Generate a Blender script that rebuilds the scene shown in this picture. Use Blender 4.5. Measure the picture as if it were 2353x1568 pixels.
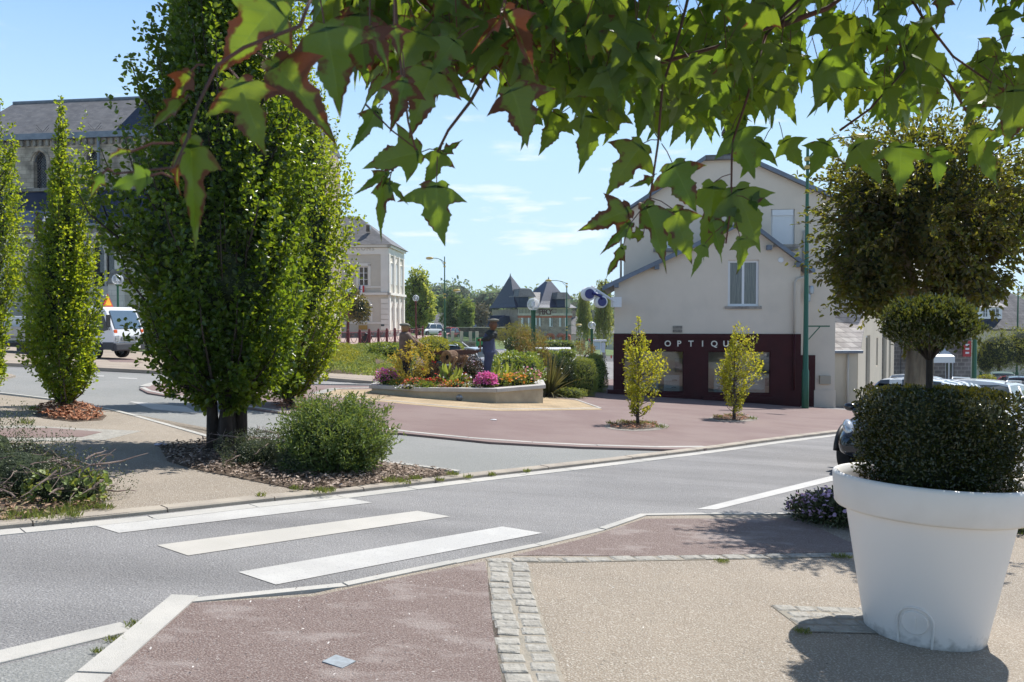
import bpy, bmesh, math, random
import numpy as np
from mathutils import Vector, Matrix, noise, geometry
R = math.radians
random.seed(7)
rng = np.random.default_rng(7)
for o in list(bpy.data.objects): bpy.data.objects.remove(o)
scene = bpy.context.scene
COL = scene.collection
# ------------------------------------------------------------ camera
FP, CX, CY = 1900.0, 1176.5, 784.0          # focal length and centre in the pixels of a 2353 x 1568 view
TILT = math.atan(54 / 1900)
cam_d = bpy.data.cameras.new('camera'); cam = bpy.data.objects.new('camera', cam_d); COL.objects.link(cam)
cam.location = (0, 0, 1.6); cam.rotation_euler = (R(90) - TILT, 0, 0)
cam_d.sensor_width = 36; cam_d.lens = 36 * FP / 2353; cam_d.clip_start = 0.05; cam_d.clip_end = 4000
cam_d.dof.use_dof = True; cam_d.dof.focus_distance = 14; cam_d.dof.aperture_fstop = 13
scene.camera = cam
# ------------------------------------------------------------ sky and sun
SUN_AZ, SUN_EL = R(44), R(56)
w = bpy.data.worlds.new('World'); scene.world = w; w.use_nodes = True
nt = w.node_tree; nt.nodes.clear()
def N(t, typ, **k):
    n = t.nodes.new(typ)
    for a, b in k.items():
        if a[0] == 'i' and a[1:].isdigit(): n.inputs[int(a[1:])].default_value = b
        else: setattr(n, a, b)
    return n
sky = N(nt, 'ShaderNodeTexSky', sky_type='NISHITA', sun_disc=False, sun_elevation=SUN_EL, sun_rotation=SUN_AZ,
        altitude=80, air_density=1.0, dust_density=0.8, ozone_density=1.6)
bg = N(nt, 'ShaderNodeBackground', i1=0.08); wo = N(nt, 'ShaderNodeOutputWorld')
tc = N(nt, 'ShaderNodeTexCoord')
mp = N(nt, 'ShaderNodeMapping'); mp.inputs['Scale'].default_value = (5.5, 5.5, 26); mp.inputs['Location'].default_value = (1.35, 0.2, 0.9)
cn = N(nt, 'ShaderNodeTexNoise'); cn.inputs['Scale'].default_value = 1.5; cn.inputs['Detail'].default_value = 7; cn.inputs['Roughness'].default_value = .55
cr = N(nt, 'ShaderNodeMapRange'); cr.inputs[1].default_value = .58; cr.inputs[2].default_value = .74; cr.inputs[4].default_value = .85
sx = N(nt, 'ShaderNodeSeparateXYZ')
hr = N(nt, 'ShaderNodeMapRange'); hr.inputs[1].default_value = .34; hr.inputs[2].default_value = .14
mu = N(nt, 'ShaderNodeMath', operation='MULTIPLY')
mx = N(nt, 'ShaderNodeMix', data_type='RGBA'); mx.inputs['B'].default_value = (11.4, 11.5, 11.7, 1)
L = nt.links.new
L(tc.outputs['Generated'], mp.inputs[0]); L(mp.outputs[0], cn.inputs[0]); L(cn.outputs[0], cr.inputs[0])
L(tc.outputs['Generated'], sx.inputs[0]); L(sx.outputs[2], hr.inputs[0]); L(cr.outputs[0], mu.inputs[0]); L(hr.outputs[0], mu.inputs[1])
hz_ = N(nt, 'ShaderNodeMapRange'); hz_.inputs[1].default_value = .36; hz_.inputs[2].default_value = .62; hz_.inputs[3].default_value = 1.; hz_.inputs[4].default_value = 0
hm = N(nt, 'ShaderNodeMix', data_type='RGBA'); hc = N(nt, 'ShaderNodeValToRGB'); el = hc.color_ramp.elements
for i, (p_, c_) in enumerate(((0., (.66, .87, 1.)), (.2, (.52, .77, 1.)), (.40, (.235, .47, .96)), (.62, (.2, .42, .92)))):
    q_ = el[i] if i < 2 else el.new(p_); q_.position = p_; q_.color = (*c_, 1)
hs = N(nt, 'ShaderNodeMix', data_type='RGBA', blend_type='MULTIPLY'); hs.inputs['Factor'].default_value = 1; hs.inputs['B'].default_value = (11.3, 11.3, 11.3, 1)
L(sx.outputs[2], hc.inputs[0]); L(hc.outputs[0], hs.inputs['A']); L(hs.outputs['Result'], hm.inputs['B']); L(sx.outputs[2], hz_.inputs[0]); L(hz_.outputs[0], hm.inputs['Factor']); L(sky.outputs[0], hm.inputs['A'])
L(mu.outputs[0], mx.inputs['Factor']); L(hm.outputs['Result'], mx.inputs['A']); L(mx.outputs['Result'], bg.inputs[0]); L(bg.outputs[0], wo.inputs[0])
sd = bpy.data.lights.new('sun', 'SUN'); sd.energy = 5.0; sd.angle = R(.53); sd.color = (1, .965, .91)
sun = bpy.data.objects.new('sun', sd); COL.objects.link(sun)
sdir = Vector((math.sin(SUN_AZ) * math.cos(SUN_EL), math.cos(SUN_AZ) * math.cos(SUN_EL), math.sin(SUN_EL)))
sun.rotation_euler = sdir.to_track_quat('Z', 'Y').to_euler(); sun.location = (5, 5, 30)
scene.view_settings.view_transform = 'Standard'; scene.view_settings.look = 'None'
scene.view_settings.exposure = 0.33; scene.view_settings.gamma = 1
scene.render.engine = 'CYCLES'
scene.cycles.max_bounces = 8; scene.cycles.transparent_max_bounces = 12; scene.cycles.sample_clamp_indirect = 6; scene.cycles.volume_bounces = 0
# ------------------------------------------------------------ measuring: view pixels to places
SA, SB = 0.061, 0.036                       # the square falls 6.1 % to the right and 3.6 % away
def ray(x, y):
    u = (x - CX) / FP; v = (y - CY) / FP; c, s = math.cos(TILT), math.sin(TILT)
    return Vector((u, c - v * s, -s - v * c))
def G(x, y, dz=0.0):                        # ray on the sloping street plane
    d = ray(x, y); s = (dz - 1.6) / (d.z + SA * d.x + SB * d.y)
    return Vector((0, 0, 1.6)) + d * s
def A(x, y, Y):                             # ray at distance Y
    d = ray(x, y); return Vector((0, 0, 1.6)) + d * (Y / d.y)
def ss(v, a, b):
    t = min(1, max(0, (v - a) / (b - a))); return t * t * (3 - 2 * t)
def gz(X, Y):
    Xc = max(-45, min(45, X)); Yc = 45 - math.log1p(math.exp(-(Y - 45) / 2.)) * 2. if Y > 25 else Y
    z = -(SA * Xc + SB * Yc)
    z -= 2.0 * ss(Y, 100, 150) * ss(X, -5, 3)
    return z
def GP(X, Y, dz=0): return Vector((X, Y, gz(X, Y) + dz))
def gp(x, y, Yh):                           # ground under pixel column x at distance Yh
    p = A(x, y, Yh); return Vector((p.x, p.y, gz(p.x, p.y)))
# ------------------------------------------------------------ object helpers
def tag(o, label=None, cat=None, group=None, kind=None):
    if label: o['label'] = label
    if cat: o['category'] = cat
    if group: o['group'] = group
    if kind: o['kind'] = kind
    return o
def empty(name, loc=(0, 0, 0), rz=0, label=None, cat=None, group=None):
    o = bpy.data.objects.new(name, None); COL.objects.link(o); o.location = loc; o.rotation_euler = (0, 0, rz)
    o.empty_display_size = .2
    return tag(o, label, cat, group)
def children(o): return [c for c in bpy.data.objects if c.parent == o]
def copy_tree(o, parent=None):
    kids = children(o); c = o.copy(); COL.objects.link(c); c.parent = parent
    for ch in kids: copy_tree(ch, c)
    return c
class MB:
    def __init__(s): s.v = []; s.f = []; s.m = []; s.M = Matrix(); s.mi = 0
    def add(s, vs, fs):
        b = len(s.v); s.v += [tuple(s.M @ Vector(p)) for p in vs]; s.f += [[b + i for i in f] for f in fs]; s.m += [s.mi] * len(fs); return s
    def box(s, x0, x1, y0, y1, z0, z1):
        v = [(x, y, z) for z in (z0, z1) for y in (y0, y1) for x in (x0, x1)]
        return s.add(v, [(0, 2, 3, 1), (4, 5, 7, 6), (0, 1, 5, 4), (2, 6, 7, 3), (0, 4, 6, 2), (1, 3, 7, 5)])
    def cbox(s, c, sz, rz=0):
        M = s.M; s.M = M @ Matrix.Translation(c) @ Matrix.Rotation(rz, 4, 'Z'); a, b, d = sz
        s.box(-a / 2, a / 2, -b / 2, b / 2, -d / 2, d / 2); s.M = M; return s
    def prism(s, pts, dx=None, dy=None, dz=None):       # polygon (3-D points) pushed along a vector
        d = Vector(dx); n = len(pts); P = [Vector(p) for p in pts]
        vs = P + [p + d for p in P]
        return s.add(vs, [list(range(n - 1, -1, -1)), list(range(n, 2 * n))] + [(i, (i + 1) % n, n + (i + 1) % n, n + i) for i in range(n)])
    def tube(s, pts, r, n=8, caps=True):
        P = [Vector(p) for p in pts]; rs = r if isinstance(r, (list, tuple)) else [r] * len(P)
        vs = []; fs = []; up = None
        for i, p in enumerate(P):
            t = (P[min(i + 1, len(P) - 1)] - P[max(i - 1, 0)]);
            if t.length < 1e-9: t = Vector((0, 0, 1))
            t.normalize()
            if up is None: up = Vector((0, 0, 1)) if abs(t.z) < .9 else Vector((1, 0, 0))
            a = t.cross(up)
            if a.length < 1e-6: a = t.orthogonal()
            a.normalize(); b = t.cross(a); up = a.cross(t)
            for k in range(n):
                q = 2 * math.pi * k / n; vs.append(p + (a * math.cos(q) + b * math.sin(q)) * rs[i])
        for i in range(len(P) - 1):
            for k in range(n):
                fs.append((i * n + k, i * n + (k + 1) % n, (i + 1) * n + (k + 1) % n, (i + 1) * n + k))
        if caps: fs += [list(range(n - 1, -1, -1)), list(range((len(P) - 1) * n, len(P) * n))]
        return s.add(vs, fs)
    def lathe(s, prof, n=32, c=(0, 0, 0)):
        vs = []; fs = []
        for r, z in prof:
            for k in range(n): q = 2 * math.pi * k / n; vs.append((c[0] + r * math.cos(q), c[1] + r * math.sin(q), c[2] + z))
        for i in range(len(prof) - 1):
            for k in range(n): fs.append((i * n + k, i * n + (k + 1) % n, (i + 1) * n + (k + 1) % n, (i + 1) * n + k))
        return s.add(vs, fs)
    def ball(s, c, r, n=12, sc=(1, 1, 1)):
        m = n // 2 + 1; vs = []; fs = []
        for i in range(m + 1):
            t = math.pi * i / m
            for k in range(n): q = 2 * math.pi * k / n; vs.append((c[0] + r * sc[0] * math.sin(t) * math.cos(q), c[1] + r * sc[1] * math.sin(t) * math.sin(q), c[2] - r * sc[2] * math.cos(t)))
        for i in range(m):
            for k in range(n): fs.append((i * n + k, i * n + (k + 1) % n, (i + 1) * n + (k + 1) % n, (i + 1) * n + k))
        return s.add(vs, fs)
    def poly(s, pts): return s.add(pts, [list(range(len(pts)))])
    def build(s, name, mats, parent=None, smooth=False, bevel=0, **tg):
        me = bpy.data.meshes.new(name); me.from_pydata(s.v, [], s.f)
        for m in (mats if isinstance(mats, (list, tuple)) else [mats]): me.materials.append(m)
        me.polygons.foreach_set('material_index', s.m)
        me.validate()
        if smooth is True: me.polygons.foreach_set('use_smooth', [True] * len(me.polygons))
        elif smooth: me.shade_auto(smooth) if hasattr(me, 'shade_auto') else None
        me.update()
        bm = bmesh.new(); bm.from_mesh(me)
        if smooth: bmesh.ops.remove_doubles(bm, verts=bm.verts, dist=1e-5)
        bmesh.ops.recalc_face_normals(bm, faces=bm.faces)
        if smooth and smooth is not True:
            for e in bm.edges: e.smooth = not (len(e.link_faces) == 2 and e.calc_face_angle(0) > smooth)
            for f in bm.faces: f.smooth = True
        bm.to_mesh(me); bm.free()
        o = bpy.data.objects.new(name, me); COL.objects.link(o); o.parent = parent
        if bevel:
            b = o.modifiers.new('bevel', 'BEVEL'); b.width = bevel; b.segments = 2; b.limit_method = 'ANGLE'; b.angle_limit = R(35)
        if tg: tag(o, **tg)
        return o
class Frame:                                # an upright plane in the place: ex runs along it, n faces the street
    def __init__(s, o, ang):
        s.o = Vector(o); s.a = ang; s.ex = Vector((math.cos(ang), math.sin(ang), 0)); s.iy = Vector((-math.sin(ang), math.cos(ang), 0))
    def L(s, x, y, off=0.0):                # pixel -> (along, height) on the plane 'off' metres behind
        d = ray(x, y); c = Vector((0, 0, 1.6)); q = s.o + s.iy * off
        t = (q - c).dot(s.iy) / d.dot(s.iy); p = c + d * t - s.o
        return p.dot(s.ex), p.z + s.o.z
    def X(s, x, off=0.0): return s.L(x, 730, off)[0]
    def Z(s, x, y, off=0.0): return s.L(x, y, off)[1]
def inst_empty(name, fr, **t): return empty(name, fr.o, fr.a, **t)
# ------------------------------------------------------------ materials
MATS = {}
def mat(name, col, rough=.8, col2=None, scale=4., detail=6., lo=.35, hi=.65, bump=0., bscale=None, metal=0., spec=.5, col3=None, scale3=40., amt3=.5, lo3=.5, hi3=.7, coat=0., stretch=None, streak=None):
    if name in MATS: return MATS[name]
    m = bpy.data.materials.new(name); m.use_nodes = True; t = m.node_tree; p = t.nodes['Principled BSDF']; L = t.links.new
    p.inputs['Base Color'].default_value = (*col, 1); p.inputs['Roughness'].default_value = rough
    p.inputs['Metallic'].default_value = metal; p.inputs['Specular IOR Level'].default_value = spec; p.inputs['Coat Weight'].default_value = coat
    tcn = N(t, 'ShaderNodeTexCoord'); vec = tcn.outputs['Object']
    if stretch:
        q = N(t, 'ShaderNodeMapping'); q.inputs['Scale'].default_value = stretch; L(vec, q.inputs[0]); vec = q.outputs[0]
    out = None
    if col2:
        n = N(t, 'ShaderNodeTexNoise'); n.inputs['Scale'].default_value = scale; n.inputs['Detail'].default_value = detail; n.inputs['Roughness'].default_value = .62; L(vec, n.inputs[0])
        r = N(t, 'ShaderNodeMapRange', interpolation_type='SMOOTHSTEP'); r.inputs[1].default_value = lo; r.inputs[2].default_value = hi; L(n.outputs[0], r.inputs[0])
        x = N(t, 'ShaderNodeMix', data_type='RGBA'); x.inputs['A'].default_value = (*col, 1); x.inputs['B'].default_value = (*col2, 1); L(r.outputs[0], x.inputs['Factor']); out = x.outputs['Result']
    if col3:
        n = N(t, 'ShaderNodeTexNoise'); n.inputs['Scale'].default_value = scale3; n.inputs['Detail'].default_value = 3; L(vec, n.inputs[0])
        r = N(t, 'ShaderNodeMapRange'); r.inputs[1].default_value = lo3; r.inputs[2].default_value = hi3; r.inputs[4].default_value = amt3; L(n.outputs[0], r.inputs[0])
        x = N(t, 'ShaderNodeMix', data_type='RGBA'); x.inputs['A'].default_value = (*col, 1); x.inputs['B'].default_value = (*col3, 1); L(r.outputs[0], x.inputs['Factor'])
        if out: L(out, x.inputs['A'])
        out = x.outputs['Result']
    if streak:
        q = N(t, 'ShaderNodeMapping'); q.inputs['Rotation'].default_value = (0, 0, streak[0]); q.inputs['Scale'].default_value = (streak[1], streak[2], 1); L(tcn.outputs['Object'], q.inputs[0])
        n = N(t, 'ShaderNodeTexNoise'); n.inputs['Scale'].default_value = 1; n.inputs['Detail'].default_value = 4; L(q.outputs[0], n.inputs[0])
        r = N(t, 'ShaderNodeMapRange'); r.inputs[1].default_value = .35; r.inputs[2].default_value = .65; r.inputs[3].default_value = streak[3]; r.inputs[4].default_value = streak[4]; L(n.outputs[0], r.inputs[0])
        x = N(t, 'ShaderNodeMix', data_type='RGBA', blend_type='MULTIPLY'); x.inputs['Factor'].default_value = 1; L(out, x.inputs['A']); L(r.outputs[0], x.inputs['B']); out = x.outputs['Result']
    if out: L(out, p.inputs['Base Color'])
    if bump:
        n = N(t, 'ShaderNodeTexNoise'); n.inputs['Scale'].default_value = bscale or scale * 6; n.inputs['Detail'].default_value = 5; L(vec, n.inputs[0])
        b = N(t, 'ShaderNodeBump'); b.inputs['Strength'].default_value = min(1, bump); b.inputs['Distance'].default_value = .02 * max(1, bump); L(n.outputs[0], b.inputs['Height']); L(b.outputs[0], p.inputs['Normal'])
    MATS[name] = m; return m
def masonry(name, col, col2, mortar, bw=.5, bh=.25, ms=.012, bump=.4, rough=.85, vary=.5, flat=False):
    m = bpy.data.materials.new(name); m.use_nodes = True; t = m.node_tree; p = t.nodes['Principled BSDF']; L = t.links.new
    tcn = N(t, 'ShaderNodeTexCoord'); sp = N(t, 'ShaderNodeSeparateXYZ'); cb = N(t, 'ShaderNodeCombineXYZ'); ad = N(t, 'ShaderNodeMath', operation='ADD')
    L(tcn.outputs['Object'], sp.inputs[0]); L(sp.outputs[0], ad.inputs[0]); L(sp.outputs[1], ad.inputs[1]); L(ad.outputs[0], cb.inputs[0]); L(sp.outputs[1 if flat else 2], cb.inputs[1])
    if flat: L(sp.outputs[0], cb.inputs[0])
    b = N(t, 'ShaderNodeTexBrick'); b.inputs['Color1'].default_value = (*col, 1); b.inputs['Color2'].default_value = (*col2, 1); b.inputs['Mortar'].default_value = (*mortar, 1)
    b.inputs['Scale'].default_value = 1; b.inputs['Brick Width'].default_value = bw; b.inputs['Row Height'].default_value = bh; b.inputs['Mortar Size'].default_value = ms; b.inputs['Bias'].default_value = 0
    L(cb.outputs[0], b.inputs[0])
    n = N(t, 'ShaderNodeTexNoise'); n.inputs['Scale'].default_value = 1.3; n.inputs['Detail'].default_value = 7; L(tcn.outputs['Object'], n.inputs[0])
    r = N(t, 'ShaderNodeMapRange'); r.inputs[1].default_value = .4; r.inputs[2].default_value = .7; r.inputs[3].default_value = 1; r.inputs[4].default_value = 1 - vary; L(n.outputs[0], r.inputs[0])
    x = N(t, 'ShaderNodeMix', data_type='RGBA', blend_type='MULTIPLY'); x.inputs['Factor'].default_value = 1; L(b.outputs['Color'], x.inputs['A']); L(r.outputs[0], x.inputs['B']); L(x.outputs['Result'], p.inputs['Base Color'])
    p.inputs['Roughness'].default_value = rough; p.inputs['Specular IOR Level'].default_value = .2
    bu = N(t, 'ShaderNodeBump', invert=True); bu.inputs['Strength'].default_value = bump; bu.inputs['Distance'].default_value = .02; L(b.outputs['Fac'], bu.inputs['Height']); L(bu.outputs[0], p.inputs['Normal'])
    return m
def leafmat(name, c1, c2, tr, amount=.45, rough=.45, brown=None, spec=.5, veins=False):
    m = bpy.data.materials.new(name); m.use_nodes = True; t = m.node_tree; p = t.nodes['Principled BSDF']; L = t.links.new; out = t.nodes['Material Output']
    a = N(t, 'ShaderNodeAttribute', attribute_name='rnd'); x = N(t, 'ShaderNodeMix', data_type='RGBA'); x.inputs['A'].default_value = (*c1, 1); x.inputs['B'].default_value = (*c2, 1); L(a.outputs['Fac'], x.inputs['Factor'])
    col = x.outputs['Result']; trc = N(t, 'ShaderNodeMix', data_type='RGBA'); trc.inputs['A'].default_value = (*tr, 1); trc.inputs['B'].default_value = (tr[0] * 1.5, tr[1] * 1.15, tr[2], 1); L(a.outputs['Fac'], trc.inputs['Factor']); tcol = trc.outputs['Result']
    if veins:
        e0 = N(t, 'ShaderNodeAttribute', attribute_name='edge'); r0 = N(t, 'ShaderNodeMapRange'); r0.inputs[1].default_value = .0; r0.inputs[2].default_value = .07; r0.inputs[3].default_value = .55; r0.inputs[4].default_value = 0; L(e0.outputs['Fac'], r0.inputs[0])
        y0 = N(t, 'ShaderNodeMix', data_type='RGBA'); y0.inputs['B'].default_value = (c2[0] * 2.2, c2[1] * 1.8, c2[2] * 2, 1); L(r0.outputs[0], y0.inputs['Factor']); L(col, y0.inputs['A']); col = y0.outputs['Result']
        ax_ = N(t, 'ShaderNodeAttribute', attribute_name='lx'); ay_ = N(t, 'ShaderNodeAttribute', attribute_name='ly'); m1 = N(t, 'ShaderNodeMath', operation='MULTIPLY_ADD', i1=-.8); m2 = N(t, 'ShaderNodeMath', operation='MULTIPLY', i1=5.5); m3 = N(t, 'ShaderNodeMath', operation='PINGPONG', i1=.5)
        r1 = N(t, 'ShaderNodeMapRange'); r1.inputs[1].default_value = .0; r1.inputs[2].default_value = .07; r1.inputs[3].default_value = .5; r1.inputs[4].default_value = 0
        L(ax_.outputs['Fac'], m1.inputs[0]); L(ay_.outputs['Fac'], m1.inputs[2]); L(m1.outputs[0], m2.inputs[0]); L(m2.outputs[0], m3.inputs[0]); L(m3.outputs[0], r1.inputs[0])
        y1 = N(t, 'ShaderNodeMix', data_type='RGBA'); y1.inputs['B'].default_value = (c2[0] * 1.9, c2[1] * 1.6, c2[2] * 1.8, 1); L(r1.outputs[0], y1.inputs['Factor']); L(col, y1.inputs['A']); col = y1.outputs['Result']
        y3 = N(t, 'ShaderNodeMix', data_type='RGBA'); y3.inputs['B'].default_value = (tr[0] * .55, tr[1] * .62, tr[2], 1); L(r1.outputs[0], y3.inputs['Factor']); L(tcol, y3.inputs['A']); tcol = y3.outputs['Result']
        nb = N(t, 'ShaderNodeTexNoise'); nb.inputs['Scale'].default_value = 55; tb = N(t, 'ShaderNodeTexCoord'); L(tb.outputs['Object'], nb.inputs[0]); bb = N(t, 'ShaderNodeBump'); bb.inputs['Strength'].default_value = .5; bb.inputs['Distance'].default_value = .004; L(nb.outputs[0], bb.inputs['Height']); L(bb.outputs[0], p.inputs['Normal'])
    if brown:
        e = N(t, 'ShaderNodeAttribute', attribute_name='edge'); n = N(t, 'ShaderNodeTexNoise'); n.inputs['Scale'].default_value = 38; n.inputs['Detail'].default_value = 5
        tcn = N(t, 'ShaderNodeTexCoord'); L(tcn.outputs['Object'], n.inputs[0])
        k = N(t, 'ShaderNodeAttribute', attribute_name='dry'); s1 = N(t, 'ShaderNodeMath', operation='ADD'); s2 = N(t, 'ShaderNodeMath', operation='MULTIPLY_ADD'); s2.inputs[1].default_value = 1.6
        L(n.outputs[0], s2.inputs[0]); L(k.outputs['Fac'], s2.inputs[2]); L(s2.outputs[0], s1.inputs[0])
        e2 = N(t, 'ShaderNodeMath', operation='MULTIPLY', i1=.55); L(e.outputs['Fac'], e2.inputs[0]); L(e2.outputs[0], s1.inputs[1])
        r = N(t, 'ShaderNodeMapRange'); r.inputs[1].default_value = 1.62; r.inputs[2].default_value = 1.78; L(s1.outputs[0], r.inputs[0])
        y = N(t, 'ShaderNodeMix', data_type='RGBA'); y.inputs['B'].default_value = (*brown, 1); L(r.outputs[0], y.inputs['Factor']); L(col, y.inputs['A']); col = y.outputs['Result']
        y2 = N(t, 'ShaderNodeMix', data_type='RGBA'); y2.inputs['B'].default_value = (brown[0] * .9, brown[1] * .6, brown[2] * .4, 1); L(r.outputs[0], y2.inputs['Factor']); L(tcol, y2.inputs['A']); tcol = y2.outputs['Result']
    L(col, p.inputs['Base Color']); p.inputs['Roughness'].default_value = rough; p.inputs['Specular IOR Level'].default_value = spec
    tb = N(t, 'ShaderNodeBsdfTranslucent'); L(tcol, tb.inputs[0]); ms = N(t, 'ShaderNodeMixShader', i0=amount); L(p.outputs[0], ms.inputs[1]); L(tb.outputs[0], ms.inputs[2]); L(ms.outputs[0], out.inputs[0])
    return m
def glassmat(name, col=(.02, .025, .03), rough=.04):
    return mat(name, col, rough, spec=.9)
M_dark = mat('dark_inside', (.012, .012, .014), .9)
M_glass = glassmat('window_glass')
M_white = mat('white_paint', (.74, .75, .76), .45)
M_metalgrey = mat('grey_metal', (.35, .36, .38), .4, metal=.8)
M_green = mat('green_pole_paint', (.014, .10, .045), .35)
M_maroonpaint = mat('maroon_fence_paint', (.16, .022, .025), .4)
M_bark = mat('bark_grey', (.11, .085, .065), .9, (.05, .04, .03), 9, bump=.8, bscale=40, stretch=(1, 1, .3))
M_zinc = mat('zinc', (.16, .19, .23), .5, (.22, .25, .29), 2)
# ------------------------------------------------------------ foliage
def leaves(mb_name, C, D, Nn, Ln, Wd, rnd, material, parent=None, core=None, core_mat=None, fold=.25, shape=(.3, .75), **tg):
    n = len(C); D = D / np.linalg.norm(D, axis=1, keepdims=True)
    S = np.cross(D, Nn); S /= np.linalg.norm(S, axis=1, keepdims=True) + 1e-9; U = np.cross(S, D)
    Ln = np.asarray(Ln).reshape(-1, 1) * np.ones((n, 1)); Wd = np.asarray(Wd).reshape(-1, 1) * np.ones((n, 1))
    a, b = shape; f = fold
    base = C; tip = C + D * Ln - U * Ln * .12
    r1 = C + D * Ln * a + S * Wd * .5 + U * Wd * f; l1 = C + D * Ln * a - S * Wd * .5 + U * Wd * f
    r2 = C + D * Ln * b + S * Wd * .36 + U * Wd * f * .6; l2 = C + D * Ln * b - S * Wd * .36 + U * Wd * f * .6
    V = np.stack([base, r1, r2, tip, l2, l1], 1).reshape(-1, 3)
    i = (np.arange(n) * 6).reshape(-1, 1)
    Fq = np.stack([np.hstack([i, i + 1, i + 2, i + 3]), np.hstack([i, i + 3, i + 4, i + 5])], 1).reshape(-1, 4)
    nv = len(V); cv = []; cf = []
    if core: cv, cf = core
    me = bpy.data.meshes.new(mb_name)
    allv = np.vstack([V, np.array(cv).reshape(-1, 3)]) if len(cv) else V
    allf = np.vstack([Fq, np.array(cf) + nv]) if len(cf) else Fq
    me.vertices.add(len(allv)); me.vertices.foreach_set('co', allv.astype(np.float32).ravel())
    me.loops.add(allf.size); me.loops.foreach_set('vertex_index', allf.astype(np.int32).ravel())
    me.polygons.add(len(allf)); me.polygons.foreach_set('loop_start', np.arange(len(allf), dtype=np.int32) * 4)
    me.polygons.foreach_set('loop_total', np.full(len(allf), 4, np.int32))
    mi = np.zeros(len(allf), np.int32); mi[len(Fq):] = 1
    me.materials.append(material)
    if len(cf): me.materials.append(core_mat or M_core)
    me.polygons.foreach_set('material_index', mi)
    me.update(calc_edges=True)
    at = me.attributes.new('rnd', 'FLOAT', 'POINT'); rr = np.zeros(len(allv), np.float32); rr[:nv] = np.repeat(rnd, 6); at.data.foreach_set('value', rr)
    o = bpy.data.objects.new(mb_name, me); COL.objects.link(o); o.parent = parent
    if tg: tag(o, **tg)
    return o
M_core = mat('dark_crown_core', (.014, .026, .008), .95, (.045, .065, .02), 14, lo=.5, hi=.6, bump=3., bscale=18)  # solid dark hulls inside crowns and bushes, added to close them and block light
def rdirs(n):
    d = rng.normal(size=(n, 3)); return d / np.linalg.norm(d, axis=1, keepdims=True)
def lump(P, sc, seed=0.):
    return np.array([noise.noise(Vector((p[0] * sc + seed, p[1] * sc - seed, p[2] * sc + 2 * seed))) for p in P])
def superball(rad, p, k, n=14, c=(0, 0, 0), zmin=None, amp=.08, sc=1.5):
    cv = []; cf = []; m = n // 2
    for i in range(m + 1):
        t = math.pi * i / m
        for j in range(n):
            q = 2 * math.pi * j / n; d = (math.sin(t) * math.cos(q), math.sin(t) * math.sin(q), -math.cos(t))
            r = k / (abs(d[0]) ** p + abs(d[1]) ** p + abs(d[2]) ** p) ** (1 / p)
            r *= 1 + amp * noise.noise(Vector(d) * 3)
            z = c[2] + d[2] * r * rad[2]
            if zmin is not None: z = max(z, zmin)
            cv.append((c[0] + d[0] * r * rad[0], c[1] + d[1] * r * rad[1], z))
    for i in range(m):
        for j in range(n): cf.append((i * n + j, i * n + (j + 1) % n, (i + 1) * n + (j + 1) % n, (i + 1) * n + j))
    return cv, cf
def mass_pts(balls, n, amp=.16, sc=1.6, inner=.72, zmin=None, seed=0.):
    """points over a union of soft boxes (cx,cy,cz, rx,ry,rz, p)"""
    vol = np.array([(b[3] * b[4] + b[3] * b[5] + b[4] * b[5]) for b in balls]); cnt = (vol / vol.sum() * n).astype(int) + 1
    Cs = []; Ns = []
    for b, k in zip(balls, cnt):
        d = rdirs(k); p = b[6]; r = 1 / (np.abs(d) ** p).sum(1) ** (1 / p)
        fr = rng.uniform(inner, 1.0, k) ** .6; P = d * (r * fr)[:, None] * np.array(b[3:6])
        P *= (1 + amp * 2 * lump(P, sc / max(b[3:6]) * 1.5, seed + b[0]))[:, None]
        g = np.sign(d) * np.abs(d) ** (p - 1) / np.array(b[3:6]); g /= np.linalg.norm(g, axis=1, keepdims=True)
        Cs.append(P + np.array(b[:3])); Ns.append(g)
    C = np.vstack(Cs); Nn = np.vstack(Ns)
    if zmin is not None: k = C[:, 2] > zmin; C = C[k]; Nn = Nn[k]
    return C, Nn
def bush(name, balls, n, leaf, material, label=None, cat=None, group=None, loc=None, stem=True, amp=.16, inner=.7, parent=None, kind=None, width=.5, up=.35, core=.8, zmin=None, spread=.9, bark=None, part='foliage', seed=0., sc=1.6):
    """a leafy mass: balls are in world coordinates"""
    b0 = balls[0]; loc = Vector(loc) if loc is not None else Vector((b0[0], b0[1], b0[2] - b0[5]))
    bl = [(b[0] - loc.x, b[1] - loc.y, b[2] - loc.z, *b[3:]) for b in balls]
    C, Nn = mass_pts(bl, n, amp, sc, inner, zmin, seed)
    k = len(C); D = Nn * .7 + rdirs(k) * spread + np.array([0, 0, up]); Nf = Nn + rdirs(k) * .8 + np.array([0, 0, .5])
    ln = leaf * rng.uniform(.65, 1.25, k)
    cv = []; cf = []
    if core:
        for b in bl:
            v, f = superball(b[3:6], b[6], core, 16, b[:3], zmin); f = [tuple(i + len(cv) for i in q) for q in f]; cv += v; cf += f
    if kind or parent is not None or not stem:
        o = leaves(name, C, D, Nf, ln, ln * width, rng.random(k), material, parent, (cv, cf) if core else None)
        o.location = loc
        return tag(o, label, cat, group, kind)
    e = empty(name, loc, 0, label, cat, group)
    leaves(part, C, D, Nf, ln, ln * width, rng.random(k), material, e, (cv, cf) if core else None)
    mb = MB()
    for i in range(7):
        b = random.choice(bl); t = (b[0] + random.uniform(-.4, .4) * b[3], b[1] + random.uniform(-.4, .4) * b[4], b[2])
        mb.tube([(b[0] * .3 + random.uniform(-.05, .05), b[1] * .3, -.05), (t[0] * .5, t[1] * .5, t[2] * .5), t], [.02, .014, .006], 5)
    mb.build('stem', bark or M_bark, e)
    return e
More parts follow.
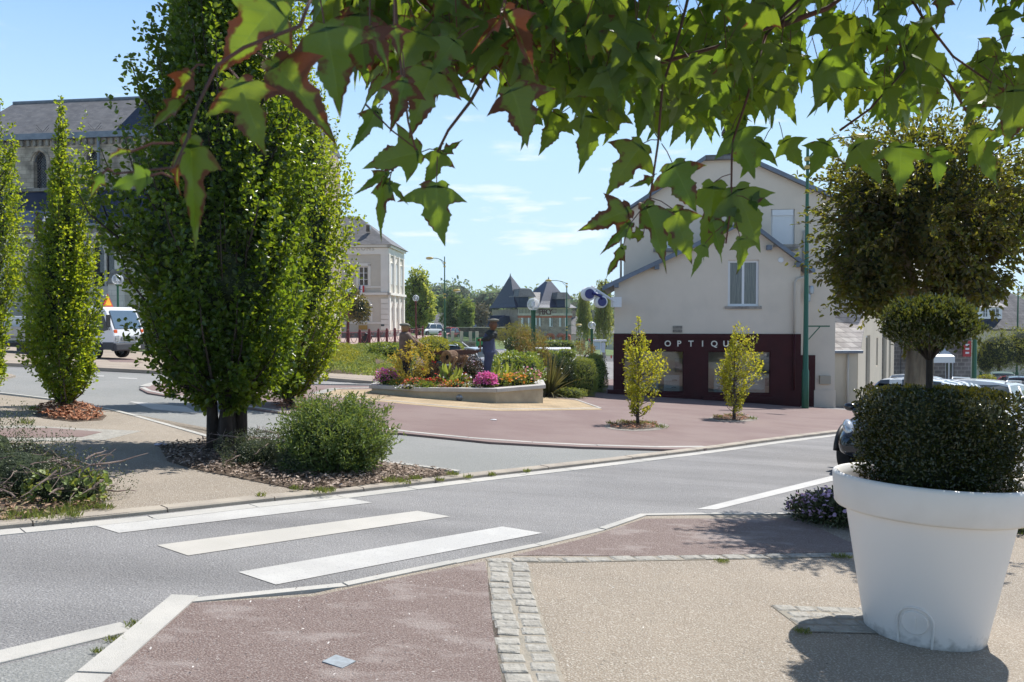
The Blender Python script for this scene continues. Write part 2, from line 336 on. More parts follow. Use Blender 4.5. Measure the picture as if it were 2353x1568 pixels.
def shoot_tree(name, base, env, nsh, nl, leaf, material, trunk_r=.06, stems=1, label=None, cat='tree', group=None, width=.6, spread=.07, seed=1, tail=.5, lean=0., over=1.08, zlow=None, bark=None, drawn=90, side=0, core=.42, sm=1.1):
    """upright hornbeam-like tree: env is (height, left radius, right radius)"""
    r2 = np.random.default_rng(seed); rd = random.Random(seed)
    H = np.array([e[0] for e in env]); LL = np.array([e[1] for e in env]); RR = np.array([e[2] for e in env])
    e = empty(name, base, 0, label, cat, group); mb = MB(); Cs = []; Ds = []
    z0 = H[0] if zlow is None else zlow; zt = H[-1]
    pr = np.linspace(H[0], H[-1], 60); wt = np.interp(pr, H, (LL + RR)); wt = wt / wt.sum()
    for i in range(nsh):
        z = float(r2.choice(pr, p=wt)) + r2.uniform(-.1, .1); z = min(max(z, H[0] + .02), zt)
        th = r2.uniform(0, 2 * math.pi); rl = np.interp(z, H, LL); rr = np.interp(z, H, RR)
        rad = (rl if math.cos(th) < 0 else rr) * abs(math.cos(th)) + .5 * (rl + rr) * (1 - abs(math.cos(th)))
        lob = 1 + .38 * noise.noise(Vector((math.cos(th) * 1.6, math.sin(th) * 1.6, z * 1.5 / max(.4, zt / 4))) + Vector((seed, 0, 0))) + .3 * noise.noise(Vector((math.cos(th) * 4, math.sin(th) * 4, z * 5 / max(.4, zt / 4))) + Vector((seed, 7, 0)))
        s = sm * r2.uniform(.1, 1.0) ** .36 * (over if r2.random() < .12 else (1.22 if r2.random() < .05 else 1.)) * lob
        T = Vector((math.cos(th) * rad * s, math.sin(th) * rad * s, z))
        zs = max(z0 * .55, z - r2.uniform(.25, .6) * max(.8, zt * .35)); P0 = Vector((lean * zs, 0, zs * .9)); P0.x += r2.normal() * trunk_r * .6; P0.y += r2.normal() * trunk_r * .6
        P1 = Vector((T.x * .8, T.y * .8, zs + .3 * (z - zs))); T.x += lean * z
        m = nl; ts = r2.uniform(tail, 1.03, m); B = np.array([[(1 - t) ** 2 * P0[k] + 2 * t * (1 - t) * P1[k] + t * t * T[k] for k in range(3)] for t in ts])
        tap = np.clip(1.35 - ts, .25, 1)[:, None]
        off = r2.normal(size=(m, 3)); off /= np.linalg.norm(off, axis=1, keepdims=True); q = (T - P1).normalized()
        Cs.append(B + off * spread * tap * r2.uniform(.2, 1.2, (m, 1))); Ds.append(off + np.array(q) * .7 + r2.normal(size=(m, 3)) * .25)
        if i < drawn: mb.tube([P0, P0.lerp(P1, .7), P1.lerp(T, .5), T], [trunk_r * .22, trunk_r * .16, trunk_r * .09, trunk_r * .03], 4, caps=False)
    C = np.vstack(Cs); D = np.vstack(Ds); k = len(C); ln = leaf * r2.uniform(.6, 1.2, k); Nn = r2.normal(size=(k, 3)) * .8 + np.array([0, 0, 1.])
    cv = []; cf = []
    if core:  # solid core added inside the crown to block light and darken its middle
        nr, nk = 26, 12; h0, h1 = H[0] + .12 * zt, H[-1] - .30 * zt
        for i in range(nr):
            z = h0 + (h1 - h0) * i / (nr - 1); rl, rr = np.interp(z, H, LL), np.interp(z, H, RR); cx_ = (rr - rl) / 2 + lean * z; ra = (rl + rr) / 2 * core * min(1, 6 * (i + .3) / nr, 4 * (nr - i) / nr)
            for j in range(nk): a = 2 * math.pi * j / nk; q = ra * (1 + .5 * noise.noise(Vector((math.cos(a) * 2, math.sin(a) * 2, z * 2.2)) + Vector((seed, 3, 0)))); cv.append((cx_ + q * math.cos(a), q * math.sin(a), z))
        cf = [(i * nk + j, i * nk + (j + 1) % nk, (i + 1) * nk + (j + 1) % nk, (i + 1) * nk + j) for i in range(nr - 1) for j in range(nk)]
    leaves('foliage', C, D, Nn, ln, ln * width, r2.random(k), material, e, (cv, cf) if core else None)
    mb.build('branch', bark or M_bark, e)
    mb = MB(); hh = zt * .62
    for s in range(stems):
        a = 2 * math.pi * s / max(1, stems) + .3; d = trunk_r * (1.5 if stems > 1 else 0); tr = trunk_r * (.62 if stems > 1 else 1)
        pts = [(math.cos(a) * d, math.sin(a) * d, -.1)]; rs = [tr * 1.35]
        for j in range(1, 9):
            t = j / 8; pts.append((math.cos(a) * (d + t * .18 * (stems > 1)) + lean * t * hh + rd.uniform(-1, 1) * .012, math.sin(a) * (d + t * .12 * (stems > 1)) + rd.uniform(-1, 1) * .012, t * hh)); rs.append(tr * (1.1 - .95 * t))
        mb.tube(pts, rs, 10)
    if stems > 1: tq_ = min(1., zt * .4); mb.tube([(0, 0, -.1), (0, 0, .25 * tq_), (.02, 0, .6 * tq_), (.0, 0, tq_)], [trunk_r * 1.7, trunk_r * 1.2, trunk_r * .8, trunk_r * .5], 12)
    mb.build('trunk', bark or M_bark, e, smooth=True)
    return e
def blob_tree(name, base, balls, n, leaf, material, trunk_h, trunk_r, label, cat='tree', group=None, width=.6, core=.7, amp=.22, bark=None, inner=.6, up=.0, spread=1., limbs=9, seed=0.):
    e = empty(name, base, 0, label, cat, group)
    C, Nn = mass_pts(balls, n, amp, 2.0, inner, None, seed); k = len(C); ln = leaf * rng.uniform(.6, 1.25, k)
    cv = []; cf = []
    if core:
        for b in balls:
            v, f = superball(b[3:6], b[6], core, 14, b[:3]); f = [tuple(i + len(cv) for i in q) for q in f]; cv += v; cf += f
    leaves('crown', C, Nn * .6 + rdirs(k) * spread + np.array([0, 0, up]), Nn + rdirs(k) + np.array([0, 0, .6]), ln, ln * width, rng.random(k), material, e, (cv, cf) if core else None)
    mb = MB(); mb.tube([(0, 0, -.2), (0, 0, trunk_h * .4), (trunk_r * .3, 0, trunk_h)], [trunk_r * 1.3, trunk_r, trunk_r * .8], 12)
    for i in range(limbs):
        b = balls[i % len(balls)]; t = Vector(b[:3]) + Vector((random.uniform(-.6, .6) * b[3], random.uniform(-.6, .6) * b[4], random.uniform(-.3, .7) * b[5])); s = Vector((trunk_r * .3, 0, trunk_h * random.uniform(.85, 1)))
        mb.tube([s, s.lerp(t, .5) + Vector((0, 0, trunk_r)), t], [trunk_r * .5, trunk_r * .3, trunk_r * .08], 6)
    mb.build('trunk', bark or M_bark, e, smooth=True)
    return e
def text_mesh(txt, size, depth, name, material, parent, loc, rot=(R(90), 0, 0), spacing=1., align='LEFT'):
    cu = bpy.data.curves.new(name, 'FONT'); cu.body = txt; cu.size = size; cu.extrude = depth; cu.offset = size * .018; cu.space_character = spacing; cu.align_x = align; cu.resolution_u = 3
    t = bpy.data.objects.new(name, cu); COL.objects.link(t); dg = bpy.context.evaluated_depsgraph_get(); me = bpy.data.meshes.new_from_object(t.evaluated_get(dg))
    bpy.data.objects.remove(t); me.materials.clear(); me.materials.append(material)
    o = bpy.data.objects.new(name, me); COL.objects.link(o); o.parent = parent; o.location = loc; o.rotation_euler = rot
    return o
def letters(txt, size, depth, material, parent, loc, adv=None, gap=.12):
    x, y, z = loc
    for c in txt:
        if c == ' ': x += adv or size * .45; continue
        o = text_mesh(c, size, depth, 'letter', material, parent, (x, y, z)); X = [v.co.x for v in o.data.vertices]; wd = max(X) - min(X)
        if adv: o.location.x = x - (min(X) + max(X)) / 2; x += adv
        else: o.location.x = x - min(X); x += wd + size * gap
# ============================================================ GROUND, ROADS, PAVEMENTS
def GG(x, y, dz=0.0):
    lo, hi = 1.5, 130.
    for _ in range(50):
        m = (lo + hi) / 2; p = A(x, y, m)
        if p.z - gz(p.x, p.y) - dz > 0: lo = m
        else: hi = m
    return A(x, y, lo)
YB = [25 + 2 * i for i in range(36)]
def drape(name, pts, level, material, h=0., kind='structure', dz=None, **tg):
    """a sheet laid over the ground; pts are view pixels (2-tuples) or places (Vectors)"""
    P = []
    for p in pts: P.append(Vector((p.x, p.y, 0)) if isinstance(p, Vector) else Vector((*GG(p[0], p[1], h).xy, 0)))
    bm = bmesh.new(); f = bm.faces.new([bm.verts.new(p) for p in P])
    if h:
        pass
    bmesh.ops.triangulate(bm, faces=bm.faces[:])
    for yb in YB:
        bmesh.ops.bisect_plane(bm, geom=bm.verts[:] + bm.edges[:] + bm.faces[:], plane_co=(0, yb, 0), plane_no=(0, 1, 0))
    z = h + .004 * level
    for v in bm.verts: v.co.z = gz(v.co.x, v.co.y) + z
    bmesh.ops.recalc_face_normals(bm, faces=bm.faces)
    if sum(f.normal.z for f in bm.faces) < 0: bmesh.ops.reverse_faces(bm, faces=bm.faces[:])
    if h:
        ed = [e for e in bm.edges if len(e.link_faces) == 1]
        r = bmesh.ops.extrude_edge_only(bm, edges=ed)
        for v in [g for g in r['geom'] if isinstance(g, bmesh.types.BMVert)]: v.co.z -= z + .08
    me = bpy.data.meshes.new(name); bm.to_mesh(me); bm.free(); me.materials.append(material)
    o = bpy.data.objects.new(name, me); COL.objects.link(o)
    return tag(o, kind=kind, **tg)
def resample(P, step):
    out = [P[0].copy()]; acc = 0; seg = [(P[i + 1] - P[i]).length for i in range(len(P) - 1)]; tot = sum(seg); n = max(1, round(tot / step)); st = tot / n
    i = 0; d = 0
    for k in range(1, n + 1):
        t = k * st
        while i < len(seg) - 1 and d + seg[i] < t - 1e-6: d += seg[i]; i += 1
        out.append(P[i].lerp(P[i + 1], min(1, (t - d) / max(seg[i], 1e-6))))
    return out
def stones(name, pts, width, h, material, step=1., gap=.012, side=1, base=-.06, jit=.003, subs=1, level=0):
    """a line of kerb or gutter stones along pts (outer edge), each stone its own block of the one line"""
    P = [(p if isinstance(p, Vector) else GG(p[0], p[1], 0)).xy.to_3d() for p in pts]
    Q = resample(P, step / subs); mb = MB(); n = len(Q)
    nr = []
    for i in range(n):
        t = (Q[min(i + 1, n - 1)] - Q[max(i - 1, 0)]).normalized(); nr.append(Vector((-t.y, t.x, 0)) * side)
    hh = h if isinstance(h, (list, tuple)) else [h, h]
    for i in range(n - 1):
        a, b = Q[i], Q[i + 1]; d = (b - a).normalized(); a2 = a + d * gap / 2; b2 = b - d * gap / 2
        f = i / max(1, n - 2) * (len(hh) - 1); k = min(int(f), len(hh) - 2); hz = hh[k] + (hh[k + 1] - hh[k]) * (f - k) + random.uniform(-jit, jit) + .004 * level
        r = min(.012, hz * .35)
        def S(p, nrm, off, z): q = p + nrm * off; return (q.x, q.y, gz(q.x, q.y) + z)
        vs = []
        for p, m in ((a2, nr[i]), (b2, nr[i + 1])):
            vs += [S(p, m, 0, base), S(p, m, 0, hz - r), S(p, m, r, hz), S(p, m, width, hz), S(p, m, width, base)]
        mb.add(vs, [(0, 1, 6, 5), (1, 2, 7, 6), (2, 3, 8, 7), (3, 4, 9, 8), (0, 4, 3, 2, 1), (5, 6, 7, 8, 9)])
    return mb.build(name, material, kind='structure')
# surfaces
M_asph = mat('asphalt_road', (.245, .238, .236), .85, (.20, .195, .195), .55, col3=(.38, .375, .37), scale3=85, amt3=.65, lo3=.5, hi3=.66, bump=.9, bscale=70, streak=(-R(50), .12, 1.6, .82, 1.08))
M_asph2 = mat('asphalt_side_road', (.215, .22, .21), .85, (.25, .25, .24), .5, col3=(.36, .36, .35), scale3=75, amt3=.7, lo3=.5, hi3=.66, bump=.8, bscale=70)
M_beige = mat('beige_asphalt', (.325, .27, .21), .9, (.27, .225, .175), .8, col3=(.55, .50, .43), scale3=95, amt3=.85, lo3=.5, hi3=.66, bump=.9, bscale=85)
M_red = mat('red_asphalt', (.215, .15, .13), .9, (.34, .275, .25), 1.9, lo=.5, hi=.64, stretch=(1., 1.9, 1), col3=(.44, .38, .35), scale3=95, amt3=.85, lo3=.48, hi3=.64, bump=1., bscale=85)
M_plaza = mat('plum_asphalt', (.185, .125, .115), .85, (.22, .16, .145), .7, col3=(.30, .23, .22), scale3=60, amt3=.3, lo3=.58, hi3=.72, bump=.3, bscale=80)
M_granite = mat('granite', (.50, .48, .44), .8, (.40, .39, .36), 1.2, col3=(.26, .25, .24), scale3=170, amt3=.4, bump=.25, bscale=160)
M_granite2 = mat('granite_kerb', (.42, .37, .30), .85, (.32, .28, .235), 2.5, col3=(.24, .22, .2), scale3=120, amt3=.4, bump=.3, bscale=120)
M_sett = mat('granite_setts', (.36, .34, .30), .85, (.28, .265, .235), 7, col3=(.46, .45, .42), scale3=25, amt3=.5, bump=1.2, bscale=22)
M_mortar = mat('sett_mortar', (.33, .29, .235), .9, (.25, .23, .19), 6, bump=.5, bscale=60)
M_paint = mat('road_paint', (.52, .51, .485), .6, (.45, .44, .42), 2, col3=(.30, .30, .30), scale3=60, amt3=.6, lo3=.59, hi3=.67, bump=.15, bscale=100)
M_paint2 = mat('road_paint_cream', (.50, .475, .43), .6, (.45, .43, .39), 2, col3=(.36, .34, .32), scale3=40, amt3=.5, lo3=.66, hi3=.72, bump=.15, bscale=100)
M_grass = mat('grass_ground', (.07, .125, .03), .95, (.13, .17, .05), .6, bump=.6, bscale=20)
M_soil = mat('soil', (.14, .10, .07), .95, (.09, .065, .045), 3, bump=1., bscale=30, col3=(.26, .2, .15), scale3=45, amt3=.5)
M_brickpave = masonry('brick_paving', (.50, .385, .24), (.40, .30, .19), (.33, .27, .19), .22, .11, .008, .2, vary=.25, flat=True)
# far ground with the wooded hills
def axis(a, b, near, far, c0=0):
    out = set()
    v = 0
    while v < b: out.add(round(v, 2)); v += max(near, abs(v) * far)
    v = 0
    while v > a: out.add(round(v, 2)); v -= max(near, abs(v) * far)
    return sorted(out | {a, b})
def hz(X, Y):
    h = gz(X, Y) if Y < 100 else gz(X, 100) - 2.0 * ss(Y, 100, 150) * ss(X, -5, 3)
    r = ss(Y, 200, 620)
    h += r * (8.5 + 3 * noise.noise(Vector((X * .006, Y * .004, 0))) + .012 * X) + (abs(X) > 45) * 0
    return h
xs = axis(-900, 900, 7, .09); ys = sorted(set(axis(-60, 1100, 6, .07)))
mb = MB(); mb.v = [(x, y, hz(x, y) - .05 - .5 * (Y0 := ss(y, 78, 90)) * 0) for y in ys for x in xs]; nx = len(xs)
for j in range(len(ys) - 1):
    for i in range(nx - 1): mb.f.append([j * nx + i, j * nx + i + 1, (j + 1) * nx + i + 1, (j + 1) * nx + i]); mb.m.append(0)
mb.build('ground', M_grass, smooth=True, kind='structure')
mb = MB(); rx = [-70, -45, -30, -15, 0, 15, 30, 45, 70]; ry = [-30, -15, 0, 12, 23] + YB[:29]
mb.v = [(x, y, gz(x, y)) for y in ry for x in rx]; nx = len(rx)
for j in range(len(ry) - 1):
    for i in range(nx - 1): mb.f.append([j * nx + i, j * nx + i + 1, (j + 1) * nx + i + 1, (j + 1) * nx + i]); mb.m.append(0)
mb.build('road', M_asph, kind='structure')
# side road
drape('side_road', [(1066, 1090), (1592, 1033), (1200, 1016), (880, 998), (640, 950), (640, 872), (360, 862), (0, 848), (-400, 838), (-400, 905), (0, 907), (250, 945), (500, 1015), (866, 1066)], 1, M_asph2)
# near-left pavement (beige) with its mulch beds
MK = [(-320, 1246), (0, 1216), (150, 1204), (290, 1190), (420, 1174), (560, 1158), (700, 1145), (860, 1127), (1000, 1110), (1150, 1092), (1300, 1075), (1500, 1051), (1620, 1036), (1660, 1031), (1780, 1014), (1929, 996), (2100, 977), (2353, 952)]
drape('pavement', [(-320, 1230), (0, 1204), (150, 1192), (290, 1178), (420, 1163), (560, 1147), (700, 1134), (860, 1117), (1000, 1101), (1066, 1092), (866, 1064), (640, 1035), (500, 1013), (420, 990), (330, 964), (250, 944), (165, 926), (80, 916), (0, 907), (-320, 885)], 0, M_beige, h=.035)
stones('kerb', MK, .15, [.04, .04, .05, .06, .08, .10, .10], M_granite2, 1.05, side=1)
stones('gutter', [(x, y + (3 if x < 900 else 2)) for x, y in MK], .17, .006, M_granite, .95, side=-1, base=-.03, jit=.001)
stones('edging', [(0, 906), (80, 915), (165, 925), (250, 943), (330, 963), (420, 989), (500, 1012), (640, 1034), (866, 1063), (1060, 1088)], .11, .042, M_granite, 1.0, side=-1)
# plum coloured plaza
plaza_back = [GP(13.5, 30.5), GP(10.2, 30.6), GP(6.8, 33), GP(7.0, 48), GP(4.8, 46), GP(3.4, 33)]
drape('plaza', [(880, 996), (919, 995), (1127, 1016), (1332, 1027), (1551, 1033), (1620, 1031), (1647, 1026), (1780, 1008), (1929, 990), (2100, 971), (2353, 945)] + [GP(30, 33.5), GP(18, 32.5)] + plaza_back + [(1250, 900), (1000, 888), (860, 887), (640, 884), (560, 880), (400, 880), (345, 884), (320, 893), (340, 903), (398, 912), (520, 930), (655, 950), (760, 968)], 0, M_plaza, h=.04)
stones('kerb', [(320, 894), (341, 905), (398, 914), (520, 932), (655, 952), (760, 972), (880, 993), (919, 997), (1127, 1018), (1332, 1029), (1551, 1035), (1625, 1033)], .13, .047, M_granite, 1.1, side=1)
stones('kerb', [(320, 892), (338, 884), (400, 879), (560, 879), (640, 883), (860, 886)], .22, .05, M_granite, .9, side=-1)
# far pavement in front of the church, and the lawn
P2 = [(-320, 829), (0, 834), (90, 837), (190, 843), (360, 852), (520, 859), (640, 865), (733, 867), (853, 876)]
drape('pavement', P2 + [(960, 884), GP(-4, 38), GP(-10, 41), GP(-13, 44.5), GP(-47, 44.5)], 0, mat('pale_pavement', (.36, .30, .24), .9, (.30, .25, .2), 1, bump=.3, bscale=60), h=.12)
stones('kerb', [(x, y + 4) for x, y in P2], .14, .13, M_granite2, 1.1, side=1)
stones('edging', [(-300, 838), (0, 843), (56, 845), (186, 854), (359, 862), (600, 872), (730, 879), (860, 882)], .12, .01, M_granite, 1.1, side=1, base=-.03)
drape('pavement', [(237, 822), (300, 824), (330, 834), (255, 832)], 1, M_plaza, h=.12)
drape('lawn', [GP(-55, 44.3), GP(-12, 44.3), GP(-12, 60), GP(-55, 60)], 1, M_grass, h=.11)
drape('road_marking', [(202, 863), (239, 864), (239, 866), (202, 865)], 2, M_paint); drape('road_marking', [(272, 868), (315, 870), (315, 872), (272, 870)], 2, M_paint)
drape('road_marking', [(296, 923), (429, 936), (455, 951), (352, 942)], 2, M_paint)
drape('traffic_island', [(-200, 858), (20, 858), (36, 863), (10, 869), (-200, 875)], 0, M_beige, h=.05)
# crossing stripes and lines on the main road
drape('road_marking', [(214, 1208), (790, 1144), (856, 1156), (273, 1226)], 1, M_paint)
drape('road_marking', [(360, 1254), (959, 1175), (1035, 1188), (432, 1278)], 1, M_paint2)
drape('road_marking', [(547, 1316), (1155, 1211), (1247, 1226), (634, 1345)], 1, M_paint)
drape('road_marking', [(1600, 1171), (1925, 1091), (2200, 1030), (2200, 1039), (1925, 1103), (1645, 1172)], 1, M_paint)
drape('road_marking', [(2180, 955), (2353, 932), (2600, 905), (2600, 911), (2353, 939), (2180, 963)], 1, M_paint)
drape('road_marking', [(2318, 1023), (2480, 1026), (2480, 1029), (2318, 1026)], 1, M_paint)
# near pavement: beige with red fields, cobble bands
NE = [(432, 1386), (720, 1364), (930, 1318), (1180, 1268), (1350, 1229), (1480, 1185), (1830, 1184)]
near = [G(*p) for p in NE]
stone = [(391, 1379), (439, 1382), (232, 1568), (100, 1690), (-10, 1790)]
drape('pavement', [(p[0], p[1]) for p in NE] + [(1900, 1150), (2000, 1118), (2353, 1085), (2800, 1040), GP(9, -4), GP(-1.2, -4), (-10, 1800), (232, 1568)], 0, M_beige, h=.025)
stones('edging', NE, .085, .034, M_granite, .95, side=-1)
stones('edging', [(391, 1379), (162, 1568), (0, 1702), (-250, 1908)], .165, .036, M_granite, .98, side=1)
stones('edging', [(312, 1450), (195, 1480), (0, 1530), (-300, 1600)], .15, .01, M_granite, 1.1, side=-1, base=-.03)
drape('side_road', [(300, 1462), (0, 1532), (-300, 1602), (-300, 1900), (-10, 1702), (162, 1568), (275, 1478)], 1, M_asph2)
drape('pavement', [(441, 1387), (720, 1372), (930, 1327), (1115, 1291), (1120, 1320), (1150, 1480), (1165, 1568), (1200, 1800), (20, 1800), (110, 1690), (236, 1568)], 1, M_red, h=.025)
drape('pavement', [(1180, 1277), (1350, 1237), (1480, 1193), (1830, 1192), (1960, 1250), (2000, 1268), (1500, 1279)], 1, M_red, h=.025)
def setts(name, pts, width, rows, step, h=.016):
    P = [GG(p[0], p[1], .025).xy.to_3d() for p in pts]; Q = resample(P, step); mb = MB(); n = len(Q)
    base = []
    for i in range(n):
        t = (Q[min(i + 1, n - 1)] - Q[max(i - 1, 0)]).normalized(); m = Vector((t.y, -t.x, 0)); base.append((Q[i], m, t))
    mb.mi = 1
    for i in range(n - 1):
        v = []
        for j, s in ((i, 0), (i, width), (i + 1, width), (i + 1, 0)): q = base[j][0] + base[j][1] * s; v.append((q.x, q.y, gz(q.x, q.y) + .025 + .004))
        mb.poly(v)
    mb.mi = 0; cw = width / rows
    for i in range(n - 1):
        for r in range(rows):
            p, m, t = base[i]; c = p + m * (cw * (r + .5)) + t * step * .5 * (1 + (r % 2) * .5); c.x += random.uniform(-.008, .008); c.y += random.uniform(-.008, .008)
            hw = cw * .5 - random.uniform(.006, .02); hl = step * .5 - random.uniform(.005, .014); zt = .025 + h * random.uniform(.55, .95); tw = random.uniform(-.08, .08)
            t2 = (t + m * tw).normalized(); m2 = Vector((t2.y, -t2.x, 0)); vs = []
            for zz, k in ((.02, 1), (zt - .006, 1.), (zt, .82)):
                for a, b in ((-1, -1), (1, -1), (1, 1), (-1, 1)):
                    q = c + m2 * hw * a * k + t2 * hl * b * k; vs.append((q.x, q.y, gz(q.x, q.y) + zz + random.uniform(-.0015, .0015)))
            mb.add(vs, [(0, 1, 5, 4), (1, 2, 6, 5), (2, 3, 7, 6), (3, 0, 4, 7), (4, 5, 9, 8), (5, 6, 10, 9), (6, 7, 11, 10), (7, 4, 8, 11), (8, 9, 10, 11)])
    return mb.build(name, [M_sett, M_mortar], kind='structure')
setts('cobble_strip', [(1215, 1296), (1228, 1360), (1262, 1470), (1298, 1568), (1330, 1660), (1380, 1800)], .30, 2, .125)
setts('cobble_strip', [(1115, 1284), (1300, 1283), (1500, 1279), (1700, 1276), (1850, 1273), (1975, 1270)], .13, 1, .19)
setts('cobble_strip', [(1770, 1392), (1850, 1394), (2010, 1399)], .50, 4, .15, h=.014)
# a red field edged with setts on the left pavement
drape('cobble_strip', [(-50, 982), (60, 978), (180, 985), (325, 991), (240, 1012), (90, 1015), (-50, 1013)], 1, M_sett, h=.035)
drape('pavement', [(-50, 988), (60, 984), (120, 985), (235, 994), (190, 1005), (90, 1007), (-50, 1006)], 2, M_plaza, h=.035)
# beige paving round the flower bed
ISL = [(714, 908), (900, 926), (1050, 940), (1160, 945), (1385, 942), (1325, 921), (1255, 912), (1000, 895), (755, 896)]
drape('pavement', ISL, 1, M_brickpave, h=.04)
stones('edging', [(714, 908), (900, 926), (1050, 940), (1160, 945), (1385, 942), (1325, 921), (1255, 912)], .10, .05, M_granite, .5, side=1, gap=.006, base=0)
stones('edging', [(714, 908), (755, 896), (900, 892)], .3, .05, M_sett, .35, side=-1, base=0)
# small things lying on the paving
def scatter_in(poly_px, n, h=0.):
    P = [(GG(*p, h) if not isinstance(p, Vector) else p).xy for p in poly_px]; xs = [p.x for p in P]; ys = [p.y for p in P]; out = []
    while len(out) < n:
        q = Vector((random.uniform(min(xs), max(xs)), random.uniform(min(ys), max(ys)))); ins = False; j = len(P) - 1
        for i in range(len(P)):
            if (P[i].y > q.y) != (P[j].y > q.y) and q.x < (P[j].x - P[i].x) * (q.y - P[i].y) / (P[j].y - P[i].y) + P[i].x: ins = not ins
            j = i
        if ins: out.append(q)
    return out
def litter_mat(name, cols, rough=.85):
    m = bpy.data.materials.new(name); m.use_nodes = True; t = m.node_tree; p = t.nodes['Principled BSDF']; a = N(t, 'ShaderNodeAttribute', attribute_name='rnd'); r = N(t, 'ShaderNodeValToRGB')
    r.color_ramp.elements[0].color = (*cols[0], 1); r.color_ramp.elements[1].color = (*cols[-1], 1)
    for i, c in enumerate(cols[1:-1]): e = r.color_ramp.elements.new((i + 1) / (len(cols) - 1)); e.color = (*c, 1)
    t.links.new(a.outputs['Fac'], r.inputs[0]); t.links.new(r.outputs[0], p.inputs['Base Color']); p.inputs['Roughness'].default_value = rough
    return m
M_chip_grey = litter_mat('bark_mulch_grey', [(.08, .055, .04), (.2, .14, .10), (.38, .29, .23), (.5, .41, .34)])
M_chip_red = litter_mat('bark_mulch_red', [(.12, .045, .02), (.3, .11, .05), (.42, .18, .09), (.5, .28, .17)])
def chips(name, poly, n, size, material, h=.04, mound=None, **tg):
    pts = scatter_in(poly, n, h); C = []
    for q in pts:
        z = gz(q.x, q.y) + h + .02 + random.uniform(0, .035)
        if mound: d = math.hypot(q.x - mound[0], q.y - mound[1]); z += mound[3] * max(0, 1 - (d / mound[2]) ** 1.5)
        C.append((q.x, q.y, z))
    C = np.array(C); k = len(C); D = rdirs(k) * np.array([1, 1, .25]); Nn = rdirs(k) * .45 + np.array([0, 0, 1.]); ln = size * rng.uniform(.5, 1.4, k)
    return leaves(name, C, D, Nn, ln, ln * rng.uniform(.3, .6, k), rng.random(k), material, fold=.08, shape=(.15, .85), **tg)
BED = [(366, 1026), (430, 1020), (500, 1016), (640, 1036), (866, 1066), (1055, 1090), (903, 1108), (734, 1128), (683, 1125), (610, 1112), (538, 1097), (440, 1078), (385, 1060)]
drape('mulch_bed', BED, 2, M_soil, h=.036)
chips('wood_chips', BED, 5200, .045, M_chip_grey, kind='stuff')
DB = [(-200, 1010), (60, 1020), (170, 1060), (212, 1120), (240, 1165), (60, 1192), (-200, 1212)]
drape('mulch_bed', DB, 2, M_soil, h=.036)
chips('leaf_litter', DB, 2600, .045, litter_mat('leaf_litter', [(.1, .06, .035), (.25, .15, .09), (.42, .28, .18), (.2, .2, .08)]), kind='stuff')
tb = GG(152, 948, .035); drape('mulch_bed', [(72, 952), (110, 942), (160, 938), (215, 946), (245, 956), (235, 966), (170, 970), (100, 962)], 2, M_soil, h=.036)
chips('wood_chips', [(80, 953), (120, 944), (160, 941), (205, 948), (238, 957), (225, 965), (170, 968), (105, 961)], 1500, .06, M_chip_red, mound=(tb.x, tb.y, 1.1, .14), kind='stuff')
tb4 = GG(664, 926, .04); chips('wood_chips', [(622, 930), (655, 922), (700, 926), (735, 935), (690, 942), (640, 938)], 700, .06, M_chip_red, mound=(tb4.x, tb4.y, .9, .12), kind='stuff')
for cx, cy, rx2, ry2 in ((1463, 980, 82, 12), (1686, 962, 62, 9)):
    el = [(cx + rx2 * .92 * math.cos(a), cy + ry2 * .92 * math.sin(a)) for a in [i * math.pi / 8 for i in range(16)]]
    drape('cobble_strip', el, 1, mat('dull_setts', (.27, .24, .21), .9, (.2, .18, .16), 5, bump=.8, bscale=14), h=.041)
    el = [(cx - 5 + rx2 * .7 * math.cos(a), cy - 1 + ry2 * .7 * math.sin(a)) for a in [i * math.pi / 8 for i in range(16)]]
    drape('mulch_bed', el, 3, M_soil, h=.041); chips('wood_chips', el, 350, .05, M_chip_red, h=.06, kind='stuff')

chips('grit', [(1240, 1310), (1960, 1300), (1990, 1500), (1900, 1700), (1330, 1700)], 420, .012, litter_mat('pale_grit', [(.12, .1, .08), (.4, .36, .3), (.7, .68, .64)]), h=.012, kind='stuff')
chips('grit', [(450, 1395), (1110, 1300), (1150, 1650), (200, 1650)], 420, .012, MATS.get('x') or litter_mat('pale_grit_red', [(.12, .08, .07), (.4, .33, .3), (.7, .66, .62)]), h=.012, kind='stuff')
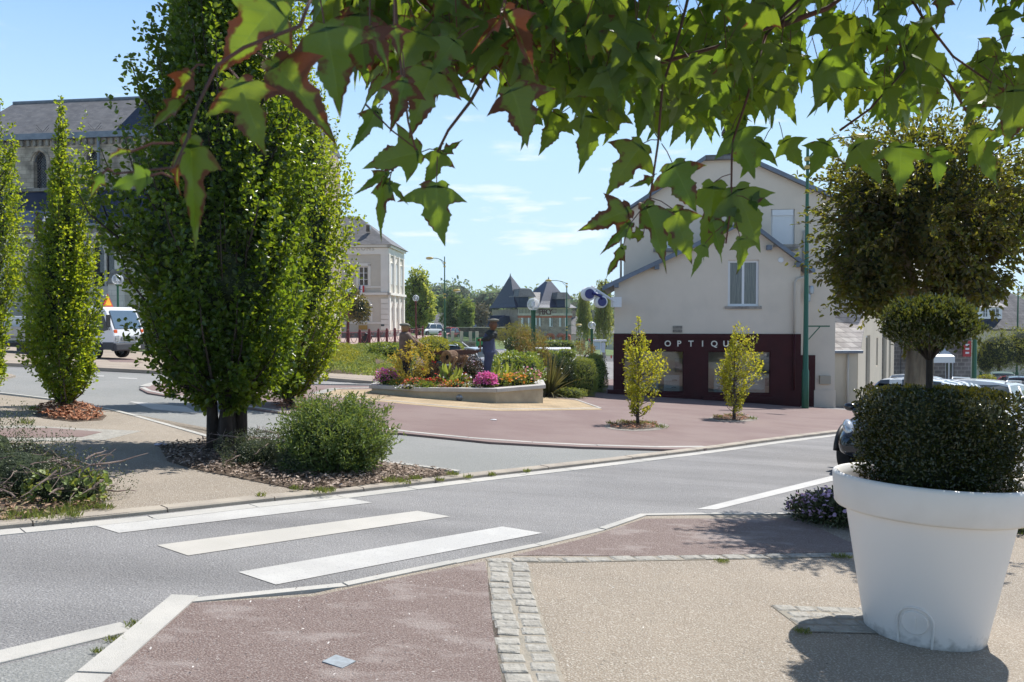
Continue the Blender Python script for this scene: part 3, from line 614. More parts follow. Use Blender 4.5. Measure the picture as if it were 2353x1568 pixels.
# ============================================================ BUILDINGS
def wall_mb(mb, outer, holes, y=0., t=.25):
    """upright wall in the local xz plane: outer polygon and holes, y is the street face, t its thickness"""
    loops = [[Vector((p[0], p[1], 0)) for p in outer]] + [[Vector((p[0], p[1], 0)) for p in h] for h in holes]
    flat = [p for l in loops for p in l]; tri = geometry.tessellate_polygon(loops)
    for yy in (y, y + t): mb.add([(p.x, yy, p.y) for p in flat], [list(f) for f in tri])
    for l in loops:
        n = len(l)
        for i in range(n):
            a, b = l[i], l[(i + 1) % n]; mb.add([(a.x, y, a.y), (b.x, y, b.y), (b.x, y + t, b.y), (a.x, y + t, a.y)], [(0, 1, 2, 3)])
    return mb
def rect(x0, x1, z0, z1): return [(x0, z0), (x1, z0), (x1, z1), (x0, z1)]
def archp(x0, x1, z0, zs, pointed=0, n=8):
    """opening with a round (or pointed) head springing at zs"""
    c = (x0 + x1) / 2; r = (x1 - x0) / 2; pts = [(x0, z0), (x1, z0)]
    if not pointed: pts += [(c + r * math.cos(math.pi * i / (2 * n) * 2 / 1), zs + r * math.sin(math.pi * i / n)) for i in range(0, n + 1)]
    else:
        q = pointed * r; R1 = (r * r + q * q) / (2 * r) if q > r else r
        a1 = math.atan2(q, R1 * 1. - r + 1e-9) if R1 > r else math.pi / 2
        for i in range(n + 1): a = a1 * i / n; pts.append((x1 - R1 + R1 * math.cos(a), zs + R1 * math.sin(a)))
        for i in range(n - 1, -1, -1): a = a1 * i / n; pts.append((x0 + R1 - R1 * math.cos(a), zs + R1 * math.sin(a)))
    return pts
def window(par, x0, x1, z0, z1, y=.12, fw=.06, nv=1, nh=0, fm=None, sill=True, pane_m=None, sillm=None, name='window', arch=False, hs=None):
    mb = MB(); fm = fm or M_white; d = .06
    mb.box(x0, x0 + fw, y, y + d, z0, z1); mb.box(x1 - fw, x1, y, y + d, z0, z1); mb.box(x0 + fw, x1 - fw, y, y + d, z0, z0 + fw); mb.box(x0 + fw, x1 - fw, y, y + d, z1 - fw, z1)
    for i in range(nv): c = x0 + (x1 - x0) * (i + 1) / (nv + 1); mb.box(c - fw * .5, c + fw * .5, y - .004, y + d, z0 + fw, z1 - fw)
    for i in range(nh): c = z0 + (z1 - z0) * (i + 1) / (nh + 1); mb.box(x0 + fw, x1 - fw, y + .003, y + d - .005, c - fw * .25, c + fw * .25)
    o = mb.build(name, fm, par)
    MB().box(x0 + fw * .5, x1 - fw * .5, y + .03, y + .045, z0 + fw * .5, z1 - fw * .5).build('pane', pane_m or M_glass, o)
    if sill: MB().box(x0 - .1, x1 + .1, -.07, .1, z0 - .1, z0 - .001).build('sill', sillm or M_sillstone, o)
    return o
M_sillstone = mat('sill_stone', (.36, .33, .29), .9, (.2, .18, .16), 5, bump=.3)
M_slate = masonry('slate', (.20, .195, .195), (.15, .15, .155), (.10, .10, .105), .32, .16, .006, .25, .55, vary=.25)
M_slateblueshade = masonry('slate_blue_shade', (.028, .048, .10), (.022, .038, .08), (.02, .028, .048), .3, .15, .006, .2, .5, vary=.15)  # darker, bluer slate; roof faces in shade get their shade from this colour
M_lime = masonry('church_stone', (.60, .51, .39), (.50, .42, .32), (.33, .28, .22), .7, .3, .014, .3, vary=.55)
M_limelight = masonry('pale_ashlar', (.82, .77, .67), (.75, .70, .60), (.56, .52, .45), .8, .33, .012, .2, vary=.25)
M_limeold = mat('weathered_stone', (.17, .155, .135), .95, (.33, .30, .25), 2.5, bump=.6, bscale=14)
# ---- the church across the side road
F1 = Frame(A(150, 800, 53), -R(8.5)); ch = inst_empty('church', F1, label='long stone church with grey slate roof behind the columnar trees', cat='church')
zb = gz(F1.o.x, F1.o.y) - F1.o.z - 1.; oz = F1.o.z
def cp(x, y, off=0): a, z = F1.L(x, y, off); return a, z - oz
aL = cp(-260, 500)[0]; aR = cp(560, 500)[0]; az = cp(200, 524)[1]                       # aisle wall
cz0 = cp(150, 440, 6)[1]; cz1 = cp(150, 321, 6)[1]; rz = cp(150, 234, 11.5)[1]
holes = []; wins = []
for xc in (235, 364, 110, -15, 490):
    a = cp(xc, 600)[0]; h0 = cp(235, 658)[1]; hs = cp(235, 588)[1]; holes.append(archp(a - .95, a + .95, h0, hs, 1.55)); wins.append((a, h0, hs))
mb = MB(); wall_mb(mb, rect(aL, aR, zb, az), holes, 0, .8); mb.build('wall', M_limelight, ch)
mb = MB(); mb.box(aL, aR, -.12, 0, az - .32, az - .02); mb.box(aL, aR, -.2, .3, az, az + .22); mb.box(aL, aR, -.1, -.002, zb, zb + 1.6)
for k in range(40): x = aL + (aR - aL) * (k + .5) / 40; mb.box(x - .12, x + .12, -.22, -.121, az - .3, az - .05)
mb.build('cornice', M_limeold, ch)
for a, h0, hs in wins:
    mb = MB()
    for dx in (-.95, 0, .95): mb.box(a + dx - .07, a + dx + .07, .3, .42, h0, hs + (.3 if dx else .1))
    P = archp(a - .95, a + .95, h0, hs, 1.55)[2:]; mb.tube([(p[0], .36, p[1]) for p in P], .09, 6)
    for s in (-1, 1): mb.tube([(a + s * .47 + .47 * math.cos(t), .36, hs + .75 * math.sin(t)) for t in [i * math.pi / 8 for i in range(9)]], .055, 5)
    mb.tube([(a + .42 * math.cos(t), .36, hs + 1.02 + .42 * math.sin(t)) for t in [i * math.pi / 6 for i in range(13)]], .06, 5)
    mb.tube([(p[0] + (p[0] - a) * .16, -.05, p[1] + .14) for p in archp(a - .95, a + .95, h0, hs, 1.55)[2:]], .1, 6)
    o = mb.build('window', M_limelight, ch); MB().poly([(p[0], .45, p[1]) for p in archp(a - .95, a + .95, h0, hs, 1.55)]).build('pane', M_glass, o)
for xc in (300, 172, 45, -75, 428):
    a = cp(xc, 600)[0]; top = cp(300, 560)[1]; mb = MB(); mid = cp(300, 640)[1]
    mb.box(a - .5, a + .5, -.9, 0, mid, top - .5); mb.box(a - .55, a + .55, -1.5, 0, zb, mid - .4)
    mb.mi = 1; mb.prism([(a - .6, -1.0, top - .5), (a - .6, 0, top - .5), (a - .6, 0, top + .5)], (1.2, 0, 0)); mb.prism([(a - .62, -1.6, mid - .4), (a - .62, -.9, mid - .4), (a - .62, -.9, mid + .5), (a - .62, -1.02, mid + .5)], (1.24, 0, 0))
    mb.build('buttress', [M_limelight, M_limeold], ch)
mb = MB(); mb.prism([(aL, -.25, az + .2), (aL, 6.2, cz0 + .1), (aL, 6.2, cz0 - .1), (aL, -.1, az + .02)], (aR - aL, 0, 0)); mb.build('roof', M_slateblueshade, ch)
MB().box(aL, aR, -.36, -.2, az + .1, az + .26).build('gutter', M_zinc, ch)
mb = MB(); p = cp(100, 527); q = cp(182, 507, 1.5); mb.tube([(cp(98, 527)[0], -.2, az + .28), (cp(182, 480, 5.9)[0], 5.9, cz0 + .22)], .09, 6); mb.build('roof_flashing', M_zinc, ch)
# clerestory
holes = []; cw = []
for xc in (92, 212, 322, -30, 450, 570):
    a = cp(xc, 400, 6)[0]; h0 = cp(92, 434, 6)[1]; hs = cp(92, 372, 6)[1]; holes.append(archp(a - .52, a + .52, h0, hs, 1.5)); cw.append((a, h0, hs))
mb = MB(); wall_mb(mb, rect(aL, aR, az, cz1), holes, 6, .8); mb.build('wall', M_lime, ch)
M_lattice = mat('lattice_lead', (.10, .10, .10), .7)
for a, h0, hs in cw:
    mb = MB(); z1 = hs + .75
    for s in (-1, 1):
        k = -1.
        while k < (z1 - h0) + 1.:
            zA, zB = h0 + k, h0 + k + 1.04
            mb.tube([(a - s * .52, 6.35, zA), (a + s * .52, 6.35, zB)], .018, 4); k += .21
    mb.tube([(p[0], 6.2, p[1]) for p in archp(a - .5, a + .5, h0, hs, 1.5)[1:]], .07, 6); mb.mi = 1
    mb.tube([(a + (p[0] - a) * 1.4, 5.96, p[1] + .08) for p in archp(a - .52, a + .52, h0, hs, 1.5)[1:]], .1, 6)
    o = mb.build('window', [M_lattice, M_lime], ch); MB().poly([(p[0], 6.4, p[1]) for p in archp(a - .52, a + .52, h0, hs, 1.5)]).build('pane', M_glass, o)
mb = MB(); mb.box(aL, aR, 5.85, 6.2, cz1, cz1 + .18)
for k in range(50): x = aL + (aR - aL) * (k + .5) / 50; mb.box(x - .1, x + .1, 5.78, 5.999, cz1 - .42, cz1 - .02)
mb.box(aL, aR, 5.8, 5.999, cz0 + .02, cz0 + .25); mb.build('cornice', M_limeold, ch)
MB().tube([(cp(227, 400, 5.8)[0], 5.8, cz0), (cp(227, 400, 5.8)[0], 5.8, cz1)], .1, 8).build('downpipe', M_zinc, ch)
MB().box(aL, aR, 5.6, 5.84, cz1 + .0, cz1 + .42).build('gutter', M_zinc, ch)
mb = MB(); e0 = cz1 + .3; mb.prism([(aL, 5.7, e0), (aL, 11.5, rz), (aL, 17.3, e0)], (aR - aL, 0, 0)); mb.build('roof', M_slate, ch)
MB().tube([(aL, 11.5, rz + .05), (aR, 11.5, rz + .05)], .13, 6).build('ridge', M_zinc, ch)
tx0 = cp(262, 315, 5.7)[0]; tx1 = cp(530, 315, 5.7)[0]; tm = (tx0 + tx1) / 2
mb = MB(); mb.prism([(tx0, 5.66, e0 + .02), (tx1, 5.66, e0 + .02), (tm, 5.66, rz)], (0, 5.84, 0)); mb.build('roof', M_slateblueshade, ch)  # cross roof in the dark slate: its shade is put into the colour
mb = MB(); mb.tube([(tx0, 5.66, e0 + .06), (tm, 11.4, rz + .06)], .1, 6); mb.build('roof_flashing', M_zinc, ch)
t0 = cp(409, 100, 4)[0]; t1 = cp(590, 100, 4)[0]; mb = MB(); tw = t1 - t0
for wx0, wx1 in ((t0, t1),): mb.box(wx0, wx1, 3.9, 3.9 + tw, zb, 34)
mb.build('tower', M_lime, ch)
mb = MB()
for wx in (t0, t1): mb.box(wx - .35, wx + .35, 3.5, 4.4, zb, 26); mb.box(wx - .5, wx + .5, 3.2, 4.2, zb, 15)
for z in (16, 24, 33): mb.box(t0 - .12, t1 + .12, 3.78, 3.899, z, z + .35)
mb.build('tower_buttress', M_lime, ch)
mb = MB(); mb.box(aR - .8, aR - .003, .803, 17, zb, az - .35); mb.box(aR - .8, aR - .003, 6.803, 17, az - .35, cz1); mb.prism([(aR - .8, 6.3, cz1 + .001), (aR - .8, 16.7, cz1 + .001), (aR - .8, 11.5, rz - .35)], (.79, 0, 0)); mb.prism([(aR - .8, .9, az - .34), (aR - .8, 6.2, az - .34), (aR - .8, 6.2, cz0 - .4)], (.78, 0, 0)); mb.box(aL, aR - .81, 16.5, 17, zb, cz1); mb.build('end_wall', M_lime, ch)
# ---- white school house
M_cream = mat('cream_render', (.60, .55, .47), .85, (.55, .50, .43), .8); M_wht = mat('white_stone_trim', (.80, .76, .70), .8, (.74, .70, .64), .6)
F2 = Frame(A(901, 780, 88), -R(3)); sc = inst_empty('school_house', F2, label='white two storey school building with hipped slate roof left of the square', cat='school')
def sp(x, y, off=0): a, z = F2.L(x, y, off); return a, z - F2.o.z
def s3(x, y): return ((850 + y / 2.613) / 1.741, (1250 + x / 2.613) / 1.741)
def sq(x, y): return sp((1250 + x / 2.613) / 1.741, (850 + y / 2.613) / 1.741)
xr = sq(785, 0)[0]; xl = xr - 17; z0 = sq(400, 1345)[1] - .8; z1 = sq(400, 352)[1]; zm = sq(400, 865)[1]; zcorn = sq(400, 432)[1]
wx = [sq(478, 0)[0], sq(580, 0)[0]]; ww = wx[1] - wx[0]; pitch = 3.4; H = []; W1 = []
for k in range(4):
    a = wx[0] - k * pitch; H.append(rect(a, a + ww, sq(0, 770)[1], sq(0, 568)[1])); W1.append(a)
    H.append(archp(a - .15, a + ww + .15, sq(0, 1145)[1], sq(0, 985)[1]))
dep = 9.; mb = MB(); wall_mb(mb, rect(xl, xr, z0, z1), H, 0, .4); mb.box(xr - .4, xr, .4, dep, z0, z1); mb.box(xl, xl + .4, .4, dep, z0, z1); mb.box(xl, xr, dep - .4, dep, z0, z1)
mb.build('wall', M_cream, sc)
mb = MB(); cwd = sq(785, 0)[0] - sq(712, 0)[0]
for x in (xr - cwd, xl):
    mb.box(x, x + cwd + .06, -.1, -.003, zm + .3, zcorn)
    k = z0 + 2.
    while k < zm - .5: mb.box(x, x + cwd + .08, -.12, -.003, k, k + .5); k += .56
for k in (zm, z1 - .15): mb.box(xl - .35, xr + .35, -.4, -.003, k, k + .25); mb.box(xr + .003, xr + .35, -.4, dep, k, k + .25)
mb.box(xl - .1, xr + .1, -.14, -.003, zcorn - .1, z1 - .2); mb.box(xr + .003, xr + .12, -.1, dep, zcorn - .1, z1 - .2)
mb.box(xl, xr, -.08, -.002, sq(0, 790)[1], sq(0, 772)[1] - .02); mb.box(xl, xr, -.08, -.002, sq(0, 1165)[1], sq(0, 1148)[1])
for a in W1:
    for q0, q1, u0, u1 in ((a - .25, a, sq(0, 770)[1], sq(0, 540)[1]), (a + ww, a + ww + .25, sq(0, 770)[1], sq(0, 540)[1]), (a - .25, a + ww + .25, sq(0, 565)[1], sq(0, 535)[1])): mb.box(q0, q1, -.07, -.002, u0, u1)
    mb.tube([(p[0], -.0, p[1]) for p in archp(a - .3, a + ww + .3, sq(0, 1145)[1], sq(0, 985)[1])[1:] + [(a - .3, sq(0, 1145)[1])]], .14, 5)
# side (right end) with its pilasters and blind windows
for k in range(4): y = .3 + k * (dep - .6) / 3 * .98; mb.box(xr + .003, xr + .18, y - .28, y + .28, zm + .25, zcorn); mb.box(xr + .003, xr + .2, y - .28, y + .28, z0 + 2, zm)
for k in range(3):
    y = .3 + (k + .5) * (dep - .6) / 3; mb.tube([(xr + .06, y - .6, z0 + 3.), (xr + .06, y - .6, zm - 1.4), (xr + .06, y, zm - .7), (xr + .06, y + .6, zm - 1.4), (xr + .06, y + .6, z0 + 3.)], .1, 5)
    mb.tube([(xr + .06, y - .6, zm + 1.2), (xr + .06, y - .6, zcorn - .9), (xr + .06, y, zcorn - (.3 if k == 1 else .85)), (xr + .06, y + .6, zcorn - .9), (xr + .06, y + .6, zm + 1.2)], .1, 5)
mb.build('stone_trim', M_wht, sc)
for k in (0, 1, 2):
    y = .3 + (k + .5) * (dep - .6) / 3; MB().box(xr + .004, xr + .03, y - .5, y + .5, zm + 1.2, zcorn - .9).build('blind_window', M_white, sc)
MB().box(xl - .05, xr + .05, -.06, dep, z0, z0 + 1.7).build('plinth', mat('grey_plinth', (.26, .24, .22), .9, (.18, .17, .16), 2), sc)
for a in W1:
    window(sc, a, a + ww, sq(0, 770)[1], sq(0, 568)[1], .15, .1, 1, 2, sill=False); o = window(sc, a - .15, a + ww + .15, sq(0, 1145)[1], sq(0, 985)[1] + ww / 2, .15, .1, 1, 3, sill=False)
mb = MB(); rzt = sq(0, 110)[1] + 1.2; ov = .55
ex = xr - 4.2; mb.add([(xl - ov, -ov, z1 + .1), (xr + ov, -ov, z1 + .1), (xr + ov, dep + ov, z1 + .1), (xl - ov, dep + ov, z1 + .1), (xl + 4, dep / 2, rzt), (ex, dep / 2, rzt)], [(0, 1, 5, 4), (1, 2, 5), (2, 3, 4, 5), (3, 0, 4), (0, 3, 2, 1)]); mb.build('roof', M_slate, sc)
MB().box(sq(540, 0)[0], sq(578, 0)[0], .9, 1.5, z1 + 1.6, z1 + 2.3).build('skylight', M_glass, sc)
letters('ECOLE DES GARCONS', .62, .02, mat('faded_lettering', (.52, .49, .44), .9), sc, (sq(695, 0)[0] - 8.2, -.16, sq(0, 402)[1]), gap=.2)
MB().box(sq(478, 0)[0], sq(570, 0)[0], -.12, -.065, sq(0, 1225)[1], sq(0, 1180)[1]).build('brass_plaque', mat('brass', (.36, .24, .07), .45, metal=.6), sc)
MB().box(sq(714, 0)[0], sq(748, 0)[0], -.16, -.122, sq(0, 1190)[1], sq(0, 1170)[1]).build('name_plate', mat('plate_dark', (.03, .05, .06), .5), sc)
mb = MB(); fx = sq(515, 0)[0]; fz = sq(0, 770)[1]
for i in range(3):
    mb.mi = i; mb.prism([(fx - .3 + i * .2, -.25, fz), (fx - .1 + i * .2, -.25, fz), (fx - .1 + i * .2, -.32, fz - .95), (fx - .3 + i * .2, -.32, fz - .95)], (0, .02, 0))
fl = mb.build('flag', [mat('flag_blue', (.03, .05, .3), .8), M_white, mat('flag_red', (.5, .03, .03), .8)]); fl.matrix_world = Matrix.Translation(F2.o) @ Matrix.Rotation(F2.a, 4, 'Z'); tag(fl, 'small blue white and red flag hanging from a school window', 'flag')
# ---- station-like house PERCY with two steep pyramid roofs
M_rubble = masonry('brown_rubble', (.42, .33, .26), (.28, .23, .19), (.44, .38, .32), .45, .24, .03, .6, vary=.4)
M_brickred = mat('red_brick_trim', (.50, .16, .09), .85, (.40, .12, .07), 3); M_concr = mat('cream_concrete', (.62, .56, .45), .85, (.5, .45, .37), 1.5)
o0 = A(1191, 793, 150); F3 = Frame((o0.x, o0.y, o0.z), R(24)); st = inst_empty('town_hall', F3, label='stone building lettered PERCY with two steep slate pyramid roofs', cat='building')
def tq(x, y, off=0): a, z = F3.L((1700 + x / 2.941) / 1.741, (1000 + y / 2.941) / 1.741, off); return a, z - F3.o.z
Lw = tq(1722, 800)[0]; zt = tq(1100, 712)[1] + .2; zb2 = -3.
mb = MB(); H = []; arch = []
for x0, x1 in ((1450, 1500), (1575, 1620), (1650, 1690), (1170, 1210), (1270, 1315)):
    a, b = tq(x0, 0)[0], tq(x1, 0)[0]; H.append(archp(a, b, tq(1500, 1120)[1], tq(1500, 1035)[1])); arch.append((a, b))
ww3 = []
for x0, x1 in ((1135, 1170), (1215, 1245), (1303, 1322), (1345, 1370), (1465, 1510), (1583, 1610), (1652, 1668)):
    a, b = tq(x0, 0)[0], tq(x1, 0)[0]; H.append(rect(a, b, tq(1400, 905)[1], tq(1400, 782)[1])); ww3.append((a, b))
wall_mb(mb, rect(0, Lw, zb2, zt), H, 0, .4); mb.build('wall', M_rubble, st)
WL = 12.5; mb = MB(); mb.box(0.0, .4, .4, WL, zb2, zt); mb.box(Lw - .4, Lw, .4, WL, zb2, zt); mb.box(0, Lw, WL - .3, WL, zb2, zt); mb.build('wall', mat('brown_render', (.46, .37, .28), .9, (.36, .29, .23), 1.5), st)
for a, b in arch:
    mb = MB(); P = archp(a, b, tq(1500, 1120)[1], tq(1500, 1035)[1])[1:]; mb.tube([(p[0] + (1 if p[0] > (a + b) / 2 else -1) * .2, -.05, p[1] + .1) for p in P], .32, 4); mb.build('brick_arch', M_brickred, st)
    zz = tq(1500, 1035)[1]; o = window(st, a, b, tq(1500, 1120)[1], zz + (b - a) / 2, .2, .12, 1, 2, sill=False)
for a, b in ww3:
    o = window(st, a, b, tq(1400, 905)[1], tq(1400, 782)[1], .15, .1, 1, 0, sill=False)
    MB().box(a - .05, a + (b - a) * .45, -.06, -.003, tq(1400, 905)[1], tq(1400, 782)[1]).build('shutter', M_white, o)
mb = MB(); mb.box(-.1, Lw + .1, -.1, -.003, tq(1400, 800)[1], tq(1400, 776)[1]); mb.build('brick_band', M_brickred, st)
mb = MB(); zp0, zp1, zp2 = tq(1400, 774)[1], tq(1400, 748)[1], zt + .1; mb.box(-.15, Lw + .15, -.2, -.003, zp0 + .02, zp1); mb.box(-.15, Lw + .15, -.25, .1, zp2, zp2 + .25)
for u0, u1 in ((1098, 1300), (1550, 1722)):
    a, b = tq(u0, 0)[0], tq(u1, 0)[0]; n = 12
    for k in range(n): x = a + (b - a) * k / n; mb.box(x, x + (b - a) / n * .5, -.18, -.003, zp1, zp2)
a, b = tq(1345, 0)[0], tq(1482, 0)[0]; mb.box(a, b, -.3, -.003, zp0 - .1, tq(1400, 700)[1]); mb.build('parapet', M_concr, st)
for u0, u1 in ((1098, 1300), (1550, 1722)): MB().box(tq(u0, 0)[0], tq(u1, 0)[0], -.02, -.001, zp1, zp2).build('parapet_shade_strip', M_dark, st)  # dark strip behind the balusters, painting in the shade of the slots
letters('PERCY', 1.45, .03, mat('dark_lettering', (.10, .045, .04), .8), st, (a + (b - a) / 10, -.36, zp0 + .2), adv=(b - a) / 5)
def steep(mb, x0, x1, y0, y1, zb_, ax, ay, zt_, flare=.28):
    ring = [(x0, y0), (x1, y0), (x1, y1), (x0, y1)]; vs = []; k = 3
    for t, s in ((0, 1.0), (.1, .83), (.22, .70), (1, 0)):
        for px, py in ring: vs.append((ax + (px - ax) * s, ay + (py - ay) * s, zb_ + (zt_ - zb_) * t))
    fs = [(i * 4 + j, i * 4 + (j + 1) % 4, (i + 1) * 4 + (j + 1) % 4, (i + 1) * 4 + j) for i in range(3) for j in range(4)]
    mb.add(vs, fs)
xm = tq(1320, 0)[0]; mb = MB(); zr = zt + .3; a1 = tq(1100, 0)[0] - .7
apz = tq(1005, 296, 4.5)[1]; ax1 = tq(1005, 296, 4.5)[0]; steep(mb, -.8, xm, -.7, WL, zr, ax1, 4.5, apz)
x2 = tq(1455, 0, 4.)[0]; steep(mb, tq(1310, 0)[0], Lw + .8, -.7, WL, zr, x2, 4., tq(1455, 335, 4.)[1]); mb.build('roof', M_slateblueshade, st)
mb = MB(); rza = tq(1300, 500, 3.5)[1]; mb.prism([(ax1, -.3, zr), (ax1, 3.5, rza), (ax1, WL, zr)], (x2 - ax1 + .3, 0, 0)); mb.build('roof', M_slate, st)
for u0, u1, v0, v1, v2 in ((1085, 1295, 555, 462, 705), (1533, 1722, 575, 495, 715)):
    a, b = tq(u0, 0, -.3)[0], tq(u1, 0, -.3)[0]; mb = MB(); mb.mi = 0
    mb.prism([(a, -.8, tq(1200, v0)[1]), (b, -.8, tq(1200, v0)[1]), (b - .8, -.3, tq(1200, v1)[1]), (a + .5, -.3, tq(1200, v1)[1])], (0, 4.2, 0)); mb.mi = 1
    mb.box(a + .2, b - 1.4, -.45, 3.5, zt + .4, tq(1200, v0)[1] - .05); mb.mi = 2; mb.box(b - 1.35, b - .3, -.5, 3.5, zt + .4, tq(1200, v0)[1] - .05); mb.build('dormer', [M_slate, M_slateblueshade, M_concr], st)
mb = MB(); mb.box(tq(1130, 0, 2)[0], tq(1235, 0, 2)[0], 2.2, 3.6, zr, tq(1200, 452, 2)[1]); mb.build('chimney', M_concr, st)
for ax_, ay_, zz in ((ax1, 4.5, apz), (x2, 4., tq(1455, 335, 4.)[1])): MB().lathe([(.35, -.7), (.18, -.3), (.02, .35)], 6, (ax_, ay_, zz)).build('finial', M_zinc, st)
mb = MB(); ll = Frame(F3.o, R(24)); mb.prism([(-5.2, 2.5, zt - 3.2), (-5.2, 10, zt - 3.2), (-1.2, 9.4, zt + .1 - 1.2), (-1.2, 3.2, zt - 1.1)], (1.1, 0, -1.2)); mb.box(-5, -.003, 2.8, 9.8, zb2, zt - 4.2)
mb.add([(-5.6, 2.2, zt - 4.6), (-.003, 2.2, zt - 4.6), (-.003, 10.2, zt - 4.6), (-5.6, 10.2, zt - 4.6), (-3.8, 4., zt - 1.2), (-.003, 4., zt - 1.2), (-.003, 8., zt - 1.2), (-3.8, 8., zt - 1.2)], [(0, 1, 5, 4), (3, 0, 4, 7), (2, 3, 7, 6), (4, 5, 6, 7)])
mb.build('side_wing', M_slateblueshade, st)
# ---- optician's house: a low gabled front and a higher gable behind
def c6(x, y): return (2300 + x / 2.139) / 1.741, (550 + y / 2.139) / 1.741
def c7(x, y): return (2350 + x / 2.241) / 1.741, (1150 + y / 2.241) / 1.741
M_rend = mat('warm_render', (.74, .645, .53), .9, (.69, .60, .49), .5, bump=.15, bscale=60, col3=(.56, .50, .42), scale3=.8, amt3=.5, lo3=.55, hi3=.8)
M_maroon = mat('maroon_shopfront', (.055, .006, .008), .6, (.042, .005, .007), 1.2, spec=.25)
q = A(1411, 907, 32); F4 = Frame((q.x, q.y, gz(q.x, q.y)), -R(8)); ho = inst_empty('shop_house', F4, label='cream gabled house with a maroon optician shopfront', cat='house')
def hp(x, y, off=0): a, z = F4.L(x, y, off); return a, z - F4.o.z
def h6(x, y, off=0): return hp(*c6(x, y), off)
def h7(x, y, off=0): return hp(*c7(x, y), off)
X0, X1 = 0., h7(1905, 500)[0]; eL = h6(335, 1262)[1]; ap = h6(1468, 735); eR = h6(1930, 1085)[1]; zsh = h7(1000, 416)[1]
wn = rect(h6(1318, 0)[0], h6(1585, 0)[0], h6(1450, 1445)[1], h6(1450, 1050)[1])
mb = MB(); wall_mb(mb, [(X0, zsh), (X1, zsh), (X1, eR), ap, (X0, eL)], [wn], 0, .3); mb.box(X0, X0 + .3, .3, 6, -1, eL - .05); mb.box(X1 - .3, X1, .3, 1.15, -1, eR - .05); mb.build('wall', M_rend, ho)
g1 = [h7(325, 0)[0], h7(870, 0)[0], h7(600, 942)[1], h7(600, 565)[1]]; g2 = [h7(1078, 0)[0], h7(1650, 0)[0], h7(1400, 955)[1], h7(1400, 570)[1]]
mb = MB(); wall_mb(mb, rect(X0 - .03, X1 + .03, -1.2, zsh), [rect(*g1), rect(*g2)], -.05, .35)
mb.box(h7(650, 0)[0], h7(1530, 0)[0], -.16, -.051, zsh - .17, zsh - .04)
for g in (g1, g2): mb.box(g[0] - .16, g[1] + .12, -.2, -.051, g[2] - .24, g[2] - .1)
mb.box(X0 - .25, X0 + .4, -.25, -.205, .0, .22)
for g in (g1, g2): mb.box(g[0] - .05, g[1] + .05, -.08, -.051, g[3] + .01, g[3] + .07)
mb.build('shopfront', M_maroon, ho)
M_shopglass = bpy.data.materials.new('shop_glass'); M_shopglass.use_nodes = True; t = M_shopglass.node_tree; t.nodes.clear()
o_ = N(t, 'ShaderNodeOutputMaterial'); tr_ = N(t, 'ShaderNodeBsdfTransparent'); gl_ = N(t, 'ShaderNodeBsdfGlossy'); gl_.inputs['Roughness'].default_value = .03; ms_ = N(t, 'ShaderNodeMixShader'); fr_ = N(t, 'ShaderNodeFresnel'); fr_.inputs[0].default_value = 1.9
tr_.inputs[0].default_value = (.88, .92, .9, 1); L = t.links.new; L(fr_.outputs[0], ms_.inputs[0]); L(tr_.outputs[0], ms_.inputs[1]); L(gl_.outputs[0], ms_.inputs[2]); L(ms_.outputs[0], o_.inputs[0])
for g in (g1, g2):
    mb = MB(); mb.box(g[0], g[0] + .05, .0, .08, g[2], g[3]); mb.box(g[1] - .05, g[1], .0, .08, g[2], g[3]); mb.box(g[0] + .05, g[1] - .05, .0, .08, g[2], g[2] + .05); mb.box(g[0] + .05, g[1] - .05, .0, .08, g[3] - .05, g[3])
    o = mb.build('shop_window', M_maroon, ho); MB().box(g[0] + .02, g[1] - .02, .03, .045, g[2] + .02, g[3] - .02).build('pane', M_shopglass, o)
M_int = mat('shop_interior', (.42, .41, .38), .8, (.36, .35, .33), 1.); M_disp = mat('display_white', (.82, .84, .88), .5)
mb = MB(); mb.box(X0 + .35, X1 - .35, 1.9, 2.0, -.6, zsh - .3); mb.box(X0 + .35, X1 - .35, .3, 1.9, -.7, -.45); mb.box(X0 + .35, X1 - .35, .3, 1.9, zsh - .35, zsh - .3); mb.build('shop_interior', M_int, ho)
for x0, x1, y0, y1 in ((690, 830, 785, 938), (340, 640, 785, 930), (1140, 1230, 790, 945), (1300, 1600, 795, 945)):
    mb = MB(); a, b = h7(x0, 0, .5)[0], h7(x1, 0, .5)[0]; za, zb_ = h7(x0, y1, .5)[1], h7(x0, y0, .5)[1]; mb.box(a, b, .5, .56, za, zb_)
    for k in (.2, .62): mb.box(a + .05, b - .05, .36, .499, za + (zb_ - za) * k, za + (zb_ - za) * k + .02)
    o = mb.build('display_stand', M_disp, ho)
    for k in (.22, .64):
        c = a + (b - a) * random.uniform(.3, .7); z = za + (zb_ - za) * k; MB().tube([(c - .09, .42, z + .04), (c - .03, .40, z + .05), (c + .03, .40, z + .05), (c + .09, .42, z + .04)], .012, 5).build('spectacles', M_dark, o)
for x, y in ((820, 700), (1540, 620), (1620, 620), (1610, 820), (460, 640)):
    a, z = h7(x, y, .9); MB().box(a - .16, a + .16, .9, .93, z - .28, z + .28).build('poster', mat('poster_grey', (.22, .22, .25), .6, (.5, .5, .52), 3), ho)
letters('OPTIQUE', .315, .02, mat('shop_letter', (.80, .76, .66), .5), ho, (h7(722, 0)[0], -.10, h7(722, 528)[1]), adv=(h7(1243, 0)[0] - h7(722, 0)[0]) / 5)
window(ho, wn[0][0], wn[1][0], wn[0][1], wn[2][1], .1, .09, 1, 0, name='window', sill=True, pane_m=mat('net_curtain_glass', (.07, .085, .085), .12, (.16, .17, .16), 6, spec=.7, stretch=(6, 6, .3)))
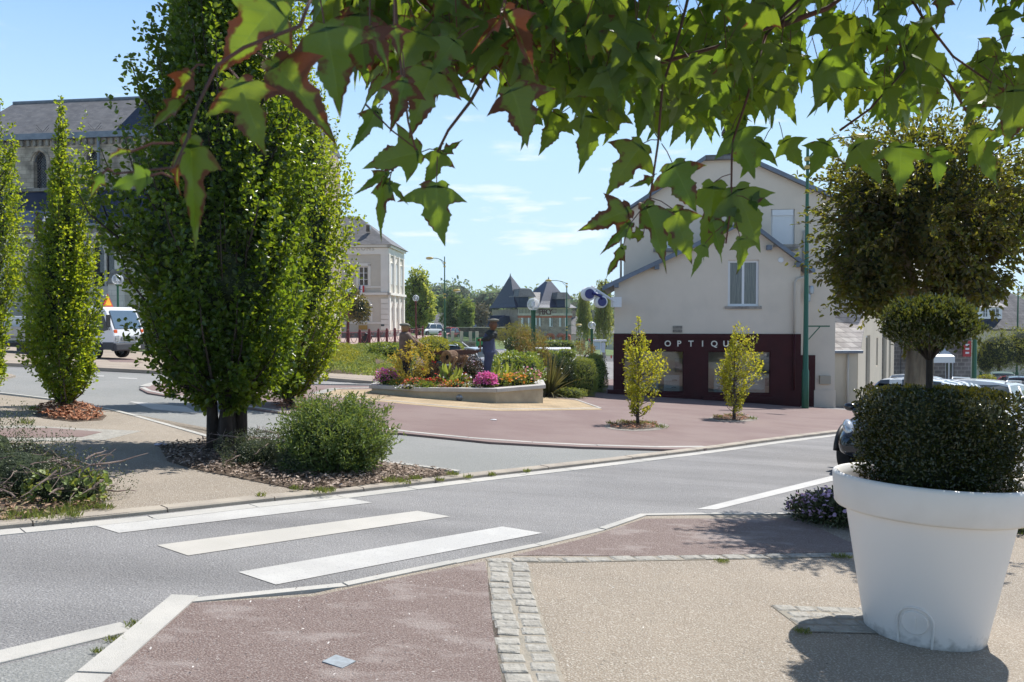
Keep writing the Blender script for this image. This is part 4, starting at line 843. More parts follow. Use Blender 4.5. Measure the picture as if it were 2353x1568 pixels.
# roofs
def verge(mb, p, r, y0, y1, th=.16, over=.4):
    mb.prism([(p[0], y0, p[1]), (r[0], y0, r[1]), (r[0], y0, r[1] + th), (p[0], y0, p[1] + th)], (0, y1 - y0, 0))
sl = (ap[1] - eL) / ap[0]; sr = (ap[1] - eR) / (X1 - ap[0]); mb = MB()
verge(mb, (-.42, eL - .42 * sl), ap, -.3, 1.3); verge(mb, ap, (X1 + .42, eR - .42 * sr), -.3, 1.3)
verge(mb, (-.42, eL - .42 * sl + .001), (ap[0], ap[1] + .001), 1.31, 6.2)
mb.build('roof', M_slate, ho)
M_fasc = mat('blue_grey_fascia', (.17, .21, .27), .6, (.13, .16, .2), 2)
mb = MB(); 
for p, r in (((-.46, eL - .46 * sl - .02), (ap[0], ap[1] - .02)), ((ap[0], ap[1] - .02), (X1 + .46, eR - .46 * sr - .02))): mb.prism([(p[0], -.34, p[1]), (r[0], -.34, r[1]), (r[0], -.34, r[1] + .17), (p[0], -.34, p[1] + .17)], (0, .038, 0))
for x, y in ((700, 1120), (1070, 950), (1655, 955), (355, 1275), (1900, 1100)):
    a, z = h6(x, y); mb.box(a - .09, a + .09, -.3, -.004, z - .05, z + .12)
mb.build('fascia', M_fasc, ho)
OB = 1.2; BX0 = hp(1433, 600, OB)[0]; BX1 = hp(1921, 600, OB)[0]; zc = h6(1114, 197, OB)[1]; xa, xb = h6(1114, 197, OB)[0], h6(1440, 197, OB)[0]; zl = h6(0, 0, OB)
eBL = h6(440, 660, OB)[1]; eBR = hp(1921, 463, OB)[1]
w1 = rect(hp(1776, 0, OB)[0], hp(1831, 0, OB)[0], hp(1800, 568, OB)[1], hp(1800, 481, OB)[1]); w2 = rect(hp(1511, 0, OB)[0], hp(1562, 0, OB)[0], hp(1530, 571, OB)[1], hp(1530, 486, OB)[1])
dr = rect(hp(1845, 0, OB)[0] + .02, h7(2048, 0, OB)[0], -1.3, h7(1950, 608, OB)[1])
mb = MB(); wall_mb(mb, [(BX0, -1.5), (BX1, -1.5), (BX1, eBR), (xb, zc), (xa, zc), (BX0, eBL)], [w1, w2], OB, .3); mb.box(BX0, BX0 + .3, OB + .3, 9, -1.5, eBL); mb.box(BX1 - .3, BX1, OB + .3, 9, -1.5, eBR - .1); mb.build('wall', M_rend, ho)
sbl = (zc - eBL) / (xa - BX0); sbr = (zc - eBR) / (BX1 - xb); mb = MB(); y0, y1 = OB - .25, 9.3
for p, r in (((BX0 - .35, eBL - .35 * sbl), (xa, zc)), ((xb, zc), (BX1 + .35, eBR - .35 * sbr))): verge(mb, p, r, y0, y1)
ym = OB + 1.9; xm = (xa + xb) / 2; zz = zc + (xm - xa) * .6; mb.add([(xa, y0, zc + .16), (xb, y0, zc + .16), (xm, ym, zz), (xm, y1, zz), (xa, y1, zc + .16), (xb, y1, zc + .16)], [(0, 1, 2), (0, 2, 3, 4), (1, 5, 3, 2), (4, 3, 5)])
mb.box(xa - .02, xb + .02, y0, OB - .002, zc - .02, zc + .15); mb.build('roof', M_slate, ho)
mb = MB()
for p, r in (((BX0 - .4, eBL - .4 * sbl - .02), (xa, zc - .02)), ((xb, zc - .02), (BX1 + .4, eBR - .4 * sbr - .02))): mb.prism([(p[0], y0 - .04, p[1]), (r[0], y0 - .04, r[1]), (r[0], y0 - .04, r[1] + .17), (p[0], y0 - .04, p[1] + .17)], (0, .038, 0))
mb.build('fascia', M_fasc, ho)
mb = MB(); a, b = hp(1668, 0, 3)[0], hp(1722, 0, 3)[0]; zt_ = hp(1690, 296, 3)[1]; mb.box(a, b, 2.9, 3.6, zc, zt_ - .15); mb.box(a - .07, b + .07, 2.83, 3.67, zt_ - .15, zt_)
for z in (zt_ - .5, zt_ - .9): mb.box(a - .012, b + .012, 2.885, 3.62, z, z + .04)
mb.build('chimney', masonry('dark_chimney_brick', (.10, .06, .05), (.06, .045, .04), (.22, .2, .19), .24, .08, .012, .4, vary=.4), ho)
MB().tube([(b - .1, 3.2, zt_), (b - .1, 3.2, zt_ + 1.3)], .015, 5).build('aerial', M_metalgrey, ho)
o = window(ho, w1[0][0], w1[1][0], w1[0][1], w1[2][1], OB + .1, .06, 0, 0); MB().box(w1[0][0] + .05, w1[1][0] - .05, OB + .02, OB + .13, w1[2][1] - .24, w1[2][1] - .01).build('shutter_box', M_white, o)
mb = MB(); zq = w1[0][1] + .05
while zq < w1[2][1] - .26: mb.box(w1[0][0] + .06, w1[1][0] - .06, OB + .07, OB + .085, zq, zq + .04); mb.box(w1[0][0] + .06, w1[1][0] - .06, OB + .08, OB + .09, zq + .04, zq + .05); zq += .05
mb.build('roller_shutter', M_white, o)
for wz in (w1, w2): MB().box(wz[0][0] - .12, wz[1][0] + .12, OB - .1, OB + .05, wz[0][1] - .14, wz[0][1] - .003).build('sill', M_sillstone, ho)
o = window(ho, w2[0][0], w2[1][0], w2[0][1], w2[2][1], OB + .1, .07, 1, 0, sill=False, pane_m=mat('pale_blind_glass', (.35, .42, .5), .3))
MB().box(dr[0][0], dr[1][0], OB - .04, OB - .003, dr[0][1], dr[2][1]).build('door', M_maroon, ho)
a, b = h7(2085, 0, OB)[0], h7(2183, 0, OB)[0]; MB().box(a, b, OB - .16, OB - .003, h7(2100, 865, OB)[1], h7(2100, 790, OB)[1]).build('meter_box', mat('meter_box_beige', (.42, .37, .29), .6), ho, bevel=.01)
MB().box(h7(2040, 0, OB)[0], BX1 + .03, OB - .05, OB - .004, -1.5, h7(2100, 922, OB)[1]).build('plinth', M_rend, ho)
def pipe(pts, r=.045, nm='downpipe', m=None, par=ho): MB().tube(pts, r, 8).build(nm, m or mat('painted_downpipe', (.50, .46, .40), .6), par, smooth=True)
a = h7(1853, 0)[0]; pipe([(X1 + .3, .0, h6(1930, 1180)[1]), (a + .08, -.08, h6(1880, 1215)[1]), (a, -.09, h6(1870, 1250)[1]), (a, -.09, zsh)]); pipe([(a + .01, -.12, zsh), (a + .01, -.12, .25)], .045, 'downpipe', M_maroon)
a = hp(1436, 0, OB)[0] - .12; pipe([(a, OB + .1, eBL - .3), (a, OB + .1, h6(420, 1200, OB)[1])]); a = h6(1968, 0, OB)[0]; pipe([(a, OB - .06, h6(1968, 800, OB)[1]), (a, OB - .06, h6(1968, 1150, OB)[1])])
a, z = h6(1762, 1050); MB().lathe([(0, .02), (.10, .02), (.11, -.01), (.0, -.06)], 14).build('wall_lamp', M_white, ho).matrix_local = Matrix.Translation((a, -.02, z)) @ Matrix.Rotation(R(90), 4, 'X')
a, z = h7(765, 345); b, z2 = h7(850, 405); mb = MB(); mb.box(a, b, -.03, -.002, z2, (z + z2) / 2 - .02); mb.box(a, b, -.03, -.002, (z + z2) / 2 + .02, z)
for k in range(8): zq = z2 + (z - z2) * (k + .4) / 8; mb.box(a + .02, b - .02, -.045, -.0305, zq, zq + .012)
mb.build('vent', M_sillstone, ho)
for (x, y, s) in ((2030, 1268, .14), (2010, 1335, .1)):
    p = A(*c6(x, y), 31.6); e_ = MB().lathe([(0, .0), (s * .8, 0), (s, -.1), (s * .9, -.3), (0, -.34)], 12).build('siren' if s > .12 else 'junction_box', M_metalgrey, ho, smooth=R(40)); e_.matrix_local = Matrix.Translation((h6(x, y, .6)[0], .9, h6(x, y, .6)[1]))
# spectacles-shaped shop sign
def c4(x, y): return (1700 + x / 2.941) / 1.741, (1000 + y / 2.941) / 1.741
YS = 31.2; sg = empty('spectacles_sign', A(*c4(2260, 615), YS), 0, 'pair of round blue and white spectacles on a bracket at the shop corner', 'shop sign'); so = Vector(sg.location)
def P4(x, y): return A(*c4(x, y), YS) - so
M_signblue = mat('sign_blue', (.012, .018, .16), .3)
d1, d2 = P4(1940, 520), P4(2085, 612); kx = YS / FP / 2.941 / 1.741
for d, r in ((d1, 62), (d2, 56)):
    r *= kx; o = MB().lathe([(0, -.16), (r * 1.0, -.16), (r * 1.3, -.13), (r * 1.3, .13), (r * 1.0, .16), (0, .16)], 32).build('lens_case', M_white, sg, smooth=R(40)); o.location = d + Vector((-.06, 0, 0)); o.rotation_euler = (R(90), 0, R(14))
    f = MB().lathe([(0, -.02), (r * .94, -.02), (r * .94, .02), (0, .02)], 32).build('blue_lens', M_signblue, o); f.location = (0, 0, .172)
mb = MB(); m_ = (d1 + d2) / 2 + Vector((0, 0, .16)); mb.tube([d1 + Vector((.1, -.18, .02)), m_ + Vector((-.05, -.2, .0)), m_ + Vector((.16, -.2, -.1)), d2 + Vector((-.02, -.18, .1))], [.05, .055, .055, .05], 8); mb.build('bridge', M_signblue, sg, smooth=True)
MB().tube([d1 + Vector((.1, -.02, .05)), m_ + Vector((.05, -.0, -.05)), d2 + Vector((-.02, -.02, .1))], .11, 8).build('bridge_case', M_white, sg, smooth=True)
mb = MB(); mb.tube([P4(1955, 428), P4(2235, 612)], .045, 8); mb.box(-.16, .17, -.02, .62, -.19, .19); mb.build('bracket', M_white, sg)
# ---- street lamps
def pole_lamp(base, h, label, arms, r=.07, group='tall street lamps', rz=0, brk=True, foot=.13):
    e = empty('street_lamp', base, rz, label, 'street lamp', group); mb = MB(); mb.tube([(0, 0, -.1), (0, 0, 1.4), (0, 0, 1.45), (0, 0, h)], [foot, foot, r * 1.15, r * .6], 12); mb.build('pole', M_green, e, smooth=R(40))
    for side, z, ln, up in arms:
        mb = MB(); mb.tube([(0, 0, z), (side * ln * .3, 0, z + up * .75), (side * ln * .65, 0, z + up), (side * ln, 0, z + up * 1.05)], .03, 6)
        mb.tube([(0, 0, z - .3), (side * ln * .3, 0, z + up * .55), (side * ln * .55, 0, z + up * .95)], .02, 6); a = mb.build('arm', M_green, e, smooth=True)
        mb = MB(); mb.ball((side * (ln + .3), 0, z + up * 1.05), .34, 12, (1, .45, .35)); a2 = mb.build('lamp_head', mat('lamp_yellow', (.55, .42, .12), .4), e, smooth=True)
        MB().ball((side * (ln + .36), 0, z + up * 1.05 - .07), .24, 10, (1, .5, .38)).build('lamp_glass', mat('lamp_glass_pale', (.75, .75, .7), .2), a2, smooth=True)
        MB().lathe([(r * 1.3, -.07), (r * 1.5, 0), (r * 1.3, .07)], 8, (0, 0, z)).build('collar', mat('lamp_yellow', (.55, .42, .12), .4), e); MB().lathe([(r * 1.3, -.07), (r * 1.5, 0), (r * 1.3, .07)], 8, (0, 0, z - .3)).build('collar', MATS['lamp_yellow'], e)
    return e
b = GG(1850, 941); b = Vector((b.x, b.y, gz(b.x, b.y))); s_ = FP / b.y
e = pole_lamp(b, 9.45, 'tall dark green street lamp standing in front of the shop corner', [(1, 9.0, 1.6, .75)], r=.085, foot=.125)
mb = MB(); z = (941 - 751) / s_; mb.box(.05, .85, -.03, .03, z, z + .05); mb.tube([(.1, 0, z - .45), (.5, 0, z)], .02, 5); mb.build('bracket', M_green, e)
b = GP(A(1022, 790, 72).x, 72, .2); pole_lamp(b, (790 - 580) / (FP / 72), 'green double headed street lamp right of the white school house', [(-1, 7.4, 1.0, .4), (1, 4.7, .75, .3)], r=.07)
b = GP(A(1302, 800, 82).x, 82, 0); pole_lamp(b, 1.6 - b.z + (730 - 656) / (FP / 82), 'green street lamp before the building lettered PERCY', [(-1, 6.9, 1.5, .3), (1, 2.6, .9, .2)], r=.08)
b = GP(A(2336, 880, 62).x, 62, 0); pole_lamp(b, 1.6 - b.z + (730 - 658) / (FP / 62), 'street lamp at the far right edge by the grey roofed house', [(1, 7.6, 1.3, .4)], r=.07)
b = GP(A(2238, 900, 42).x, 42, 0); pole_lamp(b, 9.5, 'green street lamp behind the round headed tree down the street', [(1, 9.0, 1.4, .5)], r=.1)
def globe_glass():
    m = bpy.data.materials.new('globe_glass'); m.use_nodes = True; t = m.node_tree; t.nodes.clear(); o = N(t, 'ShaderNodeOutputMaterial'); a = N(t, 'ShaderNodeBsdfTransparent'); g = N(t, 'ShaderNodeBsdfPrincipled'); g.inputs['Base Color'].default_value = (.75, .8, .85, 1); g.inputs['Roughness'].default_value = .05
    f = N(t, 'ShaderNodeLayerWeight', i0=.35); r = N(t, 'ShaderNodeMapRange'); r.inputs[3].default_value = .12; r.inputs[4].default_value = .75; x = N(t, 'ShaderNodeMixShader'); t.links.new(f.outputs['Facing'], r.inputs[0]); t.links.new(r.outputs[0], x.inputs[0]); t.links.new(a.outputs[0], x.inputs[1]); t.links.new(g.outputs[0], x.inputs[2]); t.links.new(x.outputs[0], o.inputs[0]); return m
M_globe = globe_glass()
def globe(x, ytop, Y, label, m, gr, ybase=None, rr=.25, pr=.05):
    p = A(x, ytop, Y); zb_ = gz(p.x, Y) if ybase is None else A(x, ybase, Y).z; e = empty('globe_lamp', (p.x, Y, zb_), 0, label, 'lamp', gr); h = p.z - zb_ - rr
    MB().tube([(0, 0, -.1), (0, 0, .6), (0, 0, .62), (0, 0, h - rr)], [pr * 1.4, pr * 1.4, pr, pr], 10).build('pole', m, e, smooth=R(40))
    g = MB().ball((0, 0, h), rr, 20).build('globe', M_globe, e, smooth=True); mb = MB()
    for k in range(5): mb.lathe([(.0, -.02), (rr * .3, -.02), (rr * .3, .02), (0, .02)], 10, (0, 0, h - rr * .25 + k * rr * .16))
    mb.tube([(0, 0, h - rr), (0, 0, h + rr * .5)], .03, 6); mb.build('bulb', M_white, g); MB().lathe([(pr, -.08), (rr * .45, 0), (rr * .4, .03)], 12, (0, 0, h - rr)).build('collar', m, e)
globe(270, 630, 41, 'green globe lamp in front of the church beside the white truck', M_green, 'globe lamps round the square', rr=.27)
globe(800, 660, 61, 'maroon globe lamp beside the fence left of the school door', M_maroonpaint, 'globe lamps round the square', ybase=797)
globe(955.5, 678, 64, 'maroon globe lamp at the right end of the maroon fence', M_maroonpaint, 'globe lamps round the square', ybase=800)
globe(1225.5, 685, 35, 'tall green globe lamp standing in the hedges behind the flower bed', M_green, 'globe lamps round the square', rr=.27, pr=.10)
globe(1360, 739, 53, 'green globe lamp beside the give way sign', M_green, 'globe lamps round the square', rr=.25, pr=.09)
# ---- annex, street side buildings
M_oldroof = masonry('pale_stone_slates', (.62, .58, .54), (.42, .38, .36), (.3, .28, .27), .34, .2, .012, .8, vary=.45)
q = A(1921, 928, 33.5); base = gz(q.x, q.y); F5 = Frame((q.x, q.y, base), 0); an = empty('annex', F5.o, 0, 'low cream annex with a pale stone slate roof beside the wheelie bin', 'house')
M_creamlit = mat('cream_wall', (.62, .54, .42), .9, (.56, .49, .38), .8)
wA = A(1970, 800, 33.5).x - q.x; ze = A(1950, 808, 33.5).z - base; zr_ = A(1960, 748, 35.5).z - base
mb = MB(); mb.box(-1.2, wA, 0, .3, -1, ze); d = Vector((.48, .877, 0)); 
def pr(s, off=0): v = Vector((wA, 0, 0)) + d * s; return (v.x - off * d.y, v.y + off * d.x)
def sidewall(mb, s0, s1, z0, z1, th=.3, off=0.):
    a, b = pr(s0, off), pr(s1, off); a2, b2 = pr(s0, off + th), pr(s1, off + th); mb.add([(*a, z0), (*b, z0), (*b2, z0), (*a2, z0), (*a, z1), (*b, z1), (*b2, z1), (*a2, z1)], [(0, 1, 5, 4), (1, 2, 6, 5), (2, 3, 7, 6), (3, 0, 4, 7), (4, 5, 6, 7), (3, 2, 1, 0)])
sidewall(mb, .3, 3.2, -1.3, ze); a, b, c = pr(0), pr(3.2), pr(3.2, .3); mb.add([(wA, 0, ze), (*b, ze), (*b, zr_ + 1.2), (wA - .3, 0, ze), (*c, ze), (*c, zr_ + 1.2)], [(0, 1, 2), (3, 5, 4), (0, 2, 5, 3)])
mb.build('wall', M_creamlit, an)
MB().prism([(-1.2, -.2, ze - .05), (wA + .05, -.2, ze - .05), (*pr(3.2, -.1), zr_ + 1.25), (-1.2, 3.0, zr_ + 1.25)], (0, 0, .12)).build('roof', M_oldroof, an)
MB().tube([(-1.2, -.28, ze), (wA + .1, -.28, ze)], .07, 8).build('gutter', M_zinc, an)
a = A(1960, 0, 33.3).x - q.x; pipe([(a, -.1, ze), (a, -.1, -.4)], .05, 'downpipe', mat('painted_downpipe', (.5, .46, .4)), an)
wh = empty('street_house', (q.x, q.y, base), 0, 'long cream house receding down the street beyond the annex', 'house'); mb = MB(); H = []
Ls = 20.; zt_ = 6.0
segs = [(3.3, 5.2, 2.8, .2), (8.2, 9.2, 2.6, 1.2), (11.5, 14.5, 2.9, 0.), (16., 17.5, 2.9, 0.)]
s0 = 3.2
for a_, b_, zt2, zb2_ in segs + [(Ls, Ls, 0, 0)]:
    sidewall(mb, s0, a_, -2.3, zt_)
    if a_ < Ls: sidewall(mb, a_, b_, -2.3, zb2_); sidewall(mb, a_, b_, zt2, zt_)
    s0 = b_
sidewall(mb, 3.2, Ls, -2.3, zt_, .3, 6.); a, b = pr(3.2), pr(3.2, 6.3); mb.add([(*a, -2), (*b, -2), (*b, zt_), (*a, zt_)], [(0, 1, 2, 3)]); mb.build('wall', M_creamlit, wh)
for a_, b_, zt2, zb2_ in segs: mb = MB(); sidewall(mb, a_, b_, zb2_, zt2, .06, .12); o = mb.build('window', M_white, wh); mb = MB(); sidewall(mb, a_ + .12, b_ - .12, zb2_ + .1, zt2 - .1, .03, .1); mb.build('pane', M_glass, o)
a, b, c, e_ = pr(3.0, -.4), pr(Ls, -.4), pr(Ls, 3.2), pr(3.0, 3.2); mb = MB(); mb.prism([(*a, zt_), (*b, zt_), (*c, zt_ + 2.6), (*e_, zt_ + 2.6)], (0, 0, .15)); a, b = pr(3.0, 6.8), pr(Ls, 6.8); mb.prism([(*a, zt_), (*b, zt_), (*c, zt_ + 2.6), (*e_, zt_ + 2.6)], (0, 0, .15)); mb.build('roof', M_slate, wh)
# stone cafe building with awning
q = A(2050, 900, 54); zb_ = gz(q.x, 54); cf = empty('cafe_building', (q.x, 54, zb_), 0, 'grey stone building with a white awning behind the parked cars', 'building')
def fx(x, y, Y=54): p = A(x, y, Y); return p.x - q.x, p.z - zb_
x1 = fx(2244, 0)[0]; H = [rect(fx(2112, 0)[0], fx(2150, 0)[0], -1., fx(0, 838)[1]), rect(fx(2185, 0)[0], fx(2206, 0)[0], -1., fx(0, 815)[1]), rect(.5, fx(2082, 0)[0], -1., fx(0, 800)[1])] + [rect(fx(x, 0)[0], fx(x + 22, 0)[0], fx(0, 762)[1], fx(0, 715)[1]) for x in (2070, 2130, 2190)]
mb = MB(); wall_mb(mb, rect(0, x1, -1.3, fx(0, 690)[1]), H, 0, .4); mb.box(x1 - .4, x1, .4, 8, -1.3, fx(0, 690)[1]); mb.build('wall', masonry('grey_stone_wall', (.26, .23, .21), (.19, .17, .16), (.36, .33, .3), .5, .26, .03, .5, vary=.3), cf)
for h in H[3:]: window(cf, h[0][0], h[1][0], h[0][1], h[2][1], .15, .07, 1, 2)
for h in H[:3]: window(cf, h[0][0], h[1][0], h[0][1], h[2][1], .12, .09, 1, 0, sill=False)
a, z1_ = fx(2108, 793, 53); b, z2_ = fx(2206, 826, 51); mb = MB(); mb.prism([(a, 0, z1_ + .5), (b, 0, z1_ + .2), (b, -2.4, z2_ + .1), (a, -2.4, z2_ + .1)], (0, 0, .04)); mb.box(a, b, -2.42, -2.38, z2_ - .25, z2_ + .1); mb.build('awning', M_white, cf)
MB().prism([(-.3, -.4, fx(0, 690)[1]), (x1 + .3, -.4, fx(0, 690)[1]), (x1 + .3, 4, fx(0, 690)[1] + 3), (-.3, 4, fx(0, 690)[1] + 3)], (0, 0, .15)).build('roof', M_slate, cf)
a, z = fx(2214, 812, 53.5); b, z2_ = fx(2229, 792, 53.5); sg2 = MB().box(-.25, .25, -.06, .06, -.5, .5).build('hanging_sign', mat('sign_red', (.42, .015, .02), .4)); sg2.location = ((a + b) / 2 + q.x, 53.5, (z + z2_) / 2 + zb_); tag(sg2, 'red upright shop sign hanging from the grey stone building', 'sign')
for k in range(3): MB().box(-.12, .12, -.075, -.061, .2 - k * .26, .32 - k * .26).build('sign_mark', M_white, sg2)
# far house with dormer
q = A(2236, 870, 78); zb_ = gz(q.x, 78); fh = empty('far_house', (q.x, 78, zb_), 0, 'far house with a wide grey roof and white framed dormer at the right edge', 'house')
def fy(x, y, Y=78): p = A(x, y, Y); return p.x - q.x, p.z - zb_
mb = MB(); xR = fy(2480, 0)[0]; mb.box(-1.5, xR, 0, 7, -2.5, fy(0, 760)[1]); mb.build('wall', M_creamlit, fh)
mb = MB(); zE, zR = fy(0, 757)[1], fy(0, 668, 82)[1]; mb.add([(-2, -.4, zE), (xR + .4, -.4, zE), (xR + .4, 7.4, zE), (-2, 7.4, zE), (-1., 3.5, zR), (fy(2316, 0, 82)[0], 3.5, zR)], [(0, 1, 5, 4), (1, 2, 5), (2, 3, 4, 5), (3, 0, 4)]); mb.build('roof', masonry('lichen_slate', (.25, .235, .23), (.19, .18, .18), (.14, .13, .13), .35, .25, .01, .5, vary=.3), fh)
a, b = fy(2246, 0, 77)[0], fy(2312, 0, 77)[0]; z0_, z1_, zt_ = fy(0, 754, 77)[1], fy(0, 733, 77)[1], fy(0, 706, 77)[1]; mb = MB(); mb.box(a, b, -1.2, 3, z1_, zt_); mb.build('dormer_wall', M_white, fh)
MB().prism([(a, -1.15, z1_ - .01), (b, -1.15, z1_ - .01), (b - .3, -.5, z0_), (a + .3, -.5, z0_)], (0, 1.5, 0)).build('dormer_apron', M_slateblueshade, fh)
for x0, x1_ in ((2266, 2278), (2286, 2305)): window(fh, fy(x0, 0, 77)[0], fy(x1_, 0, 77)[0], z1_ + .15, zt_ - .15, -1.26, .05, 1, 1, sill=False)
MB().add([(a - .3, -1.5, zt_), (b + .3, -1.5, zt_), (b + .3, 2.4, zt_), (a - .3, 2.4, zt_), (a + 1, 1., zt_ + 1.6), (b - 1, 1., zt_ + 1.6)], [(0, 1, 5, 4), (1, 2, 5), (2, 3, 4, 5), (3, 0, 4), (3, 2, 1, 0)]).build('dormer_roof', M_oldroof, fh)
q = A(2254, 870, 58); bf = empty('green_fence', (q.x, 58, gz(q.x, 58)), 0, 'green plank fence under the small green tree on the right', 'fence'); n = 6; wF = 1.55
for k in range(5): MB().box(0, 2.3, -.02, .02, .25 + k * .22, .40 + k * .22).build('plank', M_green, bf)
for x in (0, 1.15, 2.3): MB().box(x - .05, x + .05, .021, .1, -.2, 1.4).build('post', M_green, bf)
# ---- wheelie bin
q = GG(1934, 931); bn = empty('wheelie_bin', (q.x, 31.6, gz(q.x, 31.6)), R(-8), 'brown wheelie bin leaning against the annex wall', 'bin'); M_binb = mat('bin_brown', (.07, .035, .028), .5)
mb = MB(); mb.add([(-.2, -.24, .08), (.2, -.24, .08), (.2, .24, .08), (-.2, .24, .08), (-.27, -.36, .95), (.27, -.36, .95), (.27, .3, .95), (-.27, .3, .95)], [(0, 1, 2, 3), (0, 1, 5, 4), (1, 2, 6, 5), (2, 3, 7, 6), (3, 0, 4, 7)]); mb.build('body', M_binb, bn, bevel=.02)
MB().prism([(-.3, -.4, .951), (-.3, .34, .951), (-.3, .34, 1.02), (-.3, 0, 1.08), (-.3, -.36, 1.03)], (.6, 0, 0)).build('lid', mat('bin_lid', (.16, .11, .10), .35), bn, bevel=.015)
for s in (-1, 1): o = MB().lathe([(0, -.03), (.1, -.03), (.1, .03), (0, .03)], 16).build('wheel', M_dark, bn); o.location = (s * .22, .28, .1); o.rotation_euler = (0, R(90), 0)
MB().tube([(-.2, .38, .95), (.2, .38, .95)], .018, 6).build('handle', M_binb, bn)
# ============================================================ VEHICLES
def paint(n, c, r=.25): return mat('paint_' + n, c, r, spec=.6, coat=.6)
M_tyre = mat('tyre_rubber', (.018, .018, .019), .85); M_rim = mat('rim_metal', (.45, .46, .48), .35, metal=.7); M_trim = mat('black_trim', (.02, .02, .022), .5); M_lens = mat('headlight_lens', (.34, .38, .42), .06, (.62, .66, .7), 9, spec=1., metal=.3); M_tail = mat('tail_light', (.45, .01, .01), .2)
M_carglass = mat('car_glass', (.03, .045, .05), .03, spec=1.)
M_plate = mat('number_plate', (.75, .75, .7), .5)
def wheel(par, x, y, r=.31, w=.2):
    o = MB().lathe([(r * .6, -w / 2), (r * .92, -w / 2), (r, -w / 2 + .03), (r, w / 2 - .03), (r * .92, w / 2), (r * .6, w / 2)], 28).build('wheel', M_tyre, par, smooth=R(40)); o.location = (x, y, r); o.rotation_euler = (R(90), 0, 0)
    s = -1 if y > 0 else 1; mb = MB(); mb.lathe([(0, s * w * .36), (r * .18, s * w * .4), (r * .2, s * w * .3), (r * .55, s * w * .34), (r * .62, s * w * .46), (r * .62, 0)], 24)
    for k in range(5): a = k * 2 * math.pi / 5; mb.tube([(r * .15 * math.cos(a), r * .15 * math.sin(a), s * w * .38), (r * .58 * math.cos(a), r * .58 * math.sin(a), s * w * .4)], r * .08, 5)
    mb.build('rim', M_rim, o, smooth=R(40)); return o
def loft(mb, rings, cap=True):
    n = len(rings[0]); vs = [p for r in rings for p in r]; fs = [(i * n + k, i * n + (k + 1) % n, (i + 1) * n + (k + 1) % n, (i + 1) * n + k) for i in range(len(rings) - 1) for k in range(n)]
    if cap: fs += [list(range(n))[::-1], list(range((len(rings) - 1) * n, len(rings) * n))]
    mb.add(vs, fs)
def sub(o, l=1):
    m = o.modifiers.new('subdivision', 'SUBSURF'); m.levels = l; m.render_levels = l; return o
